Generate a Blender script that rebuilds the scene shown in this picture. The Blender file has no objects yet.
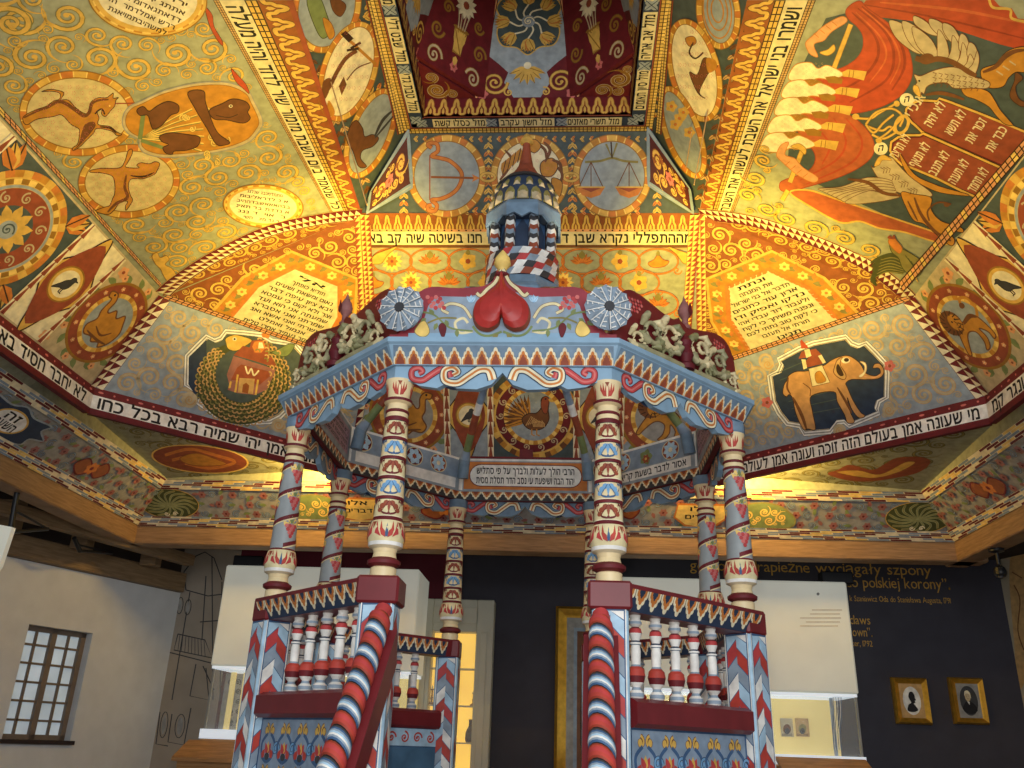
import bpy, math, random
from mathutils import Vector, Matrix
from mathutils.geometry import tessellate_polygon
SC = bpy.context.scene
COL = SC.collection
PI = math.pi
# ---------------------------------------------------------------- camera
CAM = Vector((0.382, -6.06, 1.6)); FPX = 867.57
YAW, PITCH, ROLL = -0.0713, 0.3952, 0.0365
_f = Vector((math.sin(YAW)*math.cos(PITCH), math.cos(YAW)*math.cos(PITCH), math.sin(PITCH)))
_r0 = Vector((math.cos(YAW), -math.sin(YAW), 0)); _u0 = _r0.cross(_f)
_r = _r0*math.cos(ROLL) + _u0*math.sin(ROLL); _u = _u0*math.cos(ROLL) - _r0*math.sin(ROLL)
cam = bpy.data.objects.new('camera', bpy.data.cameras.new('camera')); COL.objects.link(cam)
cam.matrix_world = Matrix(((_r.x, _u.x, -_f.x, CAM.x), (_r.y, _u.y, -_f.y, CAM.y), (_r.z, _u.z, -_f.z, CAM.z), (0, 0, 0, 1)))
cam.data.sensor_width = 36; cam.data.lens = FPX*36/1024; cam.data.clip_start = .05
SC.camera = cam
# ---------------------------------------------------------------- world, lights, exposure
SC.view_settings.view_transform = 'Standard'; SC.view_settings.look = 'None'
SC.view_settings.exposure = 0.0; SC.view_settings.gamma = 1; SC.view_settings.use_curve_mapping = False
W = bpy.data.worlds.new('world'); SC.world = W; W.use_nodes = True
bg = W.node_tree.nodes['Background']; bg.inputs[0].default_value = (.78, .88, 1, 1); bg.inputs[1].default_value = 0.38
def lamp(name, kind, loc, aim, power, color, size=.1, angle=90, blend=.6, size_y=None):
    d = bpy.data.lights.new(name, kind); d.energy = power; d.color = color
    if kind == 'SPOT': d.spot_size = math.radians(angle); d.spot_blend = blend; d.shadow_soft_size = size
    elif kind == 'AREA':
        d.size = size
        if size_y: d.shape = 'RECTANGLE'; d.size_y = size_y
    else: d.shadow_soft_size = size
    o = bpy.data.objects.new(name, d); COL.objects.link(o); o.location = loc
    if aim is not None: o.rotation_euler = (Vector(aim)-Vector(loc)).to_track_quat('-Z', 'Y').to_euler()
    return o
WARM = (1, .69, .11)
# flood lamps standing inside the rim of the canopy, thrown up at the painted vault
for sx in (-1, 1):
    lamp('canopy_flood', 'SPOT', (sx*.9, .8, 4.5), (sx*2.4, 2.4, 6.6), 620, WARM, .06, 72, .75)
    lamp('canopy_flood', 'SPOT', (sx*1.15, -.2, 4.4), (sx*2.9, .2, 6.7), 340, WARM, .06, 108, .85)
    lamp('canopy_flood', 'SPOT', (sx*.45, 1.1, 4.5), (sx*.6, 2.9, 6.5), 85, WARM, .06, 80, .9)
    lamp('dome_fill', 'SPOT', (sx*.5, -.3, 5.0), (0, .5, 8.6), 34, (1, .82, .5), .05, 60, 1)  # added fill spots to brighten the dark dome, no known lamp here
    # lamps hidden behind the lip of the painted cornice
    lamp('cove_lamp', 'AREA', (sx*2.78-.08, 4.40, 4.82), (sx*(2.78+1)-.08, 5.40, 5.6), 60, (1, .62, .14), 1.0, size_y=.04)
    lamp('cove_lamp', 'AREA', (sx*1.7-.08, 4.76, 4.82), (sx*1.7-.08, 5.76, 5.4), 34, (1, .62, .14), .8, size_y=.04)
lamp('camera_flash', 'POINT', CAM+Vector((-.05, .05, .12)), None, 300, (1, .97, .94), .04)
lamp('front_fill', 'AREA', (1.5, -9.5, 4.2), (0, 0, 4.0), 330, (.93, .96, 1), 6, size_y=3)  # soft fill light added behind the camera, from no known window
# ---------------------------------------------------------------- materials
_mats = {}
def lin(c): c /= 255.; return c/12.92 if c <= .04045 else ((c+.055)/1.055)**2.4
PAL = dict(sage=(158,160,134), slate=(152,162,168), teal=(72,84,84), gold=(214,172,84), dgold=(150,108,40), lgold=(236,200,110),
  orange=(200,122,56), dorange=(146,82,40), rust=(146,72,48), red=(182,66,54), maroon=(104,28,34), dmaroon=(74,22,26),
  cream=(232,220,184), white=(232,230,222), ink=(26,24,26), brown=(112,70,40), dbrown=(62,40,26), tan=(196,156,100),
  beige=(190,172,136), olive=(136,126,70), dolive=(72,76,40), leaf=(120,134,84), blue=(112,158,196), dblue=(62,92,128), lblue=(168,200,220),
  navy=(44,58,80), greyblue=(132,150,168), pink=(204,110,104), rose=(186,66,66), grey=(150,148,142), charcoal=(60,60,62),
  ochre=(190,132,50), skin=(196,146,92), bordeaux=(96,20,30), ivory=(222,208,160), steel=(140,156,170), peach=(222,160,110),
  curtain=(178,72,44), dcurtain=(146,56,36), lcurtain=(196,96,56), wood=(186,128,66), dwood=(120,92,62), greenish=(150,156,110), lilac=(170,140,150), parch=(206,188,136), russet=(140,80,44), dusty=(150,98,92), drape=(176,92,54))
def mat(name, rough=.6, noise=.19, scale=13, emit=0, metal=0, col=None, spec=.35):
    key = (name, rough, noise, scale, emit, metal)
    if key in _mats: return _mats[key]
    m = bpy.data.materials.new('paint_'+name); m.use_nodes = True
    nt = m.node_tree; b = nt.nodes['Principled BSDF']
    r, g, bb = [lin(x) for x in (col or PAL[name])]
    tc = nt.nodes.new('ShaderNodeTexCoord'); nz = nt.nodes.new('ShaderNodeTexNoise'); nz.inputs['Scale'].default_value = scale; nz.inputs['Detail'].default_value = 5
    rp = nt.nodes.new('ShaderNodeValToRGB'); e = rp.color_ramp.elements
    e[0].position = .3; e[1].position = .7
    e[0].color = (r*(1-noise), g*(1-noise), bb*(1-noise), 1); e[1].color = (min(1, r*(1+noise)), min(1, g*(1+noise)), min(1, bb*(1+noise)), 1)
    nt.links.new(tc.outputs['Object'], nz.inputs['Vector']); nt.links.new(nz.outputs[0], rp.inputs[0]); nt.links.new(rp.outputs[0], b.inputs['Base Color'])
    b.inputs['Roughness'].default_value = rough; b.inputs['Metallic'].default_value = metal; b.inputs['Specular IOR Level'].default_value = spec
    if emit:
        nt.links.new(rp.outputs[0], b.inputs['Emission Color']); b.inputs['Emission Strength'].default_value = emit
    _mats[key] = m
    return m
# ---------------------------------------------------------------- mesh builder
class MB:
    def __init__(s): s.v = []; s.f = []; s.m = []; s.sm = []; s.mats = []; s.h = .0015
    def mi(s, c):
        m = mat(c) if isinstance(c, str) else c
        if m not in s.mats: s.mats.append(m)
        return s.mats.index(m)
    def add(s, vs, fs, c, smooth=False):
        o = len(s.v); k = s.mi(c); s.v.extend([tuple(x) for x in vs])
        for f in fs: s.f.append(tuple(i+o for i in f)); s.m.append(k); s.sm.append(smooth)
    def build(s, name, parent=None, label=None):
        me = bpy.data.meshes.new(name); me.from_pydata(s.v, [], s.f)
        for m in s.mats: me.materials.append(m)
        me.polygons.foreach_set('material_index', s.m); me.polygons.foreach_set('use_smooth', s.sm); me.update()
        o = bpy.data.objects.new(name, me); COL.objects.link(o)
        if parent is not None:
            o.parent = parent
            o.matrix_parent_inverse = wm(parent).inverted()
        if label: o['label'] = label
        return o
    def box(s, x0, x1, y0, y1, z0, z1, c, M=None):
        vs = [Vector(p) for p in ((x0,y0,z0),(x1,y0,z0),(x1,y1,z0),(x0,y1,z0),(x0,y0,z1),(x1,y0,z1),(x1,y1,z1),(x0,y1,z1))]
        if M is not None: vs = [M @ v for v in vs]
        s.add(vs, [(3,2,1,0),(4,5,6,7),(0,1,5,4),(1,2,6,5),(2,3,7,6),(3,0,4,7)], c)
    def bbox(s, x0, x1, y0, y1, z0, z1, c, M=None, b=.006):
        # box with chamfered edges
        X = (x0, x1); Y = (y0, y1); Z = (z0, z1); vs = []; idx = {}
        for i in (0, 1):
            for j in (0, 1):
                for k in (0, 1):
                    sx, sy, sz = (1-2*i)*b, (1-2*j)*b, (1-2*k)*b
                    for a, p in enumerate(((X[i], Y[j]+sy, Z[k]+sz), (X[i]+sx, Y[j], Z[k]+sz), (X[i]+sx, Y[j]+sy, Z[k]))):
                        idx[i,j,k,a] = len(vs); vs.append(Vector(p) if M is None else M @ Vector(p))
        fs = []
        for i in (0, 1):
            fs.append([idx[i,j,k,0] for j,k in ((0,0),(0,1),(1,1),(1,0))])
            fs.append([idx[j,i,k,1] for j,k in ((0,0),(0,1),(1,1),(1,0))])
            fs.append([idx[j,k,i,2] for j,k in ((0,0),(0,1),(1,1),(1,0))])
            for j in (0, 1):
                fs.append((idx[0,i,j,1], idx[1,i,j,1], idx[1,i,j,2], idx[0,i,j,2]))
                fs.append((idx[i,0,j,0], idx[i,1,j,0], idx[i,1,j,2], idx[i,0,j,2]))
                fs.append((idx[i,j,0,0], idx[i,j,1,0], idx[i,j,1,1], idx[i,j,0,1]))
        for i in (0, 1):
            for j in (0, 1):
                for k in (0, 1): fs.append((idx[i,j,k,0], idx[i,j,k,1], idx[i,j,k,2]))
        s.add(vs, fs, c)
    def lathe(s, prof, cols, n=24, M=None, caps=True):
        # prof: list of (r, z); cols: colour per band or one colour
        M = M or Matrix()
        rings = []
        for r, z in prof: rings.append([M @ Vector((r*math.cos(2*PI*i/n), r*math.sin(2*PI*i/n), z)) for i in range(n)])
        for k in range(len(prof)-1):
            c = cols if not isinstance(cols, list) else cols[k]
            s.add(rings[k]+rings[k+1], [(i, (i+1) % n, n+(i+1) % n, n+i) for i in range(n)], c, True)
        if caps:
            c0 = cols if not isinstance(cols, list) else cols[0]; c1 = cols if not isinstance(cols, list) else cols[-1]
            if prof[0][0] > 1e-4: s.add(rings[0], [tuple(range(n))[::-1]], c0)
            if prof[-1][0] > 1e-4: s.add(rings[-1], [tuple(range(n))], c1)
    def tube(s, pts, r, c, n=10, closed=False):
        pts = [Vector(p) for p in pts]; L = len(pts); rings = []
        up = Vector((0, 0, 1))
        for i, p in enumerate(pts):
            a = pts[i-1] if (i > 0 or closed) else p; b = pts[(i+1) % L] if (i < L-1 or closed) else p
            t = (b-a).normalized(); x = t.cross(up)
            if x.length < .05: x = t.cross(Vector((0, 1, 0)))
            x.normalize(); y = x.cross(t)
            rr = r(i/(L-1)) if callable(r) else r
            rings.append([p + x*rr*math.cos(2*PI*k/n) + y*rr*math.sin(2*PI*k/n) for k in range(n)])
        for i in range(L if closed else L-1):
            cc = c(i/(L-1)) if callable(c) else c
            s.add(rings[i]+rings[(i+1) % L], [(k, (k+1) % n, n+(k+1) % n, n+k) for k in range(n)], cc, True)
        if not closed:
            cc = c(0) if callable(c) else c
            s.add(rings[0], [tuple(range(n))[::-1]], cc); cc = c(1) if callable(c) else c; s.add(rings[-1], [tuple(range(n))], cc)
    def slab(s, pts, n, t, c):
        # polygon (world points) thickened by t along -n
        pts = [Vector(p) for p in pts]; n = Vector(n); k = len(pts)
        tri = tessellate_polygon([pts])
        back = [p - n*t for p in pts]
        s.add(pts, tri, c); s.add(back, [f[::-1] for f in tri], c)
        for i in range(k):
            j = (i+1) % k; s.add([pts[i], pts[j], back[j], back[i]], [(0, 1, 2, 3)], c)
def wm(o):
    return o.matrix_basis if o.parent is None else wm(o.parent) @ o.matrix_parent_inverse @ o.matrix_basis
def empty(name, loc=(0, 0, 0), label=None, cat=None, group=None, kind=None, parent=None):
    o = bpy.data.objects.new(name, None); COL.objects.link(o); o.location = loc; o.empty_display_size = .1
    if parent is not None: o.parent = parent; o.matrix_parent_inverse = wm(parent).inverted()
    return tag(o, label, cat, group, kind)
def tag(o, label=None, cat=None, group=None, kind=None):
    if label: o['label'] = label
    if cat: o['category'] = cat
    if group: o['group'] = group
    if kind: o['kind'] = kind
    return o
# ---------------------------------------------------------------- rays from the photograph's frame to real planes
def ray(px, py): return (_f*FPX + _r*(px-512) - _u*(py-384)).normalized()
def hit(px, py, O, N):
    d = ray(px, py); return CAM + d*((Vector(O)-CAM).dot(Vector(N))/d.dot(Vector(N)))
def at(px, py, Y): return hit(px, py, (0, Y, 0), (0, 1, 0))
def atx(px, py, X): return hit(px, py, (X, 0, 0), (1, 0, 0))
def atz(px, py, Z): return hit(px, py, (0, 0, Z), (0, 0, 1))
def proj(P):
    q = Vector(P)-CAM; return 512+FPX*q.dot(_r)/q.dot(_f), 384-FPX*q.dot(_u)/q.dot(_f)
# ---------------------------------------------------------------- lettering
def inpoly(x, y, P):
    c = False; j = len(P)-1
    for i in range(len(P)):
        if (P[i][1] > y) != (P[j][1] > y) and x < (P[j][0]-P[i][0])*(y-P[i][1])/(P[j][1]-P[i][1])+P[i][0]: c = not c
        j = i
    return c
HEB = 'אבגדהוזחטיכךלמםנןסעפףצץקרשת"\'׳.'
GL = {}
def glyphs(chars, w=.022):
    """outlines of the letters, filled contour by contour; Hebrew is drawn a little bolder"""
    obs = []
    for ch in chars:
        cu = bpy.data.curves.new('glyph', 'FONT'); cu.body = ch; cu.size = 1; cu.resolution_u = 2; cu.fill_mode = 'NONE'
        o = bpy.data.objects.new('glyph', cu); COL.objects.link(o); obs.append((ch, o))
    bpy.context.view_layer.update()
    dg = bpy.context.evaluated_depsgraph_get()
    for ch, o in obs:
        ev = o.evaluated_get(dg); me = ev.to_mesh()
        vs = [(v.co.x, v.co.y) for v in me.vertices]; nx = {}
        for e in me.edges: i, j = e.vertices; nx.setdefault(i, []).append(j); nx.setdefault(j, []).append(i)
        ev.to_mesh_clear(); seen = set(); loops = []
        for i in sorted(nx):
            if i in seen: continue
            L = [i]; seen.add(i); c = i
            while True:
                n = [j for j in nx[c] if j not in seen]
                if not n: break
                c = min(n, key=lambda j: abs(j-c-1)); seen.add(c); L.append(c)
            if len(L) > 2: loops.append([vs[k] for k in L])
        if not loops: continue
        hole = []
        for k, L in enumerate(loops): hole.append(sum(1 for m, Q in enumerate(loops) if m != k and all(inpoly(p[0], p[1], Q) for p in L)) % 2 == 1)
        V = []; T = []
        for k, L in enumerate(loops):
            if hole[k]: continue
            G = [L]+[Q for m, Q in enumerate(loops) if hole[m] and inpoly(Q[0][0], Q[0][1], L)]
            tri = tessellate_polygon([[Vector((p[0], p[1], 0)) for p in Q] for Q in G]); o_ = len(V); V += [p for Q in G for p in Q]; T += [tuple(i+o_ for i in f) for f in tri]
            if ch in HEB:
                for Q in G:
                    q = [Q[0]]
                    for p in Q[1:]:
                        if math.hypot(p[0]-q[-1][0], p[1]-q[-1][1]) > .03: q.append(p)
                    for i in range(len(q)):
                        a, b = q[i-1], q[i]; dx, dy = b[0]-a[0], b[1]-a[1]; d = math.hypot(dx, dy)
                        if d < 1e-4: continue
                        dx, dy = dx/d*w, dy/d*w; o_ = len(V)
                        V += [(a[0]-dx*.6-dy, a[1]-dy*.6+dx), (b[0]+dx*.6-dy, b[1]+dy*.6+dx), (b[0]+dx*.6+dy, b[1]+dy*.6-dx), (a[0]-dx*.6+dy, a[1]-dy*.6-dx)]; T.append((o_, o_+1, o_+2, o_+3))
        x0 = min(v[0] for v in V); x1 = max(v[0] for v in V); GL[ch] = ([(v[0]-x0, v[1]) for v in V], T, x1-x0)
    for ch, o in obs:
        cu = o.data; bpy.data.objects.remove(o); bpy.data.curves.remove(cu)
LAT = 'aąbcćdeęfghijklłmnńoópqrsśtuwyzżźABCDEFGHIJKLMNOPRSTUWZ0123456789".,”„'
glyphs(HEB+LAT)
_hh = max(v[1] for v in GL['ה'][0])
# ---------------------------------------------------------------- painting on surfaces
def crs(pts, closed=True, n=5):
    out = []; L = len(pts)
    for i in range(L if closed else L-1):
        p0 = pts[(i-1) % L] if closed or i > 0 else pts[0]; p1 = pts[i]; p2 = pts[(i+1) % L]; p3 = pts[(i+2) % L] if closed or i+2 < L else pts[-1]
        for k in range(n):
            t = k/n; t2 = t*t; t3 = t2*t
            out.append(tuple(.5*((2*p1[a]) + (-p0[a]+p2[a])*t + (2*p0[a]-5*p1[a]+4*p2[a]-p3[a])*t2 + (-p0[a]+3*p1[a]-3*p2[a]+p3[a])*t3) for a in (0, 1)))
    if not closed: out.append(tuple(pts[-1]))
    return out
def ellp(cx, cy, rx, ry, rot=0, n=40):
    c, s_ = math.cos(math.radians(rot)), math.sin(math.radians(rot))
    return [(cx+rx*math.cos(2*PI*i/n)*c-ry*math.sin(2*PI*i/n)*s_, cy+rx*math.cos(2*PI*i/n)*s_+ry*math.sin(2*PI*i/n)*c) for i in range(n)]
class Paint:
    DH = .00003
    def __init__(s, mb, mapf): s.mb = mb; s.mapf = mapf
    def up(s, k=1): s.mb.h += s.DH*k; return s.mb.h
    def poly(s, pts, c, sm=False, closed=True):
        if sm: pts = crs(pts)
        h = s.up(); P = [Vector((p[0], p[1], 0)) for p in pts]
        try: tri = tessellate_polygon([P])
        except Exception: return
        s.mb.add([s.mapf(p[0], p[1], h) for p in pts], tri, c)
    def rect(s, x0, x1, y0, y1, c, n=1):
        h = s.up(); vs = []; fs = []
        for i in range(n+1):
            x = x0+(x1-x0)*i/n; vs += [s.mapf(x, y0, h), s.mapf(x, y1, h)]
        for i in range(n): fs.append((2*i, 2*i+2, 2*i+3, 2*i+1))
        s.mb.add(vs, fs, c)
    def ell(s, cx, cy, rx, ry, c, rot=0, n=40): s.poly(ellp(cx, cy, rx, ry, rot, n), c)
    def rib(s, pts, w, c, closed=False, h=None):
        L = len(pts); vs = []; h = s.up() if h is None else h
        if L < 2: return
        for i, p in enumerate(pts):
            a = pts[i-1] if (i > 0 or closed) else p; b = pts[(i+1) % L] if (i < L-1 or closed) else p
            dx, dy = b[0]-a[0], b[1]-a[1]; d = math.hypot(dx, dy) or 1; ww = (w(i/(L-1)) if callable(w) else w)/2
            nx, ny = -dy/d*ww, dx/d*ww; hh = h+.00001*i/L
            vs += [s.mapf(p[0]+nx, p[1]+ny, hh), s.mapf(p[0]-nx, p[1]-ny, hh)]
        n = L if closed else L-1
        s.mb.add(vs, [(2*i, 2*((i+1) % L), 2*((i+1) % L)+1, 2*i+1) for i in range(n)], c)
    def line(s, pts, w, c, sm=True, taper=False, closed=False, n=6):
        if sm: pts = crs(pts, closed, n)
        s.rib(pts, (lambda t: w*(.25+.75*math.sin(PI*min(1, max(0, .08+.84*t))))) if taper else w, c, closed)
    def ring(s, cx, cy, rx, ry, w, c, rot=0, n=48): s.rib(ellp(cx, cy, rx, ry, rot, n), w, c, True)
    def dring(s, cx, cy, rx, ry, w, cs, rot=0, n=24, gap=None):
        if gap: s.ring(cx, cy, rx, ry, w*1.25, gap, rot)
        P = ellp(cx, cy, rx, ry, rot, n*4); h = s.up()
        for k in range(n):
            seg = [P[(k*4+j) % (n*4)] for j in range(5 if not gap else 4)]
            s.rib(seg, w, cs[k % len(cs)], h=h)
    def spiral(s, cx, cy, R, a0, turns, d, w, c, c2=None, n=16):
        N = max(10, int(n*turns)); pts = []
        for i in range(N+1):
            t = i/N; a = a0+d*turns*2*PI*t; r = R*(1-.88*t**.8)
            pts.append((cx+r*math.cos(a), cy+r*math.sin(a)))
        if c2: s.rib(pts, lambda t: w*1.6*(1-.45*t), c2)
        s.rib(pts, lambda t: w*(1-.4*t), c)
        s.ell(pts[-1][0], pts[-1][1], w*.8, w*.8, c, n=8)
        return pts
    def leaf(s, x, y, a, L, wd, c, c2=None):
        ca, sa = math.cos(a), math.sin(a)
        q = [(0, 0), (.3, .5), (.65, .42), (1, 0), (.65, -.42), (.3, -.5)]
        p = [(x+L*u*ca-wd*v*sa, y+L*u*sa+wd*v*ca) for u, v in q]
        s.poly(p, c)
        if c2: s.rib([p[0], p[3]], wd*.12, c2)
    def scrolls(s, region, excl, r0, r1, c, c2, seed=1, w=.13, extra=None, tries=900, leaf=True):
        rnd = random.Random(seed)
        xs = [p[0] for p in region]; ys = [p[1] for p in region]; cs = []
        for k in range(tries):
            r = r1-(r1-r0)*min(1, k/(tries*.75)); x = rnd.uniform(min(xs), max(xs)); y = rnd.uniform(min(ys), max(ys))
            if not inpoly(x, y, region): continue
            if any(not inpoly(x+r*.9*math.cos(a), y+r*.9*math.sin(a), region) for a in (0, 1.05, 2.1, 3.14, 4.2, 5.25)): continue
            if any(inpoly(x, y, e) or min(math.hypot(p[0]-x, p[1]-y) for p in e) < r*.95 for e in excl if not isinstance(e[0], float)): continue
            if any(((x-e[0])/(e[2]+r))**2+((y-e[1])/(e[3]+r))**2 < 1 for e in excl if isinstance(e[0], float)): continue
            if any(math.hypot(x-q[0], y-q[1]) < (r+q[2])*.85 for q in cs): continue
            cs.append((x, y, r))
        h_ = s.mb.h
        for x, y, r in cs:
            s.mb.h = h_; best = sorted(cs, key=lambda q: math.hypot(q[0]-x, q[1]-y)-q[2])[1:3]
            d = rnd.choice((-1, 1)); a0 = rnd.uniform(0, 2*PI)
            for q in best[:1]:
                a0 = math.atan2(q[1]-y, q[0]-x)
                st = (x+r*math.cos(a0), y+r*math.sin(a0)); en = (q[0]-q[2]*math.cos(a0+.9), q[1]-q[2]*math.sin(a0+.9))
            s.spiral(x, y, r*.92, a0, 1.75, d, r*w*1.5, c, c2)
            # stem sweeping off the scroll along its tangent
            P = []
            for i in range(9):
                a = a0-d*i*.16; rr = r*(.92+.05*i)
                P.append((x+rr*math.cos(a), y+rr*math.sin(a)))
            s.rib(P, lambda t: r*w*1.5*(1-.8*t), c)
            if leaf:
                for k in range(4):
                    a = a0+d*(.9+k*1.35); rr = r*(.9-.12*k)
                    s.leaf(x+rr*math.cos(a), y+rr*math.sin(a), a+d*2.3, r*.42, r*.2, c)
                if extra:
                    s.flower(x, y, r*.3, extra[0], extra[1], 6)
        s.mb.h = h_+30*s.DH
        return cs
    def flower(s, x, y, r, c, cc, n=6, a0=0, sl=1.0):
        for k in range(n):
            a = a0+2*PI*k/n; s.leaf(x+.2*r*math.cos(a), y+.2*r*math.sin(a), a, r*.85, r*.75*sl*6/n, c)
        s.ell(x, y, r*.28, r*.28, cc, n=12)
    def text(s, body, x, y, w, hgt, c, ex=(1, 0), ey=(0, 1), rtl=True, sp=.09, norm=True):
        # w: total length the line fills, hgt: letter height
        k = hgt/_hh if rtl else hgt
        seq = body[::-1] if rtl else body
        adv = []; tot = 0
        for ch in seq:
            g = GL.get(ch); a = (.32 if g is None else g[2]+sp); adv.append((ch, tot)); tot += a
        kx = w/tot if w else k; h = s.up()
        for ch, X in adv:
            g = GL.get(ch)
            if not g: continue
            s.mb.add([s.mapf(x+ex[0]*kx*(X+a)+ey[0]*k*b, y+ex[1]*kx*(X+a)+ey[1]*k*b, h) for a, b in g[0]], g[1], c)
        return tot*kx
    def tri(s, path, w, n, ca, cb, cm=None, one=False):
        # band of two rows of pointed triangles along a path
        s.rib(path, w, ca)
        D = [0]
        for i in range(1, len(path)): D.append(D[-1]+math.hypot(path[i][0]-path[i-1][0], path[i][1]-path[i-1][1]))
        def pt(d, o):
            d = min(max(d, 0), D[-1]-1e-6); i = max(k for k in range(len(D)) if D[k] <= d); i = min(i, len(path)-2)
            t = (d-D[i])/(D[i+1]-D[i]); dx, dy = path[i+1][0]-path[i][0], path[i+1][1]-path[i][1]; L = math.hypot(dx, dy)
            return (path[i][0]+dx*t-dy/L*o, path[i][1]+dy*t+dx/L*o)
        st = D[-1]/n; h = s.up(); Z = lambda p: s.mapf(p[0], p[1], h)
        for k in range(n):
            for o0, o1 in (((-.46*w, .46*w),) if one else ((-.46*w, -.03*w), (.03*w, .46*w))):
                s.mb.add([Z(pt(k*st, o0)), Z(pt((k+.96)*st, (o0+o1)/2 if False else o0)), Z(pt((k+.02)*st, o1))], [(0, 1, 2)], cb)
        if cm: s.rib(path, w*.07, cm)
    def flames(s, L, Wd, n, c, c2, y0=0):
        # serpentine of pointed loops filling 0..L by y0..y0+Wd
        p = L/n; h1 = s.up(); h2 = s.up(2)
        for k in range(n):
            x = (k+.5)*p
            pts = [(x-.5*p, y0+.12*Wd), (x-.32*p, y0+.18*Wd), (x-.3*p, y0+.42*Wd), (x-.16*p, y0+.58*Wd), (x-.13*p, y0+.78*Wd), (x, y0+.98*Wd)]
            pts += [(2*x-a, b) for a, b in pts[-2::-1]]
            P = crs(pts, False, 3)
            s.rib(P, p*.3, c2, h=h1); s.rib(P, p*.19, c, h=h2)
            s.leaf(x, y0+.12*Wd, PI/2, Wd*.4, p*.22, c)
    def ladder(s, L, Wd, n, base, c, c2=None):
        s.rect(0, L, 0, Wd, base); p = L/n; h = s.up()
        for k in range(n):
            for y0, y1 in ((.12, .44), (.56, .88)):
                x0 = (k+.08)*p; x1 = (k+.9)*p
                cc = c2 if c2 and k % 4 == 3 else c
                s.mb.add([s.mapf(x0, y0*Wd, h), s.mapf(x1, y0*Wd, h), s.mapf(x1, y1*Wd, h), s.mapf(x0, y1*Wd, h)], [(0, 1, 2, 3)], cc)
    def steps(s, L, Wd, cell, cols, rows=5, amp=3, base='cream'):
        s.rect(0, L, 0, Wd, base); h = s.up(); q = Wd/rows
        for r in range(rows):
            off = (r % 2)*.5*cell
            k = -3
            while k*cell < L+cell:
                x0 = k*cell+off; x1 = x0+cell*.94
                x0 = max(0, x0); x1 = min(L, x1)
                if x1 > x0:
                    cc = cols[(k+(r if r < 3 else 5-r)) % len(cols)]
                    s.mb.add([s.mapf(x0, (r+.06)*q, h), s.mapf(x1, (r+.06)*q, h), s.mapf(x1, (r+.9)*q, h), s.mapf(x0, (r+.9)*q, h)], [(0, 1, 2, 3)], cc)
                k += 1
    def scallop(s, L, Wd, n, cols, y0=0):
        # row of stacked tongues, three nested outlines
        p = L/n
        for j, (c, f) in enumerate(cols):
            h = s.up()
            for k in range(n):
                x = (k+.5)*p; a = .5*p*f; t = y0+Wd*f*.96
                H_ = t-y0; half = [(-1, 0), (-1, .30), (-.9, .42), (-.7, .46), (-.66, .64), (-.52, .74), (-.36, .74), (-.28, .9), (-.12, .99)]
                pts = [(x+a*u, y0+H_*v) for u, v in half+[(-u, v) for u, v in half[::-1]]]
                s.mb.add([s.mapf(u, v, h) for u, v in pts], [(i, i+1, 16-i, 17-i) for i in range(8)], c)
    def blob(s, pts, c, oc=None, ow=.6, sm=True):
        P = crs(pts) if sm else pts
        s.poly(P, c)
        if oc: s.rib(P, ow, oc, True)
class Facet:
    """flat painted board: world corner points, first edge gives the u axis; the normal looks into the hall"""
    def __init__(s, pts, toward=(0, 0, 4.4), base='sage', thick=.05, mb=None, front=True):
        pts = [Vector(p) for p in pts]; s.O = pts[0]; s.U = (pts[1]-pts[0]).normalized()
        n = s.U.cross(pts[2]-pts[0]).normalized()
        if n.dot(Vector(toward)-s.O) < 0: n = -n
        s.N = n; s.V = n.cross(s.U)
        s.mb = mb or MB()
        if base: s.mb.slab(pts, n, thick, base)
        s.pts = [s.l3(p) for p in pts]
        s.L = Paint(s.mb, lambda u, v, h: s.O+s.U*u+s.V*v+s.N*h)
        s.X = Paint(s.mb, lambda x, y, h: hit(x, y, s.O, s.N)+s.N*h)
    def l3(s, P): d = Vector(P)-s.O; return (d.dot(s.U), d.dot(s.V))
    def px(s, x, y): return s.l3(hit(x, y, s.O, s.N))
    def sub(s, a0, a1, b1, b0, px=False):
        """strip a0-a1 (lower edge) to b0-b1 (upper edge) as its own rectangle; returns painter, length, width"""
        if px: a0, a1, b1, b0 = [s.px(*p) for p in (a0, a1, b1, b0)]
        L = .5*(math.hypot(a1[0]-a0[0], a1[1]-a0[1])+math.hypot(b1[0]-b0[0], b1[1]-b0[1]))
        Wd = .5*(math.hypot(b0[0]-a0[0], b0[1]-a0[1])+math.hypot(b1[0]-a1[0], b1[1]-a1[1]))
        def f(x, y, h):
            t = x/L; k = y/Wd
            u = (a0[0]*(1-t)+a1[0]*t)*(1-k)+(b0[0]*(1-t)+b1[0]*t)*k; v = (a0[1]*(1-t)+a1[1]*t)*(1-k)+(b0[1]*(1-t)+b1[1]*t)*k
            return s.O+s.U*u+s.V*v+s.N*h
        return Paint(s.mb, f), L, Wd
# ================================================================ ceiling
OX = -.08
ceil = empty('ceiling', (OX, 0, 4.0), 'painted wooden vault rising in tiers over the hall, covered in scrolls, beasts and Hebrew texts', 'ceiling', kind='structure')
def Pt(x, y, z): return Vector((x+OX, y, z))
WB, ZB = 4.96, 4.78
C0, C1, CW, CA = 4.72, 5.02, 4.647, 2.32
DW, DA, DZ = 3.969, 2.06, 5.975
EW, EZ, FW, FZ = 1.815, 6.873, 1.302, 7.539
NEAR = -3.4
Y2 = ('gold', 'lgold')
def M2(p, sx): return Pt(p[0]*sx, p[1], p[2])
def lipsum(n, seed):
    rnd = random.Random(seed); return [''.join(rnd.choice('אבגדהוילמנרשת') if rnd.random() > .17 else ' ' for _ in range(n)).strip() for _ in range(40)]
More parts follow.
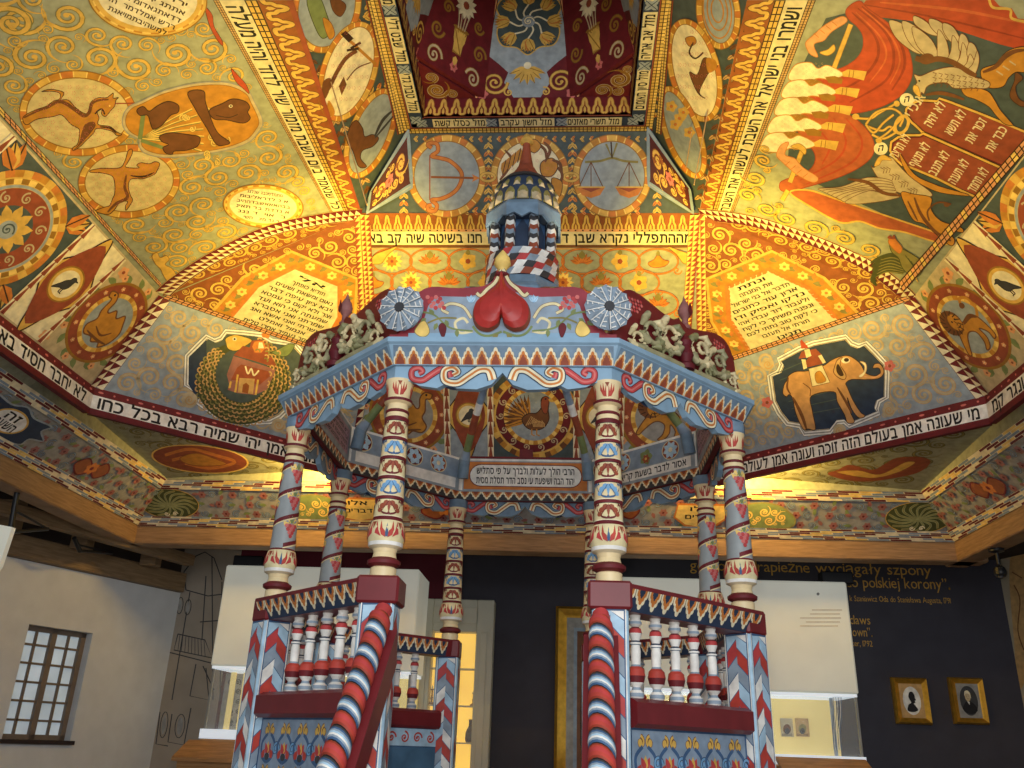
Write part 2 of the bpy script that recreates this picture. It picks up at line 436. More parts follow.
# ---- upper side faces (yellow scroll fields)
def side_face(sx):
    pts = [M2((-DW, NEAR, DZ), sx), M2((-DW, DA, DZ), sx), M2((-EW, EW, EZ), sx), M2((-EW+.02, NEAR, EZ+.01), sx)]
    if sx < 0:
        f = Facet(pts); e = hit(747, 0, f.O, f.N); d = e-pts[2]
    else:
        f = Facet(pts); e = hit(292, 0, f.O, f.N); d = e-pts[2]
    pts[3] = pts[2]+d*((NEAR-EW)/d.y)
    return Facet(pts), pts[2], pts[3]
FL, EL, ELn = side_face(1)
FR, ER, ERn = side_face(-1)
# left: strips along the inner edge, given by their outlines on the board
def strip(F, pts): return F.sub(*pts, px=True)
def leftstrips():
    s, L, w = strip(FL, ((331, 214), (213, 0), (219, 0), (334, 214))); s.ladder(L, w, 120, 'dbrown', 'tan')
    s, L, w = strip(FL, ((310, 217), (219, 0), (247, 0), (327, 214)))
    s, L, w = strip(FL, ((334, 214), (219, 0), (244, 0), (345, 214))); s.rect(0, L, 0, w, 'ivory')
    s.text('כל שנאמר ביום השבת מזמור שיר לדוד והיה מעלה', .98*L, w*.14, L*.95, w*.68, 'ink', ex=(-1, 0))
    s, L, w = strip(FL, ((345, 214), (244, 0), (257, 0), (350, 214))); s.ladder(L, w, 46, 'dbrown', 'gold')
    s, L, w = strip(FL, ((350, 214), (257, 0), (293, 0), (362, 214))); s.rect(0, L, 0, w, 'dorange'); s.flames(L, w*.72, 18, 'gold', 'brown', w*.05)
    s.rect(0, L, w*.82, w, 'rust')
leftstrips()
def rightstrips():
    s, L, w = strip(FR, ((732, 217), (816, 0), (808, 0), (728, 217))); s.ladder(L, w, 110, 'dbrown', 'tan')
    s, L, w = strip(FR, ((728, 217), (808, 0), (786, 0), (716, 216))); s.rect(0, L, 0, w, 'ivory')
    s.text('ושמרו בני ישראל את השבת לעשות את השבת', .03*L, w*.14, L*.95, w*.68, 'ink')
    s, L, w = strip(FR, ((716, 216), (786, 0), (775, 0), (711, 216))); s.ladder(L, w, 42, 'dbrown', 'gold')
    s, L, w = strip(FR, ((711, 216), (775, 0), (747, 0), (699, 214))); s.rect(0, L, 0, w, 'dorange'); s.flames(L, w*.8, 19, 'gold', 'brown', w*.03)
rightstrips()
# painted rosettes, beasts: outlines drawn on the board
def Z(c, sc, ox, oy): return [(ox+x/sc, oy+y/sc) for x, y in c]
def dots(p, cx, cy, rx, ry, n, c, seed, r=1.0):
    k = 0
    for i in range(n):
        for j in range(n):
            x = -1+2*(i+.5+.5*(j % 2))/n; y = -1+2*(j+.5)/n
            if x*x+y*y < .82:
                X, Y = cx+rx*x, cy+ry*y; h = p.mb.h+.0004
                for a in range(5):
                    A = a*2*PI/5
                    q = [(X+r*1.1*math.cos(A)+r*.42*math.cos(b), Y+r*1.1*math.sin(A)+r*.42*math.sin(b)) for b in (0, 2.1, 4.2)]
                    p.mb.add([p.mapf(u, v, h) for u, v in q], [(0, 1, 2)], c)
    p.up()
X = FL.X
# scroll field
reg = [FL.px(*q) for q in ((0, 2), (60, 1), (205, 1), (321, 208), (268, 226), (214, 253), (170, 282), (0, 100))]
def exl(F, L):
    o = []
    for cx, cy, rx, ry in L:
        o.append([F.px(*p) for p in ellp(cx, cy, rx, ry, 0, 28)]); continue
        c = F.px(cx, cy); R = max(math.hypot(F.px(cx+rx*math.cos(a), cy+ry*math.sin(a))[0]-c[0], F.px(cx+rx*math.cos(a), cy+ry*math.sin(a))[1]-c[1]) for a in (0, .8, 1.6, 2.4, 3.2, 4.7)) 
        o.append((c[0], c[1], R*.95, R*.95))
    return o
ex = exl(FL, [(78, 113, 57, 41), (129, 181, 49, 36), (196, 118, 67, 40), (263, 206, 41, 23), (147, -4, 61, 40)])
FL.L.scrolls(reg, ex, .04, .14, 'gold', 'olive', 3, .13, tries=16000)
FL.L.scrolls([FL.px(*q) for q in ((-60, -60), (60, 1), (0, 100), (-90, 10))], [], .1, .17, 'gold', 'olive', 5, .14, tries=300)
def goldring(p, cx, cy, rx, ry, w, rot=0, n=24, fill=None):
    if fill: p.ell(cx, cy, rx, ry, fill, rot)
    p.ring(cx, cy, rx, ry, w*1.35, 'dgold', rot); p.dring(cx, cy, rx, ry, w, ('orange', 'gold', 'ochre'), rot, n)
    h = p.up()
    for k in range(n):
        a = ellp(cx, cy, rx-w*.5, ry-w*.5, rot, n)[k]; b = ellp(cx, cy, rx+w*.5, ry+w*.5, rot, n)[k]
        p.rib([a, b], w*.22, 'lgold', h=h)
goldring(X, 78, 113, 55, 39, 6, 3, 26, 'parch'); dots(X, 78, 113, 50, 35, 12, 'pink', 1, 1.5)
deer = Z([(165,240),(230,222),(320,238),(335,262),(312,302),(370,305),(430,365),(490,405),(520,398),(545,320),(600,287),(660,287),(698,262),(716,252),(716,290),(755,285),(736,305),(726,350),(692,390),(656,430),(626,412),(626,375),(592,398),(606,440),(600,492),(690,508),(742,548),(780,570),(742,576),(700,542),(592,522),(562,560),(502,620),(462,660),(410,692),(404,670),(442,640),(456,560),(450,525),(390,490),(320,420),(250,432),(130,452),(60,492),(30,480),(22,440),(60,408),(140,372),(200,352),(258,312),(300,298),(310,265),(290,245),(230,236)], 7.677, 20, 60)
X.blob(deer, 'ochre', 'dbrown', .8)
X.line(Z([(30,440),(140,385),(210,360),(290,318),(350,330),(430,385),(490,425),(530,400),(555,330),(610,305),(680,300)], 7.677, 20, 60), 3.6, 'brown', taper=True)
X.poly(Z([(500,490),(560,470),(580,500),(540,560),(470,640),(410,690),(450,640),(470,560)], 7.677, 20, 60), 'brown', True)
X.line(Z([(610,510),(690,520),(740,560)], 7.677, 20, 60), 2, 'dbrown', taper=True); X.line(Z([(735,330),(800,330),(880,328)], 7.677, 20, 60), 1.3, 'rust')
X.ell(109.6, 105.5, .9, .9, 'lgold', n=8); X.line(Z([(575,410),(600,385),(630,375),(650,415)], 7.677, 20, 60), 1.6, 'dbrown')
goldring(X, 129, 181, 47.5, 33.5, 5.5, -4, 24, 'parch'); dots(X, 129, 181, 43, 30, 12, 'pink', 2, 1.3)
goat = Z([(98,480),(150,470),(235,468),(262,438),(278,388),(296,378),(298,400),(278,440),(268,464),(330,468),(320,455),(340,443),(380,448),(408,438),(430,448),(418,480),(402,500),(350,520),(292,522),(280,560),(290,600),(300,622),(286,650),(268,672),(266,650),(276,630),(240,632),(212,670),(180,692),(122,676),(160,658),(190,648),(204,615),(214,590),(214,540),(200,506),(150,492),(102,490)], 4.8, 70, 70)
X.blob(goat, 'ochre', 'dbrown', .8)
X.line(Z([(270,500),(262,560),(275,610),(220,640),(180,680)], 4.8, 70, 70), 3.4, 'brown', taper=True); X.line(Z([(290,505),(350,510),(405,490)], 4.8, 70, 70), 2, 'dbrown', taper=True)
shield = Z([(330,152),(450,98),(600,62),(750,57),(850,95),(885,150),(925,240),(905,295),(845,352),(700,394),(480,418),(370,402),(332,368),(328,332),(278,302),(252,260),(258,208),(288,170)], 4.8, 70, 70)
X.blob(shield, 'beige', 'grey', 1.2)
X.blob(Z([(345,160),(450,112),(600,76),(745,72),(838,108),(868,155),(905,240),(888,288),(835,338),(700,380),(480,403),(385,390),(345,362),(342,326),(292,296),(268,258),(272,214),(300,180)], 4.8, 70, 70), 'ochre', 'dgold', .8)
rs = random.Random(4)
for k in range(7):
    a = -.5+k*.17; x0, y0 = 142, 138; x1, y1 = 142+62*math.cos(a*.9-.18), 137+48*math.sin(a*.9-.18)
    X.line([(x0, y0), (.5*(x0+x1), .5*(y0+y1)-2), (x1, y1)], 2.2, 'olive'); X.line([(x0, y0), (.5*(x0+x1), .5*(y0+y1)-2.4), (x1, y1-.5)], 1, 'lgold')
for k in range(16):
    a = rs.uniform(-.9, .75); r = rs.uniform(34, 84); X.spiral(150+r*math.cos(a)*1.1, 132+r*.42*math.sin(a*2), 3.6, rs.uniform(0, 6), 1.3, 1, 1.2, 'lgold', 'olive')
X.line(Z([(350,215),(335,330)], 4.8, 70, 70), 4.5, 'leaf', sm=False); X.line(Z([(340,335),(445,370)], 4.8, 70, 70), 3.6, 'leaf', sm=False)
for q in ([(320,190),(350,172),(380,195),(420,168),(470,148),(518,165),(518,200),(482,215),(440,262),(400,282),(385,252),(372,215),(335,215)], [(430,315),(480,298),(570,308),(622,320),(612,362),(560,382),(500,387),(490,402),(460,397),(445,370),(472,355),(440,340)],
          [(565,105),(640,98),(652,160),(702,290),(765,342),(740,358),(700,352),(658,280),(598,180)], [(668,190),(730,158),(780,136),(840,148),(862,175),(852,200),(864,230),(830,252),(750,237),(690,232)]):
    X.blob(Z(q, 4.8, 70, 70), 'brown', 'dbrown', .9)
X.ell(230.5, 105.5, 2, 1.6, 'cream', n=10); X.ell(230.7, 105.5, 1, 1, 'ink', n=8); X.line(Z([(700,215),(760,225),(805,210)], 4.8, 70, 70), .9, 'dbrown')
for q in ([(205,7),(212,14),(214,26),(222,40),(222,45),(216,38),(209,24)], [(231,68),(238,75),(246,84),(249,93),(243,88),(235,80)]): X.blob(q, 'curtain', 'dbrown', .5)
def ovaltext(X, cx, cy, rx, ry, rot, n, tilt, seed, lh, m=1.0):
    X.ell(cx, cy, rx, ry, 'gold', rot); X.ring(cx, cy, rx, ry, 1.2, 'dgold', rot); X.dring(cx, cy, rx*.93, ry*.93, 1.6, ('ochre', 'lgold'), rot, 40)
    X.ell(cx, cy, rx*.84, ry*.8, 'cream', rot); W_ = lipsum(14, seed); ca, sa = math.cos(math.radians(tilt)), math.sin(math.radians(tilt))
    for k in range(n):
        v = (k-(n-1)/2)*lh; hw = .8*rx*math.sqrt(max(.05, 1-(v/(ry*.8*m))**2))*.86
        X.text(W_[k], cx-hw*ca-v*sa, cy-hw*sa+v*ca+lh*.3, 2*hw, lh*.5, 'dbrown', (ca, sa), (sa, -ca))
ovaltext(X, 263, 205.5, 40, 21.5, 4, 6, 8, 11, 5.2)
ovaltext(X, 147, -4, 60, 39, 8, 7, 24, 12, 8.5, 1.3)
# bottom chain band of the left face
s, L, w = FL.sub(FL.px(166, 293), FL.px(-1, 113), FL.px(-1, 104), FL.px(160, 281)); s.ladder(L, w, 40, 'dbrown', 'peach', 'lgold')
lst = FL.sub(FL.px(166, 293), FL.px(-1, 113), FL.px(-1, 104), FL.px(160, 281))
# little creature and tufts by the corner
X.blob([(152,255),(157,252),(160,257),(166,255),(169,259),(165,264),(172,268),(176,276),(170,283),(164,276),(160,268),(155,263)], 'gold', 'dgold', .6)
# arc of pointed triangles over each pendentive; the red scrolled spandrel lies between it and the fold
def arcs(F, pts, arc, seed):
    F.X.poly(pts, 'russet')
    loc = [F.px(*q) for q in pts]
    F.L.scrolls(loc, [], .03, .10, 'gold', 'brown', seed, .17, tries=2500)
    P = crs([F.px(*q) for q in arc], False, 8)
    F.L.rib(P, .2, 'tan'); F.L.rib(P, .185, 'dmaroon'); F.L.tri(P, .17, 34, 'maroon', 'cream', 'tan')
arcs(FL, [(162, 296), (172, 283), (214, 254), (268, 228), (330, 216), (361, 214)], [(163, 293), (178, 280), (215, 256), (268, 231), (320, 219), (361, 214)], 8)
arcs(FR, [(911, 301), (902, 289), (868, 262), (812, 237), (750, 219), (700, 214)], [(911, 300), (898, 287), (866, 264), (812, 240), (752, 221), (700, 214)], 9)
# ---- right face: curtain, tablets, griffins
X = FR.X
X.poly([(826,18),(858,10),(868,0),(1040,-30),(1100,60),(1024,185),(948,243),(800,176),(788,162),(790,120),(800,70)], 'teal')
X.poly([(856,14),(866,0),(890,-4),(1060,-30),(1060,32),(1024,50),(1000,44),(940,24)], 'curtain'); X.line([(862,4),(940,18),(1040,42)], 2, 'dcurtain', taper=True); X.line([(880,2),(960,10),(1030,24)], 3, 'lcurtain', taper=True)
X.poly([(992,-3),(1000,6),(1012,8),(1018,18),(1060,24),(1060,-20)], 'sage'); X.line([(989,-3),(993,7),(1010,9),(1012,18),(1030,22)], 2.6, 'gold')
c1 = [(846,10),(853,3),(861,1),(868,8),(890,24),(905,42),(912,62),(911,80),(900,96),(880,107),(855,113),(838,111),(800,106),(800,72),(833,70),(852,62),(862,50),(863,36),(857,26),(848,18)]
X.blob(c1, 'curtain', 'dcurtain', .8)
for q in ([(858,8),(884,30),(894,54),(886,80),(850,102)], [(862,6),(896,36),(905,64),(892,90)], [(852,12),(874,34),(878,56),(862,78),(836,92)]): X.line(q, 3, 'dcurtain', taper=True)
for q in ([(862,8),(890,34),(900,60),(890,84)], [(856,12),(880,36),(886,58),(870,82)]): X.line(q, 2, 'lcurtain', taper=True)
c2 = [(800,108),(840,112),(852,116),(866,128),(874,142),(872,156),(858,168),(836,178),(806,187),(790,191),(781,190),(780,183),(786,179),(806,172),(814,164),(815,154),(808,144),(800,140)]
X.blob(c2, 'drape', 'dcurtain', .8)
for q in ([(846,118),(862,140),(852,162),(806,184)], [(834,118),(846,140),(836,160),(800,180)], [(820,130),(830,146),(822,164)]): X.line(q, 2.2, 'curtain', taper=True)
X.blob([(790,192),(810,190),(840,200),(900,220),(945,236),(947,244),(930,240),(905,232),(880,228),(860,221),(840,222),(810,206)], 'drape', 'gold', 1.6)
for a, b in (((851,24),(834,68)), ((804,146),(790,182)), ((788,190),(782,200))): X.rib([a, b], 5.2, 'dgold'); X.rib([a, b], 4.2, 'gold')
for k in range(5):
    y = 71+k*17.5; x = 806-k*7
    if k: X.blob([(x-8,y-6),(x+12,y-10),(x+24,y-6),(x+12,y-3),(x-4,y-2)], 'dgold', None)
    X.poly([(x+26,y-12),(x+36,y-13),(x+44,y-10),(x+43,y-5),(x+30,y-6)], 'dgold') if k else None
    X.blob([(x-11,y-6),(x+4,y-9),(x+12,y-3),(x+22,y-6),(x+38,y+3),(x+25,y+8),(x+12,y+7),(x+2,y+11),(x-17,y+8)], 'cream', 'ochre', .9)
    dots(X, x+10, y, 22, 9, 7, 'tan', 3, .8)
    X.poly([(x+36,y+1),(x+42,y-2),(x+61,y),(x+58,y+9),(x+46,y+6),(x+37,y+5)], 'gold'); X.line([(x+44,y-1),(x+43,y+6)], .8, 'dgold', sm=False); X.line([(x+48,y-1),(x+47,y+6.5)], .8, 'dgold', sm=False)
for ox, oy, f in ((806, 36, 1), (777, 162, -1)):
    X.blob([(ox, oy+6*f), (ox+6, oy), (ox+20, oy-12*f), (ox+36, oy-20*f), (ox+41, oy-15*f), (ox+26, oy-5*f), (ox+18, oy+4*f), (ox+8, oy+8*f), (ox+12, oy+20*f), (ox+5, oy+18*f), (ox+1, oy+12*f)], 'peach', 'orange', .7)
    for k in range(4): X.line([(ox+8+6*k, oy-3*f-4*k*f), (ox+13+6*k, oy+1*f-4*k*f)], .8, 'orange', sm=False)
    X.blob([(ox+14, oy+16*f), (ox+22, oy+13*f), (ox+28, oy+8*f), (ox+29, oy+14*f), (ox+22, oy+19*f)], 'gold', 'dgold', .6)
# tablets
def zz(q): return Z(q, 6.985, 890, 90)
t1 = zz([(225,290),(190,255),(150,220),(112,170),(115,130),(150,90),(220,68),(330,75),(345,55),(420,80),(640,165),(936,285),(1010,330),(960,420),(810,550)])
t2 = zz([(10,360),(60,325),(120,312),(210,312),(235,300),(810,555),(700,700),(650,765),(500,700),(320,610),(140,535),(85,520),(30,470),(2,420)])
for t in (t1, t2): X.poly(t, 'maroon'); X.rib(t, 3.6, 'dbrown', True); X.rib(t, 2.2, 'gold', True)
for t in (t1, t2):
    c = (sum(p[0] for p in t)/len(t), sum(p[1] for p in t)/len(t)); X.poly([(c[0]+(x-c[0])*.93, c[1]+(y-c[1])*.9) for x, y in t], 'rust')
rows1 = ['אנכי יי', 'לא יהיה', 'לא תשא', 'זכור את', 'כבד את']; rows2 = ['לא תרצח', 'לא תנאף', 'לא תגנב', 'לא תענה', 'לא תחמד']
for k in range(5):
    x, y = 933-k*0+k*17.5, 126+k*7.8
    X.text(rows1[k], 911+k*20.5, 119+k*8.2, 28, 9.5, 'cream', (.55, -.84), (-.82, -.45))
    X.text(rows2[k], 897+k*19.5, 159+k*8.4, 27, 9.5, 'cream', (.55, -.84), (-.82, -.45))
for x, y in ((907, 99), (881, 148)): X.ell(x, y, 7, 6.5, 'cream'); X.text('ה', x-3, y+3, 6, 6, 'ink', (1, -.2), (.2, -1))
# crown between the tablets
for q in ([(854,117),(870,118),(880,112),(898,102)], [(866,124),(876,112),(892,108),(903,116),(900,126)], [(868,126),(882,130),(890,126),(896,132)], [(872,134),(884,138),(896,132)], [(876,140),(888,132),(902,118)], [(866,124),(874,132),(884,122),(894,114)]): X.line(q, 2.6, 'dgold'); X.line(q, 1.7, 'gold')
X.ring(902, 124, 6, 9, 3, 'gold', 25); X.ell(856, 116, 3.6, 3, 'gold'); X.ell(897, 103, 3, 3, 'gold'); X.ell(879, 140, 3, 2.6, 'gold')
# griffins
def z2(q): return Z(q, 6.985, 890, 0)
X.blob(z2([(640,480),(740,440),(800,370),(860,335),(940,320),(1010,330),(1050,420),(1000,470),(940,500),(880,500),(830,540),(790,600),(700,610),(650,560)]), 'ochre', 'dbrown', .8)
X.line(z2([(650,500),(740,460),(800,395),(870,355),(940,345)]), 5, 'brown', taper=True)
X.blob(z2([(500,615),(560,600),(680,630),(730,690),(770,760),(830,830),(860,870),(800,860),(740,800),(690,740),(600,690),(530,665)]), 'ochre', 'dbrown', .7)
X.line(z2([(250,658),(340,645),(430,660),(520,690)]), 4, 'brown', taper=True)
X.blob(z2([(880,500),(930,540),(880,600),(900,680),(960,720),(920,740),(850,690),(840,640),(870,560)]), 'brown', 'dbrown', .7)
for k in range(3): X.line(z2([(745+45*k,490-35*k),(790+45*k,520-35*k)]), 1.4, 'beige', sm=False)
for k, (a, b, m) in enumerate([((0,135),(225,360),(150,200)), ((90,140),(290,380),(230,220)), ((170,105),(340,240),(260,150)), ((160,180),(345,405),(290,270)), ((280,125),(440,270),(370,160)), ((340,200),(410,420),(400,290)), ((375,155),(500,300),(450,190)), ((440,240),(470,430),(490,330)), ((500,230),(560,360),(540,260)), ((510,290),(520,470),(545,380)), ((560,290),(615,400),(600,320)), ((560,370),(560,500),(590,430)), ((610,350),(590,520),(625,420))]):
    X.blob(z2([a, m, b, (b[0]-70, b[1]-10), ((m[0]+a[0])/2-38, (m[1]+b[1])/2-30)]), 'beige', 'brown', .7)
X.line(z2([(180,400),(260,420),(340,405),(440,430),(540,490),(600,530)]), 5.5, 'brown'); X.ell(927, 58, 7.5, 5.5, 'brown', -10)
neck = z2([(170,515),(215,525),(300,490),(400,465),(480,470),(560,520),(690,565),(680,610),(560,610),(450,610),(400,575),(320,575),(260,600),(240,650),(222,640),(215,670),(175,640),(165,600),(190,570)])
X.blob(neck, 'beige', 'brown', .8)
for i in range(26):
    x = 300+(i % 9)*42; y = 500+(i//9)*34+(i % 9)*5; X.line(z2([(x, y), (x+26, y+8), (x+14, y+28)]), .8, 'brown', sm=False)
X.blob(z2([(170,590),(200,600),(215,670),(180,650),(163,620)]), 'gold', 'dgold', .5); X.ell(919.6, 80, 1, 1, 'ink', n=8)
def z3(q): return Z(q, 3, 768, 0)
X.blob(z3([(395,455),(440,520),(500,550),(545,565),(600,580),(590,585),(500,570),(420,520)]), 'ochre', 'dbrown', .6)
X.blob(z3([(320,500),(345,470),(372,470),(390,490),(430,530),(490,575),(480,588),(410,580),(360,560),(330,530),(310,495)]), 'beige', 'brown', .7)
for k in range(7): X.blob(z3([(150+14*k,565+6*k), (220+14*k,558+2*k), (300+10*k, 530+9*k), (372+4*k, 540+8*k), (345,565+6*k), (260,592+3*k)]), 'beige', 'brown', .6)
X.line(z3([(240,535),(300,545),(345,575),(400,585)]), 4, 'brown', taper=True)
X.blob(z3([(400,575),(440,580),(490,590),(490,625),(520,660),(580,680),(585,695),(560,690),(530,685),(560,715),(550,735),(510,705),(470,670),(440,660),(420,630)]), 'ochre', 'dbrown', .7)
X.line(z3([(485,660),(480,630),(510,605),(550,610)]), 1.8, 'brown'); X.ell(947, 204, 3, 2, 'brown')
for k in range(12): X.line(z3([(338+9*k, 500+7*k-8*(k%3)), (350+9*k, 506+7*k-8*(k%3)), (346+9*k, 518+7*k-8*(k%3))]), .7, 'brown', sm=False)
X.line(z3([(440,590),(460,640),(500,690),(550,720)]), 3.4, 'brown', taper=True); X.line(z3([(420,600),(450,660)]), 2, 'brown', taper=True)
X.blob(z3([(320,495),(332,470),(350,462),(372,478),(345,478),(335,492)]), 'gold', 'dgold', .5)
# scrolls under the drapes, a bird, chain band
reg = [FR.px(*q) for q in ((730, 214), (772, 196), (796, 212), (850, 228), (882, 248), (880, 268), (866, 256), (810, 234), (752, 216))]
FR.L.scrolls(reg, [], .06, .13, 'gold', 'olive', 4, .15, tries=2500)
FR.L.scrolls([FR.px(*q) for q in ((735, 200), (760, 140), (776, 150), (770, 190), (745, 208))], [], .05, .12, 'gold', 'olive', 4, .17, tries=500)
zr = lambda q: Z(q, 3.16, 700, 200)
for k in range(7): X.line(zr([(668-4*k, 205+4*k), (620-6*k, 172+8*k), (575-5*k, 178+11*k), (540+3*k, 196+12*k)]), 4.2, 'dolive', taper=True)
for k in range(6): X.line(zr([(664-4*k, 209+4*k), (616-5*k, 180+9*k), (572-3*k, 186+11*k)]), 1.1, 'olive', taper=True)
X.blob(zr([(600,130),(618,134),(640,150),(672,168),(700,190),(704,218),(686,240),(660,232),(640,210),(628,180),(606,160)]), 'olive', 'dolive', .8)
for k in range(5): X.line(zr([(650+9*k,172+9*k),(668+6*k,196+8*k),(690-2*k,228+2*k)]), .9, 'dolive')
X.blob(zr([(596,130),(602,116),(614,112),(622,124),(640,148),(632,166),(612,152)]), 'orange', 'dgold', .6); X.blob(zr([(594,118),(600,108),(608,114),(614,106),(618,120)]), 'rust'); X.line(zr([(680,238),(690,256)]), 1, 'gold'); X.line(zr([(664,234),(672,254)]), 1, 'gold')
s, L, w = FR.sub(FR.px(904, 291), FR.px(1030, 146), FR.px(1024, 138), FR.px(899, 281)); s.ladder(L, w, 34, 'dbrown', 'peach', 'lgold')
s, L, w = FR.sub(FR.px(904, 291), FR.px(1030, 146), FR.px(1100, 50), FR.px(1090, 50))
FL.mb.build('vault_face', ceil, 'left sloping vault face with golden scrolls, two leaping animals and a shield on sage green')
FR.mb.build('vault_face', ceil, 'right sloping vault face with red curtains, griffins and the tablets of the law')
# ---- far upper face and pendentives
def far_upper():
    F = Facet([Pt(-DA, DW, DZ), Pt(DA, DW, DZ), Pt(EW, EW, EZ), Pt(-EW, EW, EZ)])
    X = F.X; L_ = F.L
    s, L, w = strip(F, ((362, 233), (699, 233), (699, 213), (361, 213))); s.rect(0, L, 0, w, 'dorange'); s.flames(L, w*.9, 32, 'gold', 'brown')
    s, L, w = strip(F, ((363, 245), (698, 245), (698, 231), (362, 231))); s.rect(0, L, 0, w, 'ivory')
    s.rect(0, L, -w*.18, w*.02, 'brown'); s.rect(0, L, -w*.32, -w*.2, 'tan'); s.rect(0, L, w*.96, w*1.14, 'peach')
    s.text('חנו בשיטה שיה קב בא', L*.02, w*.18, L*.345, w*.62, 'ink'); s.text('מההתפללי נקרא שבן דע', L*.575, w*.18, L*.41, w*.62, 'ink')
    for k in range(46): s.ell(L*(k+.5)/46, w*1.05, w*.06, w*.06, 'ink', n=6)
    rr = random.Random(2)
    for row, y in enumerate((261, 282, 303, 324)):
        for k in range(8):
            x = 392+38*k-(row % 2)*19
            if x > 676 or x < 366: continue
            X.ring(x, y, 20, 12.5, 1.9, 'rust'); X.ring(x, y, 20, 12.5, 1.2, 'orange')
            t = (k+row*3) % 4
            if t == 0: X.flower(x, y, 10.5, 'lgold', 'orange', 12); X.flower(x, y, 6, 'orange', 'rust', 8)
            elif t == 1:
                for q in range(-3, 4): X.leaf(x+q*.6, y+2, -PI/2+q*.42, 10.5, 4.5, 'orange', 'rust')
                X.leaf(x, y-2, -PI/2, 9, 7, 'olive')
            elif t == 2: X.flower(x, y, 9, 'gold', 'rust', 5, .6); X.leaf(x, y-6, -PI/2, 6, 5, 'olive')
            else: X.blob([(x-10, y+2), (x-4, y-2), (x, y-7), (x+5, y-2), (x+11, y), (x+6, y+5), (x-5, y+6)], 'ochre', 'rust', .7); X.leaf(x, y-5, -PI/2, 6, 4, 'olive')
            X.spiral(x+19, y+9, 5, 0, 1.2, 1, 1.4, 'orange')
    for bx, sg in ((383, 1), (682, -1)): X.blob([(bx-14*sg, 263), (bx-8*sg, 254), (bx+4*sg, 249), (bx+14*sg, 246), (bx+5*sg, 254), (bx-1*sg, 262), (bx-8*sg, 263)], 'gold', 'dgold', .7)
    for a, b, sd in (((361, 214), (371, 370), 1), ((699, 214), (687, 371), 2)):
        P = [F.px(*a), F.px(*b)]; n_ = (P[1][0]-P[0][0], P[1][1]-P[0][1]); d = .045 if sd == 1 else -.045
        F.L.tri([(P[0][0]+d, P[0][1]), (P[1][0]+d, P[1][1])], .11, 34, 'rust', 'lgold', 'gold')
    F.mb.build('vault_face', ceil, 'far vault face with orange circling vines, flowers and birds under a line of Hebrew')
far_upper()
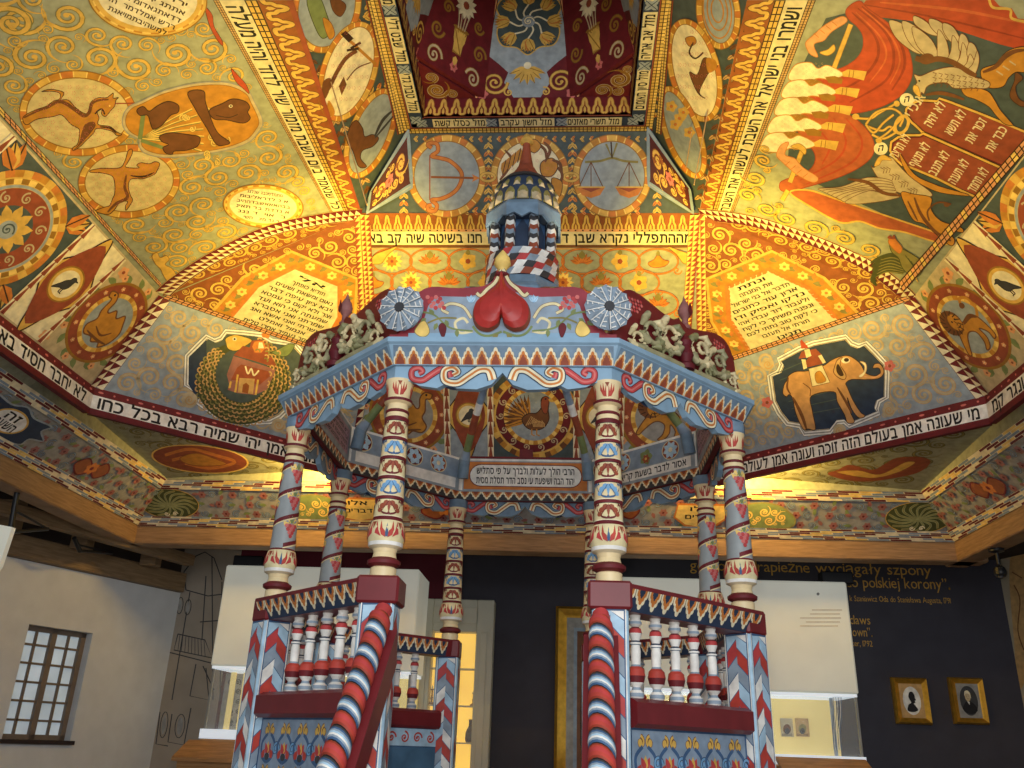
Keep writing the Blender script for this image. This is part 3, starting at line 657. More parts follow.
def pend(sx):
    F = Facet([M2((-DW, DA, DZ), sx), M2((-DA, DW, DZ), sx), M2((-EW, EW, EZ), sx)], base='russet')
    m = lambda x, y: (x, y) if sx > 0 else (1061-x, y)
    L_ = F.L; (w0, _), (ax, ay) = F.pts[1], F.pts[2]; cx = w0/2; hgt = abs(ay); sg = 1 if ay > 0 else -1
    q = lambda x, y: (cx+x, sg*y)
    L_.scrolls([q(-cx, .02), q(cx, .02), q(0, hgt*.96)], [[q(x, y) for x, y in ((-.82, .02), (-.75, .62), (-.55, .95), (-.44, 1.18), (0, 1.2), (.44, 1.18), (.55, .95), (.75, .62), (.82, .02), (.4, .02), (0, .02), (-.4, .02), (0, .6), (-.4, .6), (.4, .6))]], .035, .11, 'gold', 'brown', 6, .17, tries=4000)
    # framed tablet of text
    fr = [(-.80, .05), (-.72, .62), (-.42, 1.16), (.42, 1.16), (.72, .62), (.80, .05)]
    L_.poly([q(*p) for p in fr], 'ochre'); L_.rib([q(*p) for p in fr], .035, 'gold')
    fr2 = [(-.58, .06), (-.52, .58), (-.28, .98), (.28, .98), (.52, .58), (.58, .06)]
    for i in range(5):
        a, b = fr[i], fr[i+1]; c, d = fr2[i], fr2[i+1]; n = 5
        for k in range(n):
            t = (k+.5)/n; x = (a[0]*(1-t)+b[0]*t+c[0]*(1-t)+d[0]*t)/2; y = (a[1]*(1-t)+b[1]*t+c[1]*(1-t)+d[1]*t)/2
            X_ = q(x, y)
            if k % 2: L_.flower(X_[0], X_[1], .06, 'lgold', 'orange', 6)
            else: L_.leaf(X_[0]-.05, X_[1], .6*sg, .12, .07, 'olive'); L_.leaf(X_[0]-.02, X_[1], 2.2*sg, .1, .05, 'orange')
    L_.poly([q(*p) for p in fr2], 'ivory'); L_.rib([q(*p) for p in fr2], .03, 'orange')
    for i in range(5):
        a, b = fr2[i], fr2[i+1]
        for k in range(8):
            t = (k+.5)/8; p = q(a[0]*(1-t)+b[0]*t, a[1]*(1-t)+b[1]*t); L_.leaf(p[0], p[1], math.atan2(sg*(b[1]-a[1]), b[0]-a[0])+.5, .085, .05, 'orange')
    LN = ['אל', 'תודיא כופתך', 'נאום ומשאת ושעים', 'ויבא ציון עיפה דבר', 'וצר ולא יקום כי עמטא', 'שמעתה אני הוא ועד', 'שמרתני ואני אסברא', 'עשרתי ואני אשא ואנ', 'אנמול ואמלט', 'ואומר נעמיד אחרי טלית'] if sx > 0 else ['ונתת', 'את המנחה', 'תדבר אל בני ישראל', 'ארון עוד כתובים', 'נדקו ואפיק ודו', 'ולעבוד דוד עבדי אהי', 'ונפנה משיחך כי לקח', 'כי לקח טוב נתתי לכם', 'תורתי אל תעזבו', 'תנינו']
    lh = .088; up_ = F.V*sg; e = (1, 0) if F.U.dot(_r) > 0 else (-1, 0)
    for k, t in enumerate(LN):
        y = .94-k*lh-.03; hw = (.26+(.98-y)*.6) if y > .58 else .5
        hw = min(hw, .5)*(.9 if k not in (0, 1, 8) else .6)*(.34 if sx < 0 and k == 9 else 1)
        p = q(-hw*e[0], y-lh*.5); L_.text(t, p[0], p[1], 2*hw, lh*.52, 'ink', e, (0, sg))
    s, L, w = F.sub(q(-cx, 0), q(cx, 0), q(cx-.03, .07), q(-cx+.03, .07)); s.ladder(L, w, 40, 'dbrown', 'peach')
    a, b, c = F.pts; t0 = (a, c)
    ip = F.pts[1] if True else 0
    for A, B in ((F.pts[1], F.pts[2]),):
        d = ((B[0]-A[0]), (B[1]-A[1])); ln = math.hypot(*d); nx, ny = -d[1]/ln*.06, d[0]/ln*.06
        if (cx-A[0])*nx+(sg*.3-A[1])*ny < 0: nx, ny = -nx, -ny
        L_.tri([(A[0]+nx, A[1]+ny), (B[0]+nx*.2, B[1]+ny*.2)], .12, 30, 'rust', 'lgold', 'gold')
    F.mb.build('pendentive', ceil, ('left' if sx > 0 else 'right')+' pendentive with a gold-framed Hebrew text above the '+('coiled fish' if sx > 0 else 'elephant'))
pend(1); pend(-1)
# ---- lower faces
def medal(p, cx, cy, R, inner='slate', ring='rust', fl=True):
    if fl:
        for k in range(16):
            a = k*2*PI/16; p.leaf(cx+R*1.02*math.cos(a), cy+R*1.02*math.sin(a), a+.9, R*.3, R*.16, 'leaf'); 
            if k % 2: p.flower(cx+R*1.12*math.cos(a+.2), cy+R*1.12*math.sin(a+.2), R*.1, 'peach', 'rust', 5)
    p.ell(cx, cy, R, R, 'gold'); p.ring(cx, cy, R, R, R*.07, 'dgold'); p.ring(cx, cy, R*.86, R*.86, R*.22, ring)
    for k in range(12):
        a = k*2*PI/12; p.flower(cx+R*.86*math.cos(a), cy+R*.86*math.sin(a), R*.06, 'peach', 'cream', 5)
    p.dring(cx, cy, R*.7, R*.7, R*.1, ('gold', 'ochre', 'lgold'), 0, 30); p.ell(cx, cy, R*.64, R*.64, inner)
def rosette(p, cx, cy, R):
    p.ell(cx, cy, R, R, 'gold'); p.dring(cx, cy, R*.95, R*.95, R*.12, ('orange', 'gold', 'ochre'), 0, 40); p.dring(cx, cy, R*.82, R*.82, R*.09, ('lgold', 'dgold'), 0, 40)
    p.ring(cx, cy, R*.74, R*.74, R*.05, 'slate'); p.ell(cx, cy, R*.71, R*.71, 'rust')
    for k in range(10): a = k*2*PI/10; p.spiral(cx+R*.56*math.cos(a), cy+R*.56*math.sin(a), R*.11, a, 1.4, 1, R*.03, 'beige')
    p.ell(cx, cy, R*.42, R*.42, 'teal'); p.flower(cx, cy, R*.42, 'gold', 'rust', 10); p.ell(cx, cy, R*.16, R*.16, 'slate'); p.spiral(cx, cy, R*.13, 0, 1.5, 1, R*.03, 'teal')
def diamond(p, cx, cy, w, h, bird=True, fl=1):
    def dm(k, lob=True): 
        return [(cx, cy+h*k), (cx+w*.32*k, cy+h*.62*k), (cx+w*.3*k, cy+h*.5*k), (cx+w*.62*k, cy+h*.34*k), (cx+w*k, cy), (cx+w*.62*k, cy-h*.34*k), (cx+w*.3*k, cy-h*.5*k), (cx+w*.32*k, cy-h*.62*k), (cx, cy-h*k), (cx-w*.32*k, cy-h*.62*k), (cx-w*.3*k, cy-h*.5*k), (cx-w*.62*k, cy-h*.34*k), (cx-w*k, cy), (cx-w*.62*k, cy+h*.34*k), (cx-w*.3*k, cy+h*.5*k), (cx-w*.32*k, cy+h*.62*k)]
    p.blob(dm(1), 'gold', 'dbrown', w*.05); p.poly([(cx, cy+h*.84), (cx+w*.74, cy), (cx, cy-h*.84), (cx-w*.74, cy)], 'rust', True)
    p.ell(cx, cy, w*.56, w*.56, 'gold'); p.ring(cx, cy, w*.56, w*.56, w*.05, 'dgold'); p.ell(cx, cy, w*.44, w*.44, 'cream')
    if bird:
        q = lambda L_: [(cx+fl*w*.4*x, cy+w*.4*y) for x, y in L_]
        p.blob(q([(-.85, -.75), (-.5, -.2), (-.25, .2), (0, .42), (.12, .68), (.34, .78), (.5, .66), (.72, .6), (.5, .52), (.46, .3), (.4, -.1), (.16, -.4), (-.2, -.45), (-.5, -.6)]), 'charcoal', 'ink', w*.02)
        for e in (-.05, .12): p.line(q([(e, -.42), (e, -.72), (e+.14, -.76)]), w*.04, 'dbrown', sm=False)
def border(p, x, y0, y1, w):
    # upright strip of red arrow points between panels
    p.rect(x-w, x+w, y0, y1, 'cream'); n = 7; h = p.up(); q = (y1-y0)/n
    for k in range(n):
        y = y0+k*q; p.mb.add([p.mapf(x-w*.8, y, h), p.mapf(x+w*.8, y, h), p.mapf(x, y+q*1.3 if k < n-1 else y+q, h+.0002)], [(0, 1, 2)], 'rust')
    p.rect(x-w*.2, x+w*.2, y0, y1, 'maroon')
def lion(p, cx, cy, s, fl=1):
    q = lambda L: [(cx+fl*s*x, cy+s*y) for x, y in L]
    p.line(q([(-.42, -.02), (-.6, .12), (-.62, .36), (-.46, .46), (-.34, .34)]), s*.07, 'ochre')
    p.ell(*q([(-.36, .34)])[0], s*.08, s*.06, 'brown')
    p.blob(q([(-.44, .02), (-.3, .14), (0, .12), (.2, .2), (.3, .05), (.42, -.1), (.58, -.38), (.52, -.44), (.4, -.32), (.2, -.14), (.04, -.1), (-.1, -.2), (-.06, -.42), (.06, -.56), (-.08, -.56), (-.22, -.4), (-.24, -.18), (-.36, -.34), (-.34, -.5), (-.46, -.46), (-.48, -.2)]), 'ochre', 'brown', s*.03)
    p.line(q([(-.44, 0), (-.3, .1), (0, .08)]), s*.09, 'brown', taper=True)
    p.ell(*q([(.26, .26)])[0], s*.3, s*.28, 'brown'); p.ell(*q([(.16, .22)])[0], s*.17, s*.19, 'ochre')
    for k in range(14):
        a = k*.45; p.line(q([(.26+.17*math.cos(a), .26+.17*math.sin(a)), (.26+.3*math.cos(a+.2), .26+.3*math.sin(a+.2))]), s*.025, 'dbrown', sm=False)
    for e in (.1, .22): p.ell(*q([(e, .27)])[0], s*.025, s*.025, 'ink', n=8)
    p.line(q([(.16, .26), (.13, .17), (.18, .16)]), s*.02, 'dbrown', sm=False); p.line(q([(.08, .12), (.16, .09), (.22, .12)]), s*.02, 'dbrown')
def camel(p, cx, cy, s, fl=1):
    q = lambda L: [(cx+fl*s*x, cy+s*y) for x, y in L]
    p.blob(q([(-.46, -.3), (-.5, -.02), (-.36, .2), (-.22, .34), (-.08, .18), (.08, .3), (.2, .16), (.28, .2), (.3, .42), (.42, .56), (.6, .52), (.56, .4), (.44, .38), (.42, .1), (.34, -.08), (.44, -.3), (.32, -.46), (.1, -.42), (-.02, -.5), (-.2, -.42), (-.3, -.5)]), 'ochre', 'brown', s*.035)
    p.line(q([(-.3, -.1), (-.1, -.28), (.2, -.2)]), s*.05, 'brown', taper=True); p.line(q([(-.4, -.36), (-.1, -.4), (.3, -.38)]), s*.06, 'brown', taper=True); p.ell(*q([(.46, .5)])[0], s*.03, s*.03, 'ink', n=8)
def turkey(p, cx, cy, s):
    q = lambda L: [(cx+s*x, cy+s*y) for x, y in L]
    for k in range(13):
        a = 1.55+k*.16; p.leaf(cx-.12*s, cy-.12*s, a, s*.78, s*.15, 'brown' if k % 2 else 'ochre', 'dbrown')
    p.blob(q([(-.3, -.1), (-.1, .08), (.14, .1), (.3, .3), (.28, .5), (.36, .6), (.5, .58), (.52, .44), (.5, .2), (.52, -.1), (.36, -.36), (.1, -.44), (-.16, -.36)]), 'brown', 'dbrown', s*.03)
    for k in range(9): p.line(q([(-.18+.06*k, -.3+.02*k), (-.02+.05*k, .0-.03*k), (.06+.04*k, -.34)]), s*.03, 'tan', sm=False)
    p.blob(q([(.28, .3), (.3, .52), (.4, .62), (.52, .56), (.5, .3), (.46, .1), (.36, .1)]), 'rust', 'dbrown', s*.02); p.leaf(*q([(.5, .54)])[0], -.5, s*.2, s*.1, 'gold'); p.ell(*q([(.42, .54)])[0], s*.03, s*.03, 'ink', n=8)
    for k in (-.05, .1): p.line(q([(.05+k, -.4), (.05+k, -.58), (.14+k, -.62)]), s*.04, 'ochre', sm=False)
def lower(sx):
    # side lower face: rosette, lozenges, oval beasts
    F = Facet([M2((-CW, NEAR, C1), sx), M2((-CW, CA, C1), sx), M2((-DW, DA, DZ), sx), M2((-DW, NEAR, DZ), sx)], base='beige')
    up = 1 if F.pts[2][1] > 0 else -1; H = abs(F.pts[2][1])
    P = Paint(F.mb, lambda u, v, h: F.O+F.U*u+F.V*(v*up)+F.N*h)
    far = F.pts[1][0]; y = H/2
    for x0, x1, c in ((far-1.12, far, 'beige'), (far-1.72, far-1.12, 'cream'), (far-3.0, far-1.72, 'teal'), (far-3.6, far-3.0, 'cream'), (0, far-3.6, 'teal')): P.rect(x0, x1, .02, H-.02, c)
    ex = [(far-.62, y, .5, .5)]
    medal(P, far-.6, y, .47); (camel if sx > 0 else lion)(P, far-.6, y, .5, -1 if sx > 0 else 1)
    for q in ((far-1.12, .1), (far-.98, H-.12), (far-.2, H-.12)): P.flower(q[0], q[1], .07, 'peach', 'rust', 5)
    for cx in (far-1.42, far-3.3): diamond(P, cx, y, .34, H*.52, True)
    for cx in (far-2.36, far-4.2):
        rosette(P, cx, y, .55)
        for a in (.785, 2.356, 3.93, 5.5):
            for k in (-.35, 0, .35): P.leaf(cx+.58*math.cos(a), y+.52*math.sin(a), a+k, .26, .12, 'orange' if k else 'gold', 'dbrown')
    for x in (far-1.12, far-1.72, far-3.0, far-3.6): border(P, x, .02, H-.02, .035)
    # band of triangles by the fold to the pendentive
    A, B = (F.pts[1][0], 0), (F.pts[2][0], H)
    P.tri([(A[0]-.045, A[1]), (B[0]-.045, B[1])], .09, 11, 'maroon', 'cream', None, True)
    F.mb.build('cove_face', ceil, ('left' if sx > 0 else 'right')+' lower vault face with a row of painted medallions: rosette, lozenge and oval beast')
lower(1); lower(-1)
def lower_far():
    F = Facet([Pt(-CA, CW, C1), Pt(CA, CW, C1), Pt(DA, DW, DZ), Pt(-DA, DW, DZ)], base='slate')
    up = 1 if F.pts[2][1] > 0 else -1; H = abs(F.pts[2][1]); P = Paint(F.mb, lambda u, v, h: F.O+F.U*u+F.V*(v*up)+F.N*h); y = H/2
    P.rect(1.78, 2.88, 0, H, 'teal'); P.rect(1.22, 1.78, 0, H, 'slate'); P.rect(2.88, 3.44, 0, H, 'slate'); rosx = 2.33
    medal(P, .72, y, .5, 'grey'); camel(P, .72, y, .52, 1); medal(P, 3.94, y, .5, 'grey'); lion(P, 3.94, y, .52, -1)
    for cx in (1.5, 3.16): diamond(P, cx, y, .29, H*.5)
    P.ell(rosx, y, .56, .56, 'gold'); P.dring(rosx, y, .54, .54, .07, ('ochre', 'gold', 'brown'), 0, 44); P.ell(rosx, y, .48, .48, 'maroon')
    for k in range(14): a = k*2*PI/14; P.spiral(rosx+.42*math.cos(a), y+.42*math.sin(a), .055, a, 1.3, 1, .016, 'beige')
    P.dring(rosx, y, .35, .35, .06, ('ochre', 'lgold'), 0, 40); P.ell(rosx, y, .325, .325, 'slate'); dots(P, rosx, y, .28, .28, 8, 'cream', 3, .008); turkey(P, rosx-.02, y, .42)
    for x in (1.22, 1.78, 2.88, 3.44): border(P, x, 0, H, .04)
    F.mb.build('cove_face', ceil, 'far lower vault face with a turkey in a rope-ringed medallion between bird lozenges')
lower_far()
def scallframe(X, pts, fill):
    X.blob(pts, 'beige', 'grey', 1, sm=False)
    cx = sum(p[0] for p in pts)/len(pts); cy = sum(p[1] for p in pts)/len(pts)
    X.rib(pts, 5.4, 'charcoal', True); X.rib(pts, 4.6, 'white', True); X.rib(pts, 1.3, 'grey', True); X.poly([(cx+(x-cx)*.945, cy+(y-cy)*.93) for x, y in pts], fill)
def diag_lower(sx):
    F = Facet([M2((-CW, CA, C1), sx), M2((-CA, CW, C1), sx), M2((-DA, DW, DZ), sx), M2((-DW, DA, DZ), sx)], base='slate')
    w0 = F.pts[1][0]; H = abs(F.pts[2][1]); up = 1 if F.pts[2][1] > 0 else -1
    P = Paint(F.mb, lambda u, v, h: F.O+F.U*u+F.V*(v*up)+F.N*h)
    reg = [(.13, .03), (w0-.13, .03), (w0-.36, H-.04), (.36, H-.04)]
    fo = Z([(95,500),(100,330),(160,270),(215,215),(262,240),(300,225),(330,185),(430,192),(540,205),(600,240),(740,262),(800,330),(810,560),(760,640),(690,650),(650,690),(590,720),(430,725),(270,680),(165,605),(150,535)], 5.907, 170, 300) if sx > 0 else Z([(65,320),(130,290),(150,240),(130,205),(270,130),(370,90),(600,45),(640,90),(690,110),(740,90),(810,160),(880,235),(890,300),(885,470),(830,500),(815,550),(830,580),(620,670),(590,640),(540,645),(490,710),(310,725),(280,670),(190,655),(130,580),(90,500)], 6.98, 760, 330)
    fo = [(x, y*up) for x, y in (F.px(*q_) for q_ in fo)]
    P.scrolls(reg, [fo], .04, .14, 'beige', 'tan', 14 if sx > 0 else 15, .13, None, tries=12000)
    # maroon dotted band at the foot
    X = F.X
    if sx > 0:
        z = lambda q: Z(q, 5.907, 170, 300)
        out = z([(95,500),(100,330),(160,270),(215,215),(262,240),(300,225),(330,185),(430,192),(540,205),(600,240),(740,262),(800,330),(810,560),(760,640),(690,650),(650,690),(590,720),(430,725),(270,680),(165,605),(150,535)])
        scallframe(X, out, 'teal')
        X.poly(z([(110,340),(215,235),(215,420),(190,560),(165,590),(110,500)]), 'navy')
        # fish coiled round a walled town
        C = (170+445/5.907, 300+462/5.907)
        ring = []
        for k in range(41):
            a = math.radians(-118-k*7.9); r = 36+3*math.sin(k*.16)
            ring.append((C[0]+r*math.cos(a)*1.0, C[1]-r*math.sin(a)*-1*.97))
        X.rib(ring, lambda t: 7+15*min(1, t*4)*min(1, (1-t)*2.6+.25), 'dolive')
        h = X.up(2)
        for i in range(2, 40):
            for j in range(6):
                wv = (7+15*min(1, i/10)*min(1, (1-i/40)*2.6+.25))/2; o = (-1+.4*j)*wv*.98; a = math.radians(-118-(i+.5*(j % 2))*7.9); r = 36+3*math.sin(i*.16)+o
                x, y = C[0]+r*math.cos(a), C[1]+r*math.sin(a)*.97
                X.rib([(x+2.3*math.cos(b+a), y+2.3*math.sin(b+a)) for b in (-1.5, -.75, 0, .75, 1.5)], 1.5, 'tan' if (i+j) % 3 else 'olive', h=h+.00005*((i*5+j) % 7))
        X.blob(z([(330,225),(380,205),(430,215),(485,238),(440,275),(390,300),(345,290),(330,255)]), 'gold', 'dolive', .8); X.ell(234.5, 339, 2.2, 1.8, 'cream', n=10); X.ell(234.5, 339, 1.1, 1.1, 'ink', n=8)
        X.blob(z([(650,330),(600,310),(640,290),(700,260),(735,265),(720,300),(690,330)]), 'leaf', 'dolive', .7)
        X.poly(z([(375,330),(335,440),(350,500),(340,530),(400,550),(500,560),(570,530),(600,470),(625,410),(500,370)]), 'dusty')
        X.poly(z([(375,325),(430,270),(470,280),(480,240),(540,232),(592,262),(580,330),(600,335),(640,405),(500,360)]), 'rust')
        X.poly(z([(485,275),(500,245),(550,240),(565,280),(540,310),(500,310)]), 'orange'); X.poly(z([(525,250),(545,250),(555,285),(520,285)]), 'cream')
        X.poly(z([(395,400),(420,380),(580,420),(590,450),(530,500),(360,470)]), 'rust'); X.line(z([(445,390),(460,435),(480,405),(495,445),(525,415)]), 1.6, 'cream')
        X.poly(z([(410,460),(500,465),(490,555),(400,545)]), 'tan'); X.poly(z([(425,545),(430,500),(450,488),(468,505),(460,552)]), 'dorange')
        for q in ([(400,440),(385,545)], [(520,470),(505,560)], [(360,480),(350,520)]): X.line(z(q), 2, 'gold', sm=False)
        X.poly(z([(540,195),(590,200),(585,225),(545,220)]), 'orange')
        X.ell(170+115/5.907, 300+590/5.907, 8, 8, 'beige'); X.spiral(170+115/5.907, 300+590/5.907, 6, 0, 1.6, 1, 1.3, 'tan'); X.ell(170+640/5.907, 300+740/5.907, 7, 7, 'beige'); X.spiral(170+640/5.907, 300+740/5.907, 5.5, 0, 1.6, 1, 1.2, 'tan')
    else:
        z = lambda q: Z(q, 6.98, 760, 330)
        out = z([(65,320),(130,290),(150,240),(130,205),(270,130),(370,90),(600,45),(640,90),(690,110),(740,90),(810,160),(880,235),(890,300),(885,470),(830,500),(815,550),(830,580),(620,670),(590,640),(540,645),(490,710),(310,725),(280,670),(190,655),(130,580),(90,500)])
        scallframe(X, out, 'navy')
        for k in range(7): X.line(z([(120+20*k, 300+50*k), (400+30*k, 180+60*k)]), .8, 'teal', sm=False)
        X.blob(z([(160,440),(170,380),(190,350),(200,320),(250,290),(330,285),(440,250),(500,210),(560,185),(620,180),(680,215),(710,250),(740,300),(800,320),(840,300),(830,265),(790,265),(800,238),(835,235),(862,270),(860,310),(820,340),(730,345),(640,345),(600,370),(610,400),(650,490),(700,570),(735,600),(690,612),(640,550),(610,470),(630,570),(660,640),(612,648),(590,590),(540,500),(515,430),(360,460),(365,560),(388,690),(340,690),(330,690),(300,690),(250,580),(230,480),(205,450),(185,465)]), 'skin', 'dbrown', .8)
        X.line(z([(230,470),(290,590),(325,690)]), 3.4, 'brown', taper=True); X.line(z([(540,400),(600,500),(640,580)]), 2.6, 'brown', taper=True); X.line(z([(200,330),(190,400),(215,450)]), 2, 'brown', taper=True); X.line(z([(300,370),(350,410),(350,460)]), .9, 'brown')
        X.blob(z([(520,260),(540,210),(575,190),(560,240),(600,310),(590,345),(545,330),(515,295)]), 'tan', 'brown', .8); X.blob(z([(535,250),(550,240),(585,310),(560,320),(535,290)]), 'dbrown')
        X.ell(760+598/6.98, 330+212/6.98, 4.4, 3, 'cream', n=12); X.ell(760+604/6.98, 330+208/6.98, 2.6, 2, 'dbrown', n=10)
        X.blob(z([(690,320),(725,290),(730,250),(700,220),(735,230),(745,270),(730,310),(705,330)]), 'cream', 'tan', .6); X.line(z([(730,325),(800,330),(840,310)]), 1.2, 'peach')
        X.poly(z([(340,270),(435,245),(490,365),(365,395)]), 'ivory'); X.rib(z([(340,270),(435,245),(490,365),(365,395)]), .8, 'brown', True); X.blob(z([(385,310),(415,285),(445,315),(460,355),(400,370)]), 'ochre', 'dgold', .6)
        X.poly(z([(312,230),(340,190),(400,175),(440,235),(320,262)]), 'rust'); X.poly(z([(270,200),(290,150),(390,130),(430,170),(400,180),(340,190)]), 'rust'); X.poly(z([(290,130),(280,80),(290,65),(330,110),(340,125)]), 'curtain')
        X.poly(z([(310,140),(345,130),(360,180),(325,195)]), 'ivory'); X.poly(z([(290,205),(318,205),(330,265),(305,275)]), 'ivory'); X.poly(z([(405,180),(430,172),(460,225),(440,235)]), 'ivory')
        for q in ((640, 700), (55, 240), (900, 560)): X.ell(760+q[0]/6.98-(12 if q[0] == 640 else 0), 330+q[1]/6.98, 6.5, 6.5, 'beige'); X.spiral(760+q[0]/6.98-(12 if q[0] == 640 else 0), 330+q[1]/6.98, 5, 0, 1.6, 1, 1.2, 'tan')
        for q in ((905, 250), (50, 505)): X.flower(760+q[0]/6.98, 330+q[1]/6.98, 6, 'pink', 'rust', 5)
    # bands of triangles along both folds
    for A, B, d in (((0, 0), F.pts[3], .045), ((w0, 0), F.pts[2], -.045)):
        P.tri([(A[0]+d, 0), (B[0]+d, H)], .09, 11, 'maroon', 'cream', None, True)
    F.mb.build('pendentive_foot', ceil, 'blue grey panel with '+('a great fish coiled round a walled town' if sx > 0 else 'an elephant carrying a tower')+' in a scalloped frame')
diag_lower(1); diag_lower(-1)
# ---- cornice with the Hebrew text, one board per side of the octagon
def cornice(a, b, body, name, kfit=(.02, .96)):
    a = Vector(a); b = Vector(b); out = Vector((a.x+b.x-2*OX, a.y+b.y, 0)).normalized()
    F = Facet([Pt(0, 0, 0)+a*1+Vector((-OX, 0, C0-a.z)), b+Vector((0, 0, C0-b.z)), b+Vector((0, 0, C1-b.z)), a+Vector((0, 0, C1-a.z))], toward=(0, 0, 4.8), base='maroon', thick=.06)
    H = C1-C0; u1 = F.pts[1][0]; up = 1 if F.pts[2][1] > 0 else -1
    flip = F.U.dot(_r) < 0 if abs(F.U.dot(_r)) > .3 else (F.U.y < 0) == (a.x < 0)
    P = Paint(F.mb, lambda u, v, h: F.O+F.U*(u1-u if flip else u)+F.V*(v*up)+F.N*h)
    P.rect(0, u1, .065, .215, 'white'); P.rect(0, u1, .215, .3, 'maroon'); P.rect(0, u1, .0, .05, 'bordeaux')
    n = int(u1/.14); h = P.up()
    for k in range(n):
        P.ell(u1*(k+.5)/n, .258, .012 if k % 3 else .03, .012, 'pink', n=8)
    P.text(body, u1*kfit[0], .078, u1*kfit[1], .118, 'ink')
    F.mb.build('cornice', ceil, name)
q = lambda x, y: (x+OX, y, C0)
cornice(q(-CW, CA), q(-CA, CW), 'כל העונה אמן יהי שמיה רבא בכל כחו', 'left slanting cornice with bold black Hebrew on white')
cornice(q(CW, CA), q(CA, CW), 'מי שעונה אמן בעולם הזה זוכה ועונה אמן לעולם הבא', 'right slanting cornice with bold black Hebrew on white', (.03, .95))
cornice(q(-CW, NEAR), q(-CW, CA), 'לא יחבר חסיד באמן ואין גדול העונה אמן אמר ריש דיני זמר תהונו', 'left side cornice with Hebrew text')
cornice(q(CW, NEAR), q(CW, CA), 'גדול העונה אמן יותר מן המברך ועונין אחריו אמן כל נעים ונגר קמ', 'right side cornice with Hebrew text')
cornice(q(-CA, CW), q(CA, CW), 'דע לפני מי אתה עומד לפני מלך מלכי המלכים', 'far cornice behind the canopy')
# ---- soffit behind the cornice and the painted cove down to the timber frame
AW, AZ, ZS = 5.50, 4.27, 4.85
def soffit(sx):
    zs = lambda x, y: 4.785+(9.92-abs(x)-y)*.068
    S_ = lambda x, y: M2((x, y, zs(x, y)), sx)
    F = Facet([S_(-WB, WB), S_(-WB, 1.5), S_(-4.71, 1.5), S_(-4.71, 2.345), S_(-2.345, 4.71), S_(0, 4.71), S_(0, WB)], toward=(0, 0, 0), base='sage')
    for P_, Q_ in (((-WB, WB), (-WB, 1.5)), ((-WB, WB), (0, WB))): F.mb.slab([M2((*P_, ZB-.01), sx), M2((*Q_, ZB-.01), sx), M2((*Q_, zs(*Q_)+.02), sx), M2((*P_, zs(*P_)+.02), sx)], (0, -1, 0) if Q_[1] == WB else (sx, 0, 0), .04, 'sage')
    F.mb.slab([M2((-WB, NEAR, ZB-.01), sx), M2((-WB, 1.7, ZB-.01), sx), M2((-4.71, 1.7, 4.98), sx), M2((-4.71, NEAR, 4.98), sx)], (sx*.6, 0, -.8), .04, 'sage')
    X = F.X
    loc = [F.px(*q) for q in ([(175, 478), (100, 415), (340, 468), (340, 486)] if sx > 0 else [(910, 486), (980, 425), (745, 468), (745, 489)])]
    F.L.scrolls(loc, [], .05, .16, 'olive', 'dolive', 21, .12, tries=900)
    if sx > 0:
        X.ell(200, 459, 49, 14, 'lgold', 5); X.ell(200, 459, 47, 13, 'rust', 5)
        for q in ([(165,455),(190,449),(215,455),(235,462),(210,468),(185,463)], [(172,460),(195,456),(222,462)]): X.line(q, 3, 'orange')
        X.blob([(180,458),(196,453),(216,459),(226,464),(205,466),(188,464)], 'ochre', 'dorange', .8)
    else:
        X.blob([(828,474),(838,470),(850,465),(872,470),(885,464),(897,458),(920,457),(930,462),(918,472),(892,478),(868,481),(848,480)], 'rust', 'dorange', .8)
        X.blob([(836,472),(858,470),(880,474),(905,462),(915,463),(896,473),(870,478)], 'gold', 'dorange', .8)
    F.mb.build('soffit', ceil, ('left' if sx > 0 else 'right')+' corner soffit behind the cornice with a red oval beast, lit from the cornice')
soffit(1); soffit(-1)
STC = ['maroon', 'cream', 'greyblue', 'maroon', 'lgold', 'greyblue']
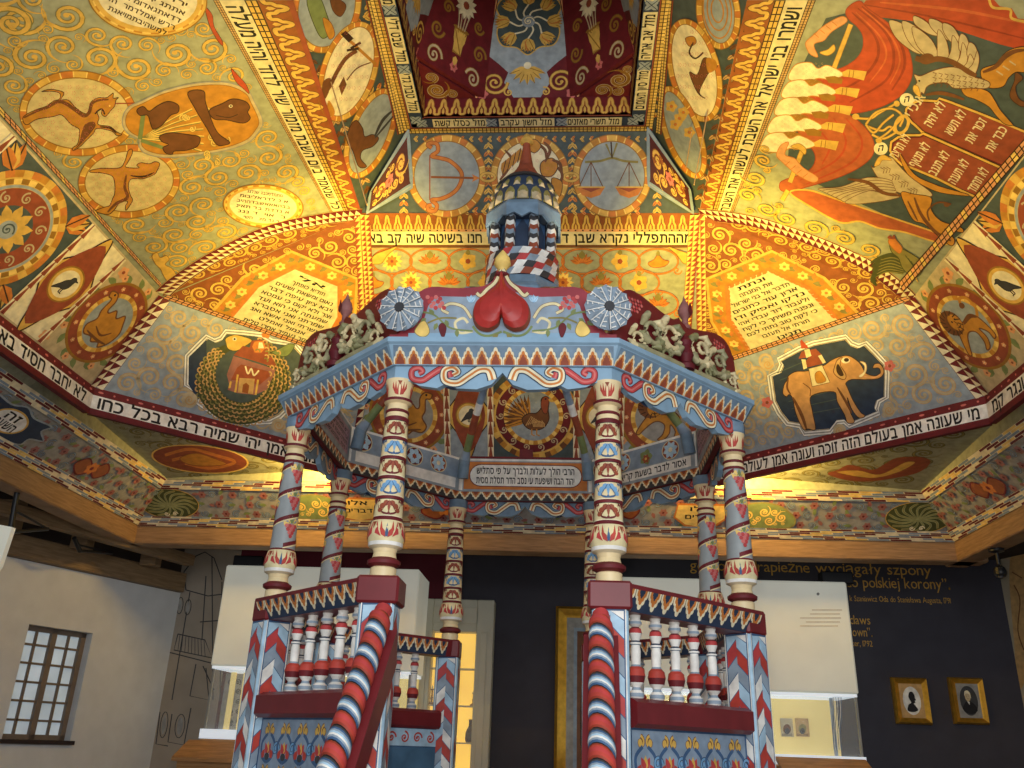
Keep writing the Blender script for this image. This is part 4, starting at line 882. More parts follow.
def cove(a, b, inner_a, inner_b, label, ends, seed):
    F = Facet([a, b, inner_b, inner_a], toward=(0, 0, 2), base='grey')
    u1 = F.pts[1][0]; up = 1 if F.pts[2][1] > 0 else -1; H = abs(F.pts[2][1])
    P = Paint(F.mb, lambda u, v, h: F.O+F.U*u+F.V*(v*up)+F.N*h)
    i0, i1 = F.pts[3][0], F.pts[2][0]
    # small floral field
    rnd = random.Random(seed); n = int(u1*7); k = u1
    for j in range(3):
        for i in range(n):
            x = u1*(i+.5*(j % 2))/n; y = .2+.155*j
            if x < i0*y/H+.05 or x > u1-(u1-i1)*y/H-.05: continue
            t = (i+j) % 3
            if t == 0: P.flower(x, y, .06, 'dusty', 'maroon', 6)
            elif t == 1: P.spiral(x, y, .062, rnd.uniform(0, 6), 1.5, 1, .016, 'greyblue', 'charcoal')
            else: P.leaf(x-.05, y, rnd.uniform(0, 6), .12, .05, 'leaf'); P.leaf(x, y, rnd.uniform(0, 6), .1, .05, 'dusty')
    for cx in ends.get('rust', []):
        P.blob([(cx-.3, .3), (cx-.2, .44), (cx, .38), (cx+.14, .5), (cx+.3, .4), (cx+.2, .26), (cx+.05, .3), (cx-.1, .2)], 'russet', 'maroon', .02); P.flower(cx, .35, .1, 'orange', 'maroon', 6)
    for cx, d in ends.get('shell', []):
        P.ell(cx, .36, .42, .24, 'gold'); P.ell(cx, .36, .41, .23, 'dolive'); ox, oy = cx+.0, .33
        for k in range(15):
            a_ = k*2*PI/15; tip = (cx+.39*math.cos(a_), .36+.215*math.sin(a_))
            m = (cx+.24*math.cos(a_+.45), .36+.14*math.sin(a_+.45)); P.rib(crs([(ox, oy), m, tip], False, 5), lambda t: .012+.052*t*(1.25-t), 'greenish'); P.rib(crs([(ox, oy), m, tip], False, 5), lambda t: .004+.018*t, 'olive')
        for k in (-1, 1): P.spiral(cx+k*.06, .2, .04, 0, 1.4, k, .014, 'cream')
    for cx in ends.get('oval', []):
        P.blob([(cx-.62, .34), (cx-.45, .42), (cx-.5, .52), (cx-.2, .5), (cx, .56), (cx+.2, .5), (cx+.5, .52), (cx+.46, .42), (cx+.62, .34), (cx+.44, .28), (cx+.4, .17), (cx, .14), (cx-.4, .17), (cx-.45, .26)], 'navy', 'slate', .02)
        P.ell(cx, .34, .26, .15, 'gold'); P.ell(cx, .34, .235, .13, 'white'); P.text('זה', cx-.12, .35, .24, .09, 'ink'); P.text('השער', cx-.17, .24, .34, .09, 'ink')
    for cx in ends.get('plaque', []):
        P.blob([(cx-.3, .5), (cx-.34, .3), (cx-.2, .18), (cx, .14), (cx+.2, .18), (cx+.34, .3), (cx+.3, .5)], 'lgold', 'orange', .03, sm=False); P.text('אלו', cx-.14, .4, .28, .06, 'ink'); P.text('דברים', cx-.2, .28, .4, .06, 'ink')
    for cx in ends.get('bush', []):
        P.blob([(cx-.42, .2), (cx-.36, .42), (cx-.1, .54), (cx+.2, .5), (cx+.42, .3), (cx+.3, .16)], 'leaf', 'olive', .02); P.scrolls([(cx-.36, .2), (cx-.3, .44), (cx+.2, .48), (cx+.36, .3), (cx+.28, .18)], [], .03, .08, 'lgold', 'olive', 3, .18, tries=200)
    s, L, w = F.sub((0, 0), (u1, 0), (u1-(u1-i1)*.16/H, up*.16), (i0*.16/H, up*.16)); s.steps(L, w, .28, STC, 6)
    s, L, w = F.sub((i0*(H-.15)/H, up*(H-.15)), (u1-(u1-i1)*(H-.15)/H, up*(H-.15)), (i1, up*H), (i0, up*H)); s.steps(L, w, .28, STC, 5)
    F.mb.build('cove', ceil, label)
A4 = [Pt(-AW, NEAR, AZ), Pt(-AW, AW, AZ), Pt(AW, AW, AZ), Pt(AW, NEAR, AZ)]; B4 = [Pt(-WB, NEAR, ZB), Pt(-WB, WB, ZB), Pt(WB, WB, ZB), Pt(WB, NEAR, ZB)]
cove(A4[1], A4[2], B4[1], B4[2], 'far cove of grey florets between two stepped bands', dict(shell=[(.52, 1), (2*AW-.52, -1)], plaque=[3.15, 7.7], bush=[2.55, 8.5], rust=[4.3, 6.6]), 1)
cove(A4[0], A4[1], B4[0], B4[1], 'left cove of grey florets between two stepped bands with a white plaque', dict(oval=[5.35], rust=[7.0]), 2)
cove(A4[3], A4[2], B4[3], B4[2], 'right cove of grey florets between two stepped bands', dict(oval=[5.6], rust=[7.2]), 3)
# ---- zodiac walls of the lantern
def chips(p, x0, y0, x1, y1, n, w, c='orange', c2='gold'):
    for k in range(n):
        t = (k+.5)/n; x, y = x0+(x1-x0)*t, y0+(y1-y0)*t; a = math.atan2(y1-y0, x1-x0)
        for d in (-.7, .7): p.leaf(x, y, a+d, w, w*.5, c if k % 2 else c2, 'dbrown')
        p.ell(x, y, w*.2, w*.2, c2, n=8)
def zod_far():
    F = Facet([Pt(-EW, EW, EZ), Pt(EW, EW, EZ), Pt(FW, FW, FZ), Pt(-FW, FW, FZ)], base='teal')
    X = F.X
    for x in (488.5, 572.5): chips(X, x, 140, x, 208, 9, 7.5)
    chips(X, 424, 211, 640, 211, 24, 6.5); chips(X, 410, 139, 650, 139, 26, 5); chips(X, 404, 190, 404, 212, 3, 7); chips(X, 657, 190, 657, 212, 3, 7)
    for cx, fill in ((447, 'slate'), (530, 'cream'), (612, 'slate')): goldring(X, cx, 176, 36, 38, 5.5, 0, 26, fill)
    for cx in (488, 571): X.ring(cx, 177, 7, 4, 3, 'dgold'); X.ring(cx, 177, 7, 4, 2.2, 'gold')
    bow = [(432,148),(428,145),(431,143),(437,144),(438,151),(432,156),(440,158),(450,161),(460,170),(462,178),(458,188),(450,195),(440,199),(432,200),(437,205),(435,211),(429,210),(428,206),(432,205)]
    X.line(bow, 4.4, 'dorange'); X.line(bow, 3, 'orange'); X.line([(430,155),(430,200)], 1.2, 'rust', sm=False); X.line([(431,177),(474,178)], 2.2, 'dorange', sm=False); X.poly([(480,178),(472,174),(474,178),(472,182)], 'orange')
    dots(X, 530, 176, 32, 34, 9, 'pink', 3, 1.1)
    X.line([(548,190),(556,185),(562,178),(560,170),(548,160),(545,150),(536,142)], 3, 'brown'); X.blob([(541,163),(552,158),(558,166),(552,176),(542,175)], 'ochre', 'dbrown', .9)
    for q in ([(552,160),(560,164),(562,178)], [(545,162),(550,150),(544,142)], [(505,150),(512,160),(506,172),(500,180)]): X.line(q, 3.4, 'brown', taper=True)
    for k in range(4): X.leaf(506+5*k, 160-k*4, 1.8, 15, 7, 'ochre', 'dbrown')
    X.blob([(526,145),(534,139),(541,146),(534,153)], 'ochre', 'dbrown', .7); X.blob([(552,178),(562,182),(560,196),(553,190)], 'ochre', 'dbrown', .7)
    X.line([(585,162),(600,161),(612,158),(624,161),(638,162)], 2.4, 'olive'); X.line([(606,144),(612,158),(617,143)], 2.2, 'olive', sm=False); X.line([(611,142),(612,158)], 1.4, 'dbrown', sm=False)
    for cx in (591, 629):
        for d in (-12, 0, 12): X.line([(cx, 162), (cx+d, 187)], .9, 'brown', sm=False)
        X.poly([(cx-14, 187), (cx+14, 187), (cx+9, 195), (cx, 198), (cx-9, 195)], 'orange'); X.poly([(cx-10, 188), (cx+10, 188), (cx, 192)], 'rust'); X.rib([(cx-14, 187), (cx+14, 187)], 1.4, 'gold')
    F.mb.build('lantern_wall', ceil, 'far lantern wall with a bow, a scorpion and scales in gold rings')
zod_far()
def zod_side(sx):
    F = Facet([Pt(-sx*EW, EW, EZ), Pt(-sx*FW, FW, FZ), Pt(-sx*FW, NEAR*.5, FZ), Pt(-sx*EW, NEAR*.5, EZ)], base='teal')
    X = F.X
    if sx > 0:
        chips(X, 318, 62, 372, 200, 16, 8, 'tan', 'brown'); chips(X, 366, 0, 404, 118, 14, 7); chips(X, 340, 20, 378, 14, 4, 8)
        chips(X, 366, 95, 396, 80, 4, 8); chips(X, 300, 30, 345, 150, 10, 7, 'tan', 'brown')
        goldring(X, 326, 6, 31, 44, 5, 12, 26, 'slate'); goldring(X, 348, 71, 25, 49, 4.5, 18, 26, 'cream'); goldring(X, 370, 133, 19, 45, 4.5, 22, 26, 'slate')
        dots(X, 348, 71, 21, 44, 8, 'pink', 1, 1.3)
        X.line([(340,32),(375,64)], 3, 'ochre', sm=False); X.poly([(340,34),(345,30),(353,38),(348,42)], 'dbrown'); X.line([(356,50),(345,58),(336,72),(330,84),(322,96)], 4, 'brown'); X.line([(350,48),(360,42)], 2.4, 'dbrown', sm=False); X.line([(346,50),(358,48)], 2.4, 'dbrown', sm=False)
        X.line([(370,62),(356,68),(346,80)], 1.2, 'brown'); X.poly([(343,76),(346,84),(341,95),(338,86)], 'brown'); X.blob([(328,100),(334,110),(332,116),(326,112)], 'ochre'); X.blob([(322,82),(330,78),(328,92),(322,100)], 'brown')
        X.blob([(350,125),(356,120),(362,128),(364,136),(372,134),(378,138),(372,146),(362,150),(360,158),(366,166),(358,166),(352,150),(346,140)], 'brown', 'dbrown', .8); X.line([(374,136),(382,120),(392,110)], 3, 'charcoal', taper=True); X.line([(374,138),(384,126),(394,114)], 2, 'charcoal', taper=True)
        X.blob([(306,0),(318,-4),(326,14),(330,30),(322,38),(314,26)], 'leaf', 'dolive', .8); X.blob([(322,18),(330,22),(334,34),(328,38)], 'ochre', 'brown', .6); X.blob([(330,-4),(345,4),(340,16),(332,10)], 'brown', 'dbrown', .6)
        s, L, w = strip(F, ((398, 134), (366, 0), (372, 0), (404, 132)))
    else:
        chips(X, 660, 0, 656, 118, 14, 7); chips(X, 742, 20, 700, 200, 18, 8, 'tan', 'brown'); chips(X, 664, 100, 690, 74, 4, 8)
        goldring(X, 719, 12, 19, 34, 5, -6, 26, 'slate'); goldring(X, 695, 70, 23, 50, 4.5, -14, 26, 'cream'); goldring(X, 683, 132, 16, 46, 4.5, -20, 26, 'slate')
        for k in range(3): X.ring(718, 10, 14-4*k, 28-8*k, 1.4, 'ochre', -6)
        dots(X, 695, 70, 19, 44, 8, 'pink', 2, 1.3)
        X.blob([(686,38),(694,36),(697,42),(690,46)], 'ochre', 'brown', .6); X.line([(694,42),(690,52),(696,58),(704,52)], 1.6, 'dbrown'); X.blob([(704,58),(712,60),(718,66),(710,72),(706,78),(700,92),(706,98),(698,92),(690,72),(698,74)], 'brown', 'dbrown', .7); X.blob([(707,58),(716,60),(717,68),(709,72)], 'ochre')
        for q in ((672, 106), (680, 118), (690, 132), (684, 112), (676, 124)): X.flower(q[0], q[1], 6, 'gold', 'orange', 5)
        s, L, w = strip(F, ((661, 134), (673, 0), (667, 0), (656, 132)))
    s.rect(0, L, -w*.2, w, 'rust'); s.ladder(L, w, 44, 'dbrown', 'lgold')
    F.mb.build('lantern_wall', ceil, ('left' if sx > 0 else 'right')+' lantern wall with gold-ringed zodiac ovals')
zod_side(1); zod_side(-1)
def chamfer(sx):
    F = None
    fN = Vector((0, EZ-FZ, -(EW-FW))).normalized(); fO = Pt(0, EW, EZ)
    sN = Vector((EZ-FZ, 0, sx*(EW-FW)*-1)).normalized(); sO = Pt(-sx*EW, 0, EZ)
    if sx > 0: a, b, c, d = hit(408, 187, fO, fN), hit(364, 214, fO, fN), hit(367, 193, sO, Vector((EZ-FZ, 0, EW-FW)).normalized()), Pt(-FW, FW, FZ)
    else: a, b, c, d = hit(653, 185, fO, fN), hit(697, 214, fO, fN), hit(694, 190, sO, Vector((-(EZ-FZ), 0, EW-FW)).normalized()), Pt(FW, FW, FZ)
    off = Vector((sx*.05, -.05, -.02)); q0, q1, q2, q3 = [p+off for p in (d, a, b, c)]
    n_ = (q1-q0).cross(q3-q0).normalized()
    if n_.dot(Vector((0, 0, 4.4))-q0) < 0: n_ = -n_
    L, Wd = ((q1-q0).length+(q2-q3).length)/2, ((q3-q0).length+(q2-q1).length)/2; mb = MB()
    f = lambda x, y, h: (q0*(1-x/L)+q1*(x/L))*(1-y/Wd)+(q3*(1-x/L)+q2*(x/L))*(y/Wd)+n_*h
    N = 8
    for h0, fl in ((0, 1), (-.04, -1)): mb.add([f(L*i/N, Wd*j/N, h0) for i in range(N+1) for j in range(N+1)], [(i*(N+1)+j, (i+1)*(N+1)+j, (i+1)*(N+1)+j+1, i*(N+1)+j+1)[::fl] for i in range(N) for j in range(N)], 'dmaroon')
    P = Paint(mb, f); mb.h = .004; R_ = [(L*i/9, 0) for i in range(9)]+[(L, Wd*i/9) for i in range(9)]+[(L*(1-i/9), Wd) for i in range(9)]+[(0, Wd*(1-i/9)) for i in range(9)]
    P.rib(R_, .05, 'greyblue', True); P.rib(R_, .012, 'slate', True)
    P.scrolls([(.05, .05), (L-.05, .05), (L-.05, Wd-.05), (.05, Wd-.05)], [(L/2, Wd/2, .05, .05)], .04, .1, 'gold', 'dorange', 5, .2, tries=900); P.flower(L/2, Wd/2, .07, 'pink', 'rust', 6)
    mb.build('corner_panel', ceil, ('left' if sx > 0 else 'right')+' far corner panel of dark red with gold scrolls')
chamfer(1); chamfer(-1)
# ---- top frame, flame frieze and little dome
GW, G2 = 1.06, 7.79
def topwall(k, label, texts):
    # k: 0 far, 1 left, 2 right; a flat frame with boxed names, then an upright frieze of flames
    R = {0: lambda x, y, z: Pt(x, y, z), 1: lambda x, y, z: Pt(-y, x, z), 2: lambda x, y, z: Pt(y, -x, z)}[k]
    mb = MB(); F = Facet([R(-FW, FW, FZ), R(FW, FW, FZ), R(GW, GW, FZ), R(-GW, GW, FZ)], toward=(0, 0, 0), base='rust', mb=mb)
    L = 2*GW; w = FW-GW; P = Paint(mb, lambda u, v, h: R(-GW+u, FW-v, FZ-h)); x_ = .06
    P.rect(-.2, L+.2, 0, .08, 'dbrown'); 
    for j in range(60): P.rect(-.2+(L+.4)*j/60, -.2+(L+.4)*(j+.8)/60, .008, .038, 'lgold') if j % 1 == 0 else None; mb.h -= P.DH
    P.up(); 
    for j in range(60): P.rect(-.2+(L+.4)*j/60, -.2+(L+.4)*(j+.8)/60, .046, .074, 'gold'); mb.h -= P.DH
    P.up(2); P.rect(-.14, L+.14, .092, w-.012, 'navy')
    for i in range(3):
        x0 = L*(.04+.325*i); x1 = x0+L*.27; P.rect(x0, x1, .098, w-.02, 'ivory'); P.text(texts[i], x0+.02, .118, x1-x0-.04, .085, 'ink')
    for i in range(4):
        x = L*(-.015+.343*i)
        for j in range(4): P.leaf(x, .16, PI/4+j*PI/2, .08, .06, 'slate', 'navy')
    F2 = Facet([R(-GW, GW, FZ), R(GW, GW, FZ), R(GW, GW, G2), R(-GW, GW, G2)], toward=(0, 0, 7.6), base='maroon', mb=mb); mb.h = .002
    P = Paint(mb, lambda u, v, h: R(-GW+u, GW-h, FZ+v)); P.rect(0, L, 0, .012, 'rust'); P.flames(L, G2-FZ-.03, 16, 'gold', 'dorange', .015)
    mb.build('lantern_frieze', ceil, label)
g = GW
topwall(0, 'far top frieze with boxed Hebrew names and gold flames on dark red', ['מזל כסלו קשת', 'מזל חשון עקרב', 'מזל תשרי מאזנים'])
topwall(1, 'left top frieze with boxed Hebrew names', ['מזל אדר דגים', 'מזל שבט דלי', 'מזל טבת גדי'])
topwall(2, 'right top frieze with boxed Hebrew names', ['מזל סיון תאומים', 'מזל אב אריה', 'מזל אלול בתולה'])
def dome():
    z0, z1, t = G2, 8.95, .82; o0 = .53; o1 = t*math.tan(PI/8)
    fl = MB()
    for sx in (-1, 1):
        F = Facet([Pt(sx*g, g, z0), Pt(sx*o0, g, z0), Pt(sx*g, o0, z0)], toward=(0, 0, 0), base='maroon', mb=fl)
        F.L.scrolls(F.pts, [], .05, .12, 'dgold', 'beige', 3, .18, tries=400)
    fl.build('dome_corner', ceil)
    for k in range(8):
        a = k*PI/4; ca, sa = math.cos(a), math.sin(a)
        R = lambda x, y, z: Pt(x*ca-y*sa, x*sa+y*ca, z)
        F = Facet([R(-o0, g, z0), R(o0, g, z0), R(o1, t, z1), R(-o1, t, z1)], toward=(0, 0, 6.5), base='maroon')
        H = abs(F.pts[2][1]); up = 1 if F.pts[2][1] > 0 else -1; w0 = F.pts[1][0]; P = Paint(F.mb, lambda u, v, h: F.O+F.U*u+F.V*(v*up)+F.N*h); c = w0/2
        if k % 2 == 0:
            hw = lambda y: c-(c-o1)*y/H
            k_ = 1.42; sc = lambda q: [(c+x, y*k_) for x, y in q]
            P.poly(sc([(.0, .0), (.14, .0), (.24, .12), (.2, .2), (.30, .27), (.40, .33), (.40, .52), (.36, .8), (-.36, .8), (-.40, .52), (-.40, .33), (-.30, .27), (-.2, .2), (-.24, .12), (-.14, .0)]), 'slate')
            P.blob(sc([(0, .34), (.12, .40), (.27, .42), (.33, .52), (.3, .64), (.34, .74), (.2, .83), (-.2, .83), (-.34, .74), (-.3, .64), (-.33, .52), (-.27, .42), (-.12, .40)]), 'teal', 'gold', .014)
            for j in range(8):
                A = j*PI/4-PI/2
                for d in (-.45, -.2, 0, .2, .45): P.leaf(c+.19*math.cos(A), .87+.19*math.sin(A), A+d, .17, .07, 'gold' if d else 'orange', 'dgold')
                P.line([(c, .87), (c+.11*math.cos(A+.5), .87+.11*math.sin(A+.5)), (c+.2*math.cos(A), .87+.2*math.sin(A))], .018, 'cream')
            P.ell(c, .87, .07, .07, 'slate'); P.spiral(c, .87, .06, 0, 1.5, 1, .016, 'cream', 'teal')
            for d in (-1.2, -.8, -.4, 0, .4, .8, 1.2): P.leaf(c, .34, -PI/2+d, .2, .07, 'gold', 'dgold')
            P.ell(c, .36, .04, .04, 'cream')
            for sg in (-1, 1):
                P.spiral(c+sg*.34, .17, .14, 0, 2, sg, .024, 'gold', 'dgold'); P.spiral(c+sg*.19, .06, .055, 2, 1.3, -sg, .018, 'gold'); P.flower(c+sg*.46, .04, .06, 'pink', 'rust', 5)
        else:
            P0_ = P; P = Paint(F.mb, lambda u, v, h: P0_.mapf(u, v*1.2, h))
            for sg in (-1, 1): P.spiral(c+sg*.27, .34, .09, 0, 1.6, sg, .022, 'dgold', 'brown'); P.spiral(c+sg*.2, .58, .07, 0, 1.6, -sg, .02, 'dgold', 'brown')
            P.spiral(c-.25, .1, .1, 0, 1.6, 1, .022, 'beige', 'dgold'); P.spiral(c+.25, .1, .1, 3, 1.6, -1, .022, 'beige', 'dgold'); P.flower(c, .1, .05, 'pink', 'rust', 6)
            for d in (-1, -.6, -.2, .2, .6, 1): P.leaf(c+d*.05, .22, PI/2+d*.5, .27, .1, 'gold', 'dgold')
            P.ell(c, .46, .1, .02, 'dgold')
            for d in (-.4, -.15, .15, .4): P.line([(c+d*.1, .46), (c+d*.14, .56), (c+d*.2, .64)], .014, 'beige')
            P.flower(c, .7, .13, 'cream', 'rust', 12); P.leaf(c, .2, -PI/2, .09, .06, 'gold')
        for e in (0, 1):
            A = (F.pts[0][0] if e == 0 else F.pts[1][0], 0); B = (F.pts[3][0] if e == 0 else F.pts[2][0], H)
            P.rib([A, B], .05, 'dmaroon'); P.rib([A, B], .03, 'peach')
        F.mb.build('dome_segment', ceil)
    cap = Facet([Pt(t*math.cos(PI/8+k*PI/4)/math.cos(PI/8), t*math.sin(PI/8+k*PI/4)/math.cos(PI/8), z1) for k in range(8)], toward=(0, 0, 0), base='navy'); cap.mb.build('dome_cap', ceil)
dome()
# ================================================================ room shell
def struct(name, mb, label=None): return tag(mb.build(name), label, None, None, 'structure')
YB = 7.5
m_navy = mat('wallnavy', .75, .1, 3, col=(62, 60, 68)); m_mural = mat('muralgrey', .85, .12, 2, col=(158, 146, 130)); m_wine = mat('wallwine', .75, .1, 3, col=(92, 22, 36))
m_plaster = mat('plaster', .9, .05, 4, col=(204, 205, 204)); m_floor = mat('floorboards', .5, .2, 6, col=(92, 70, 52)); m_dark = mat('roofdark', .9, .2, 3, col=(58, 48, 40))
m_rightp = mat('plasterwarm', .9, .1, 4, col=(176, 164, 140)); m_text = mat('goldtext', .5, .05, 5, col=(206, 158, 66))
def wood(name, col, sc=3):
    m = bpy.data.materials.new(name); m.use_nodes = True; nt = m.node_tree; b = nt.nodes['Principled BSDF']
    tc = nt.nodes.new('ShaderNodeTexCoord'); mp = nt.nodes.new('ShaderNodeMapping'); mp.inputs['Scale'].default_value = (1.2, 1.2, 14)
    nz = nt.nodes.new('ShaderNodeTexNoise'); nz.inputs['Scale'].default_value = sc; nz.inputs['Detail'].default_value = 8; nz.inputs['Distortion'].default_value = .6
    rp = nt.nodes.new('ShaderNodeValToRGB'); e = rp.color_ramp.elements; c = [lin(x) for x in col]
    e[0].position = .32; e[1].position = .7; e[0].color = (c[0]*.62, c[1]*.58, c[2]*.5, 1); e[1].color = (c[0], c[1], c[2], 1)
    for a, b_ in ((tc.outputs['Object'], mp.inputs[0]), (mp.outputs[0], nz.inputs['Vector']), (nz.outputs[0], rp.inputs[0]), (rp.outputs[0], b.inputs['Base Color'])): nt.links.new(a, b_)
    b.inputs['Roughness'].default_value = .6; return m
w_beam = wood('pine beam', (158, 124, 88)); w_old = wood('old timber', (142, 116, 84)); w_box = wood('light oak', (190, 140, 84))
mb = MB(); mb.box(-9, 9, -9.5, 9, -.1, 0, m_floor); struct('floor', mb, 'brown board floor of the hall')
XM = at(228, 640, YB).x; XW = at(447, 600, YB).x; CRN = at(165, 680, YB); XR = at(1008, 620, YB).x
mb = MB()
mb.box(XW, XR, YB, YB+.2, 0, 4.9, m_navy)
wf = Facet([(XW, YB, 0), (XR, YB, 0), (XR, YB, 4.9), (XW, YB, 4.9)], toward=(0, 0, 2), base=None, mb=mb)
def wtext(body, x0, x1, y, hgt, slope=0.01):
    # letters sit on the wall board: size from the lines' real height
    a = wf.px(x0, y); b = wf.px(x1, y+(x1-x0)*slope); P = wf.L; d = (b[0]-a[0]); sg = wf.U.x
    P.text(body, a[0], a[1], abs(d), hgt, m_text, (math.copysign(1, d), 0), (0, 1 if wf.V.z > 0 else -1), rtl=False, sp=.05)
wtext('gdy orły drapieżne wyciągały szpony', 690, 932, 570, .235); wtext('do polskiej korony”.', 846, 951, 587, .235)
wtext('k Szaniawicz Oda do Stanisława Augusta, 1791', 850, 951, 601, .12); wtext('claws', 850, 871, 624, .19); wtext('crown”.', 846, 873, 636, .19); wtext('ster, 1792', 850, 873, 646, .12)
struct('wall_back', mb, 'dark navy back wall with gold Polish lettering')
mb = MB(); mb.box(CRN.x-.3, XM, YB, YB+.2, 0, 4.9, m_mural)
mf = Facet([(CRN.x, YB, 0), (XM, YB, 0), (XM, YB, 4), (CRN.x, YB, 4)], toward=(0, 0, 2), base=None, mb=mb); X = mf.X
def ln(*pts, w=1.1): X.rib(list(pts), w, 'charcoal')
for q in ([(186,590),(184,572),(196,556),(205,552),(214,558),(222,580)], [(186,590),(208,596),(224,594)], [(190,592),(172,700)], [(206,576),(202,640)], [(212,556),(213,700)], [(222,582),(220,700)], [(178,634),(205,640),(212,658),(174,650),(178,634)], [(168,652),(215,664)], [(196,664),(190,696),(209,700),(206,668)], [(200,622),(226,620)], [(203,666),(214,690)], [(160,712),(156,744),(168,746)], [(172,714),(168,742),(184,745),(191,708)]): ln(*q)
for k in range(9): ln((180+3*k, 635+.5*k), (178+3.4*k, 650+.8*k), w=.6)
for q in ((178,600,5,14), (186,602,5,13), (162,716,6,22), (178,718,8,20)): X.rib(ellp(q[0]+2, q[1]+q[3]*.4, q[2]*.6, q[3]*.6, 8, 14), .8, 'charcoal', True); X.poly(ellp(q[0]+2, q[1]+q[3]*.4, q[2]*.35, q[3]*.45, 8, 12), 'grey')
struct('wall_back_left', mb, 'grey back wall with a charcoal drawing of old town houses')
mb = MB(); mb.box(XM, XW, YB, YB+.2, 0, 4.9, m_wine); struct('wall_back_center', mb, 'wine red stretch of the back wall')
# left plaster wall with its window, running off at an angle
T0 = at(174, 593, YB); T1 = atz(0, 555, T0.z); D = Vector((T1.x-CRN.x, T1.y-YB, 0)).normalized(); NL = Vector((-D.y, D.x, 0))
if NL.x < 0: NL = -NL
lw0 = Vector((CRN.x, YB, 0)); far_ = lw0+D*9
wfa = Facet([lw0, far_, far_+Vector((0, 0, 3.65)), lw0+Vector((0, 0, 3.65))], toward=(0, 0, 1), base=None)
c4 = [wfa.px(*q) for q in ((28, 624), (91, 633), (72, 741), (3, 739))]
u_a = (c4[1][0]+c4[2][0])/2; u_b = (c4[0][0]+c4[3][0])/2; v_t = (c4[0][1]+c4[1][1])/2; v_b = (c4[2][1]+c4[3][1])/2
ua, ub = sorted((u_a, u_b)); vb, vt = sorted((v_t, v_b))
MW = Matrix.Translation(wfa.O) @ Matrix((( wfa.U.x, wfa.V.x, wfa.N.x, 0), (wfa.U.y, wfa.V.y, wfa.N.y, 0), (wfa.U.z, wfa.V.z, wfa.N.z, 0), (0, 0, 0, 1)))
zz0, zz1 = sorted((wfa.pts[0][1], wfa.pts[2][1]))
mb = MB()
mb.box(0, ua, zz0, zz1, -.3, 0, m_plaster, MW); mb.box(ub, 9, zz0, zz1, -.3, 0, m_plaster, MW); mb.box(ua, ub, zz0, vb, -.3, 0, m_plaster, MW); mb.box(ua, ub, vt, zz1, -.3, 0, m_plaster, MW)
mb.box(0, 9, zz0-.9 if wfa.V.z < 0 else zz1, zz0 if wfa.V.z < 0 else zz1+.9, -.3, -.05, m_dark, MW)
struct('wall_left', mb, 'cream plaster wall on the left with a wooden lattice window')
m_frame = mat('windowwood', .6, .1, 8, col=(116, 102, 90)); m_pane = mat('paneglow', .25, .16, 2.5, .42, col=(176, 190, 200)); m_sill = mat('sill', .5, .1, 5, col=(44, 34, 34))
win = empty('window_1', MW @ Vector(((ua+ub)/2, vb, -.1)), 'small wooden lattice window of four columns of panes in the cream wall', 'window', kind='structure')
t = .045
mb = MB()
for x0, x1, y0, y1 in ((ua, ua+t*1.6, vb, vt), (ub-t*1.6, ub, vb, vt), (ua, ub, vb, vb+t*1.4), (ua, ub, vt-t*1.4, vt), ((ua+ub)/2-t*.9, (ua+ub)/2+t*.9, vb, vt)): mb.box(x0, x1, y0, y1, -.22, -.12, m_frame, MW)
mb.build('window_frame', win)
mb = MB()
for i in (1, 3):
    x = ua+(ub-ua)*i/4; mb.box(x-.014, x+.014, vb, vt, -.2, -.14, m_frame, MW)
for j in range(1, 6):
    y = vb+(vt-vb)*j/6; mb.box(ua, ub, y-.014, y+.014, -.2, -.14, m_frame, MW)
mb.build('glazing_bars', win)
mb = MB(); mb.box(ua, ub, vb, vt, -.185, -.175, m_pane, MW); mb.build('pane', win)
tree = MB()
up_s = 1 if wfa.V.z > 0 else -1
mb = MB(); s0 = vb if up_s > 0 else vt; mb.box(ua-.04, ub+.04, s0-.05*up_s, s0, -.2, .05, m_sill, MW); mb.build('window_sill', win)
# right wall
RT = Vector((XR, YB, 0)); DR = Vector((.36, -.93, 0)).normalized(); NR = Vector((-DR.y*-1, 0, 0))
mb = MB(); Q = [RT, RT+DR*8, RT+DR*8+Vector((0, 0, 4.6)), RT+Vector((0, 0, 4.6))]; rf = Facet(Q, toward=(0, 0, 1), base=m_rightp, thick=.2, mb=mb)
rf.X.poly([(1010,560),(1030,555),(1034,640),(1020,690),(1014,640)], 'tan', True); rf.X.line([(1014,585),(1020,600),(1018,630),(1024,650)], 1.2, 'brown'); rf.X.line([(1012,572),(1022,578)], 1, 'brown')
struct('wall_right', mb, 'warm plaster wall on the far right with faded painting')
# timber frame carrying the painted vault
def beam(name, x0, x1, y0, y1, z0, z1, m, label, b=.015):
    mb = MB(); mb.bbox(x0, x1, y0, y1, z0, z1, m, None, b); return struct(name, mb, label)
beam('trim_1', -5.9+OX, 5.9+OX, 5.5, 5.78, 4.0, 4.28, w_beam, 'far pine beam under the painted cove')
beam('trim_2', -5.78+OX, -5.5+OX, -3.4, 5.9, 4.0, 4.279, w_beam, 'left pine beam under the painted cove')
beam('trim_3', 5.5+OX, 5.78+OX, -3.4, 5.9, 4.0, 4.279, w_beam, 'right pine beam under the painted cove')
Bp = atz(-60, 492, 3.95); Bq = atz(190, 560, 3.95)
def beam_ab(name, a, b, w, h, m, label):
    a = Vector(a); b = Vector(b); d = (b-a); L = d.length; d.normalize(); s = Vector((d.y, -d.x, 0)); M = Matrix(((d.x, s.x, 0, a.x), (d.y, s.y, 0, a.y), (0, 0, 1, a.z), (0, 0, 0, 1)))
    mb = MB(); mb.bbox(0, L, -w/2, w/2, 0, h, m, M, .012); return struct(name, mb, label)
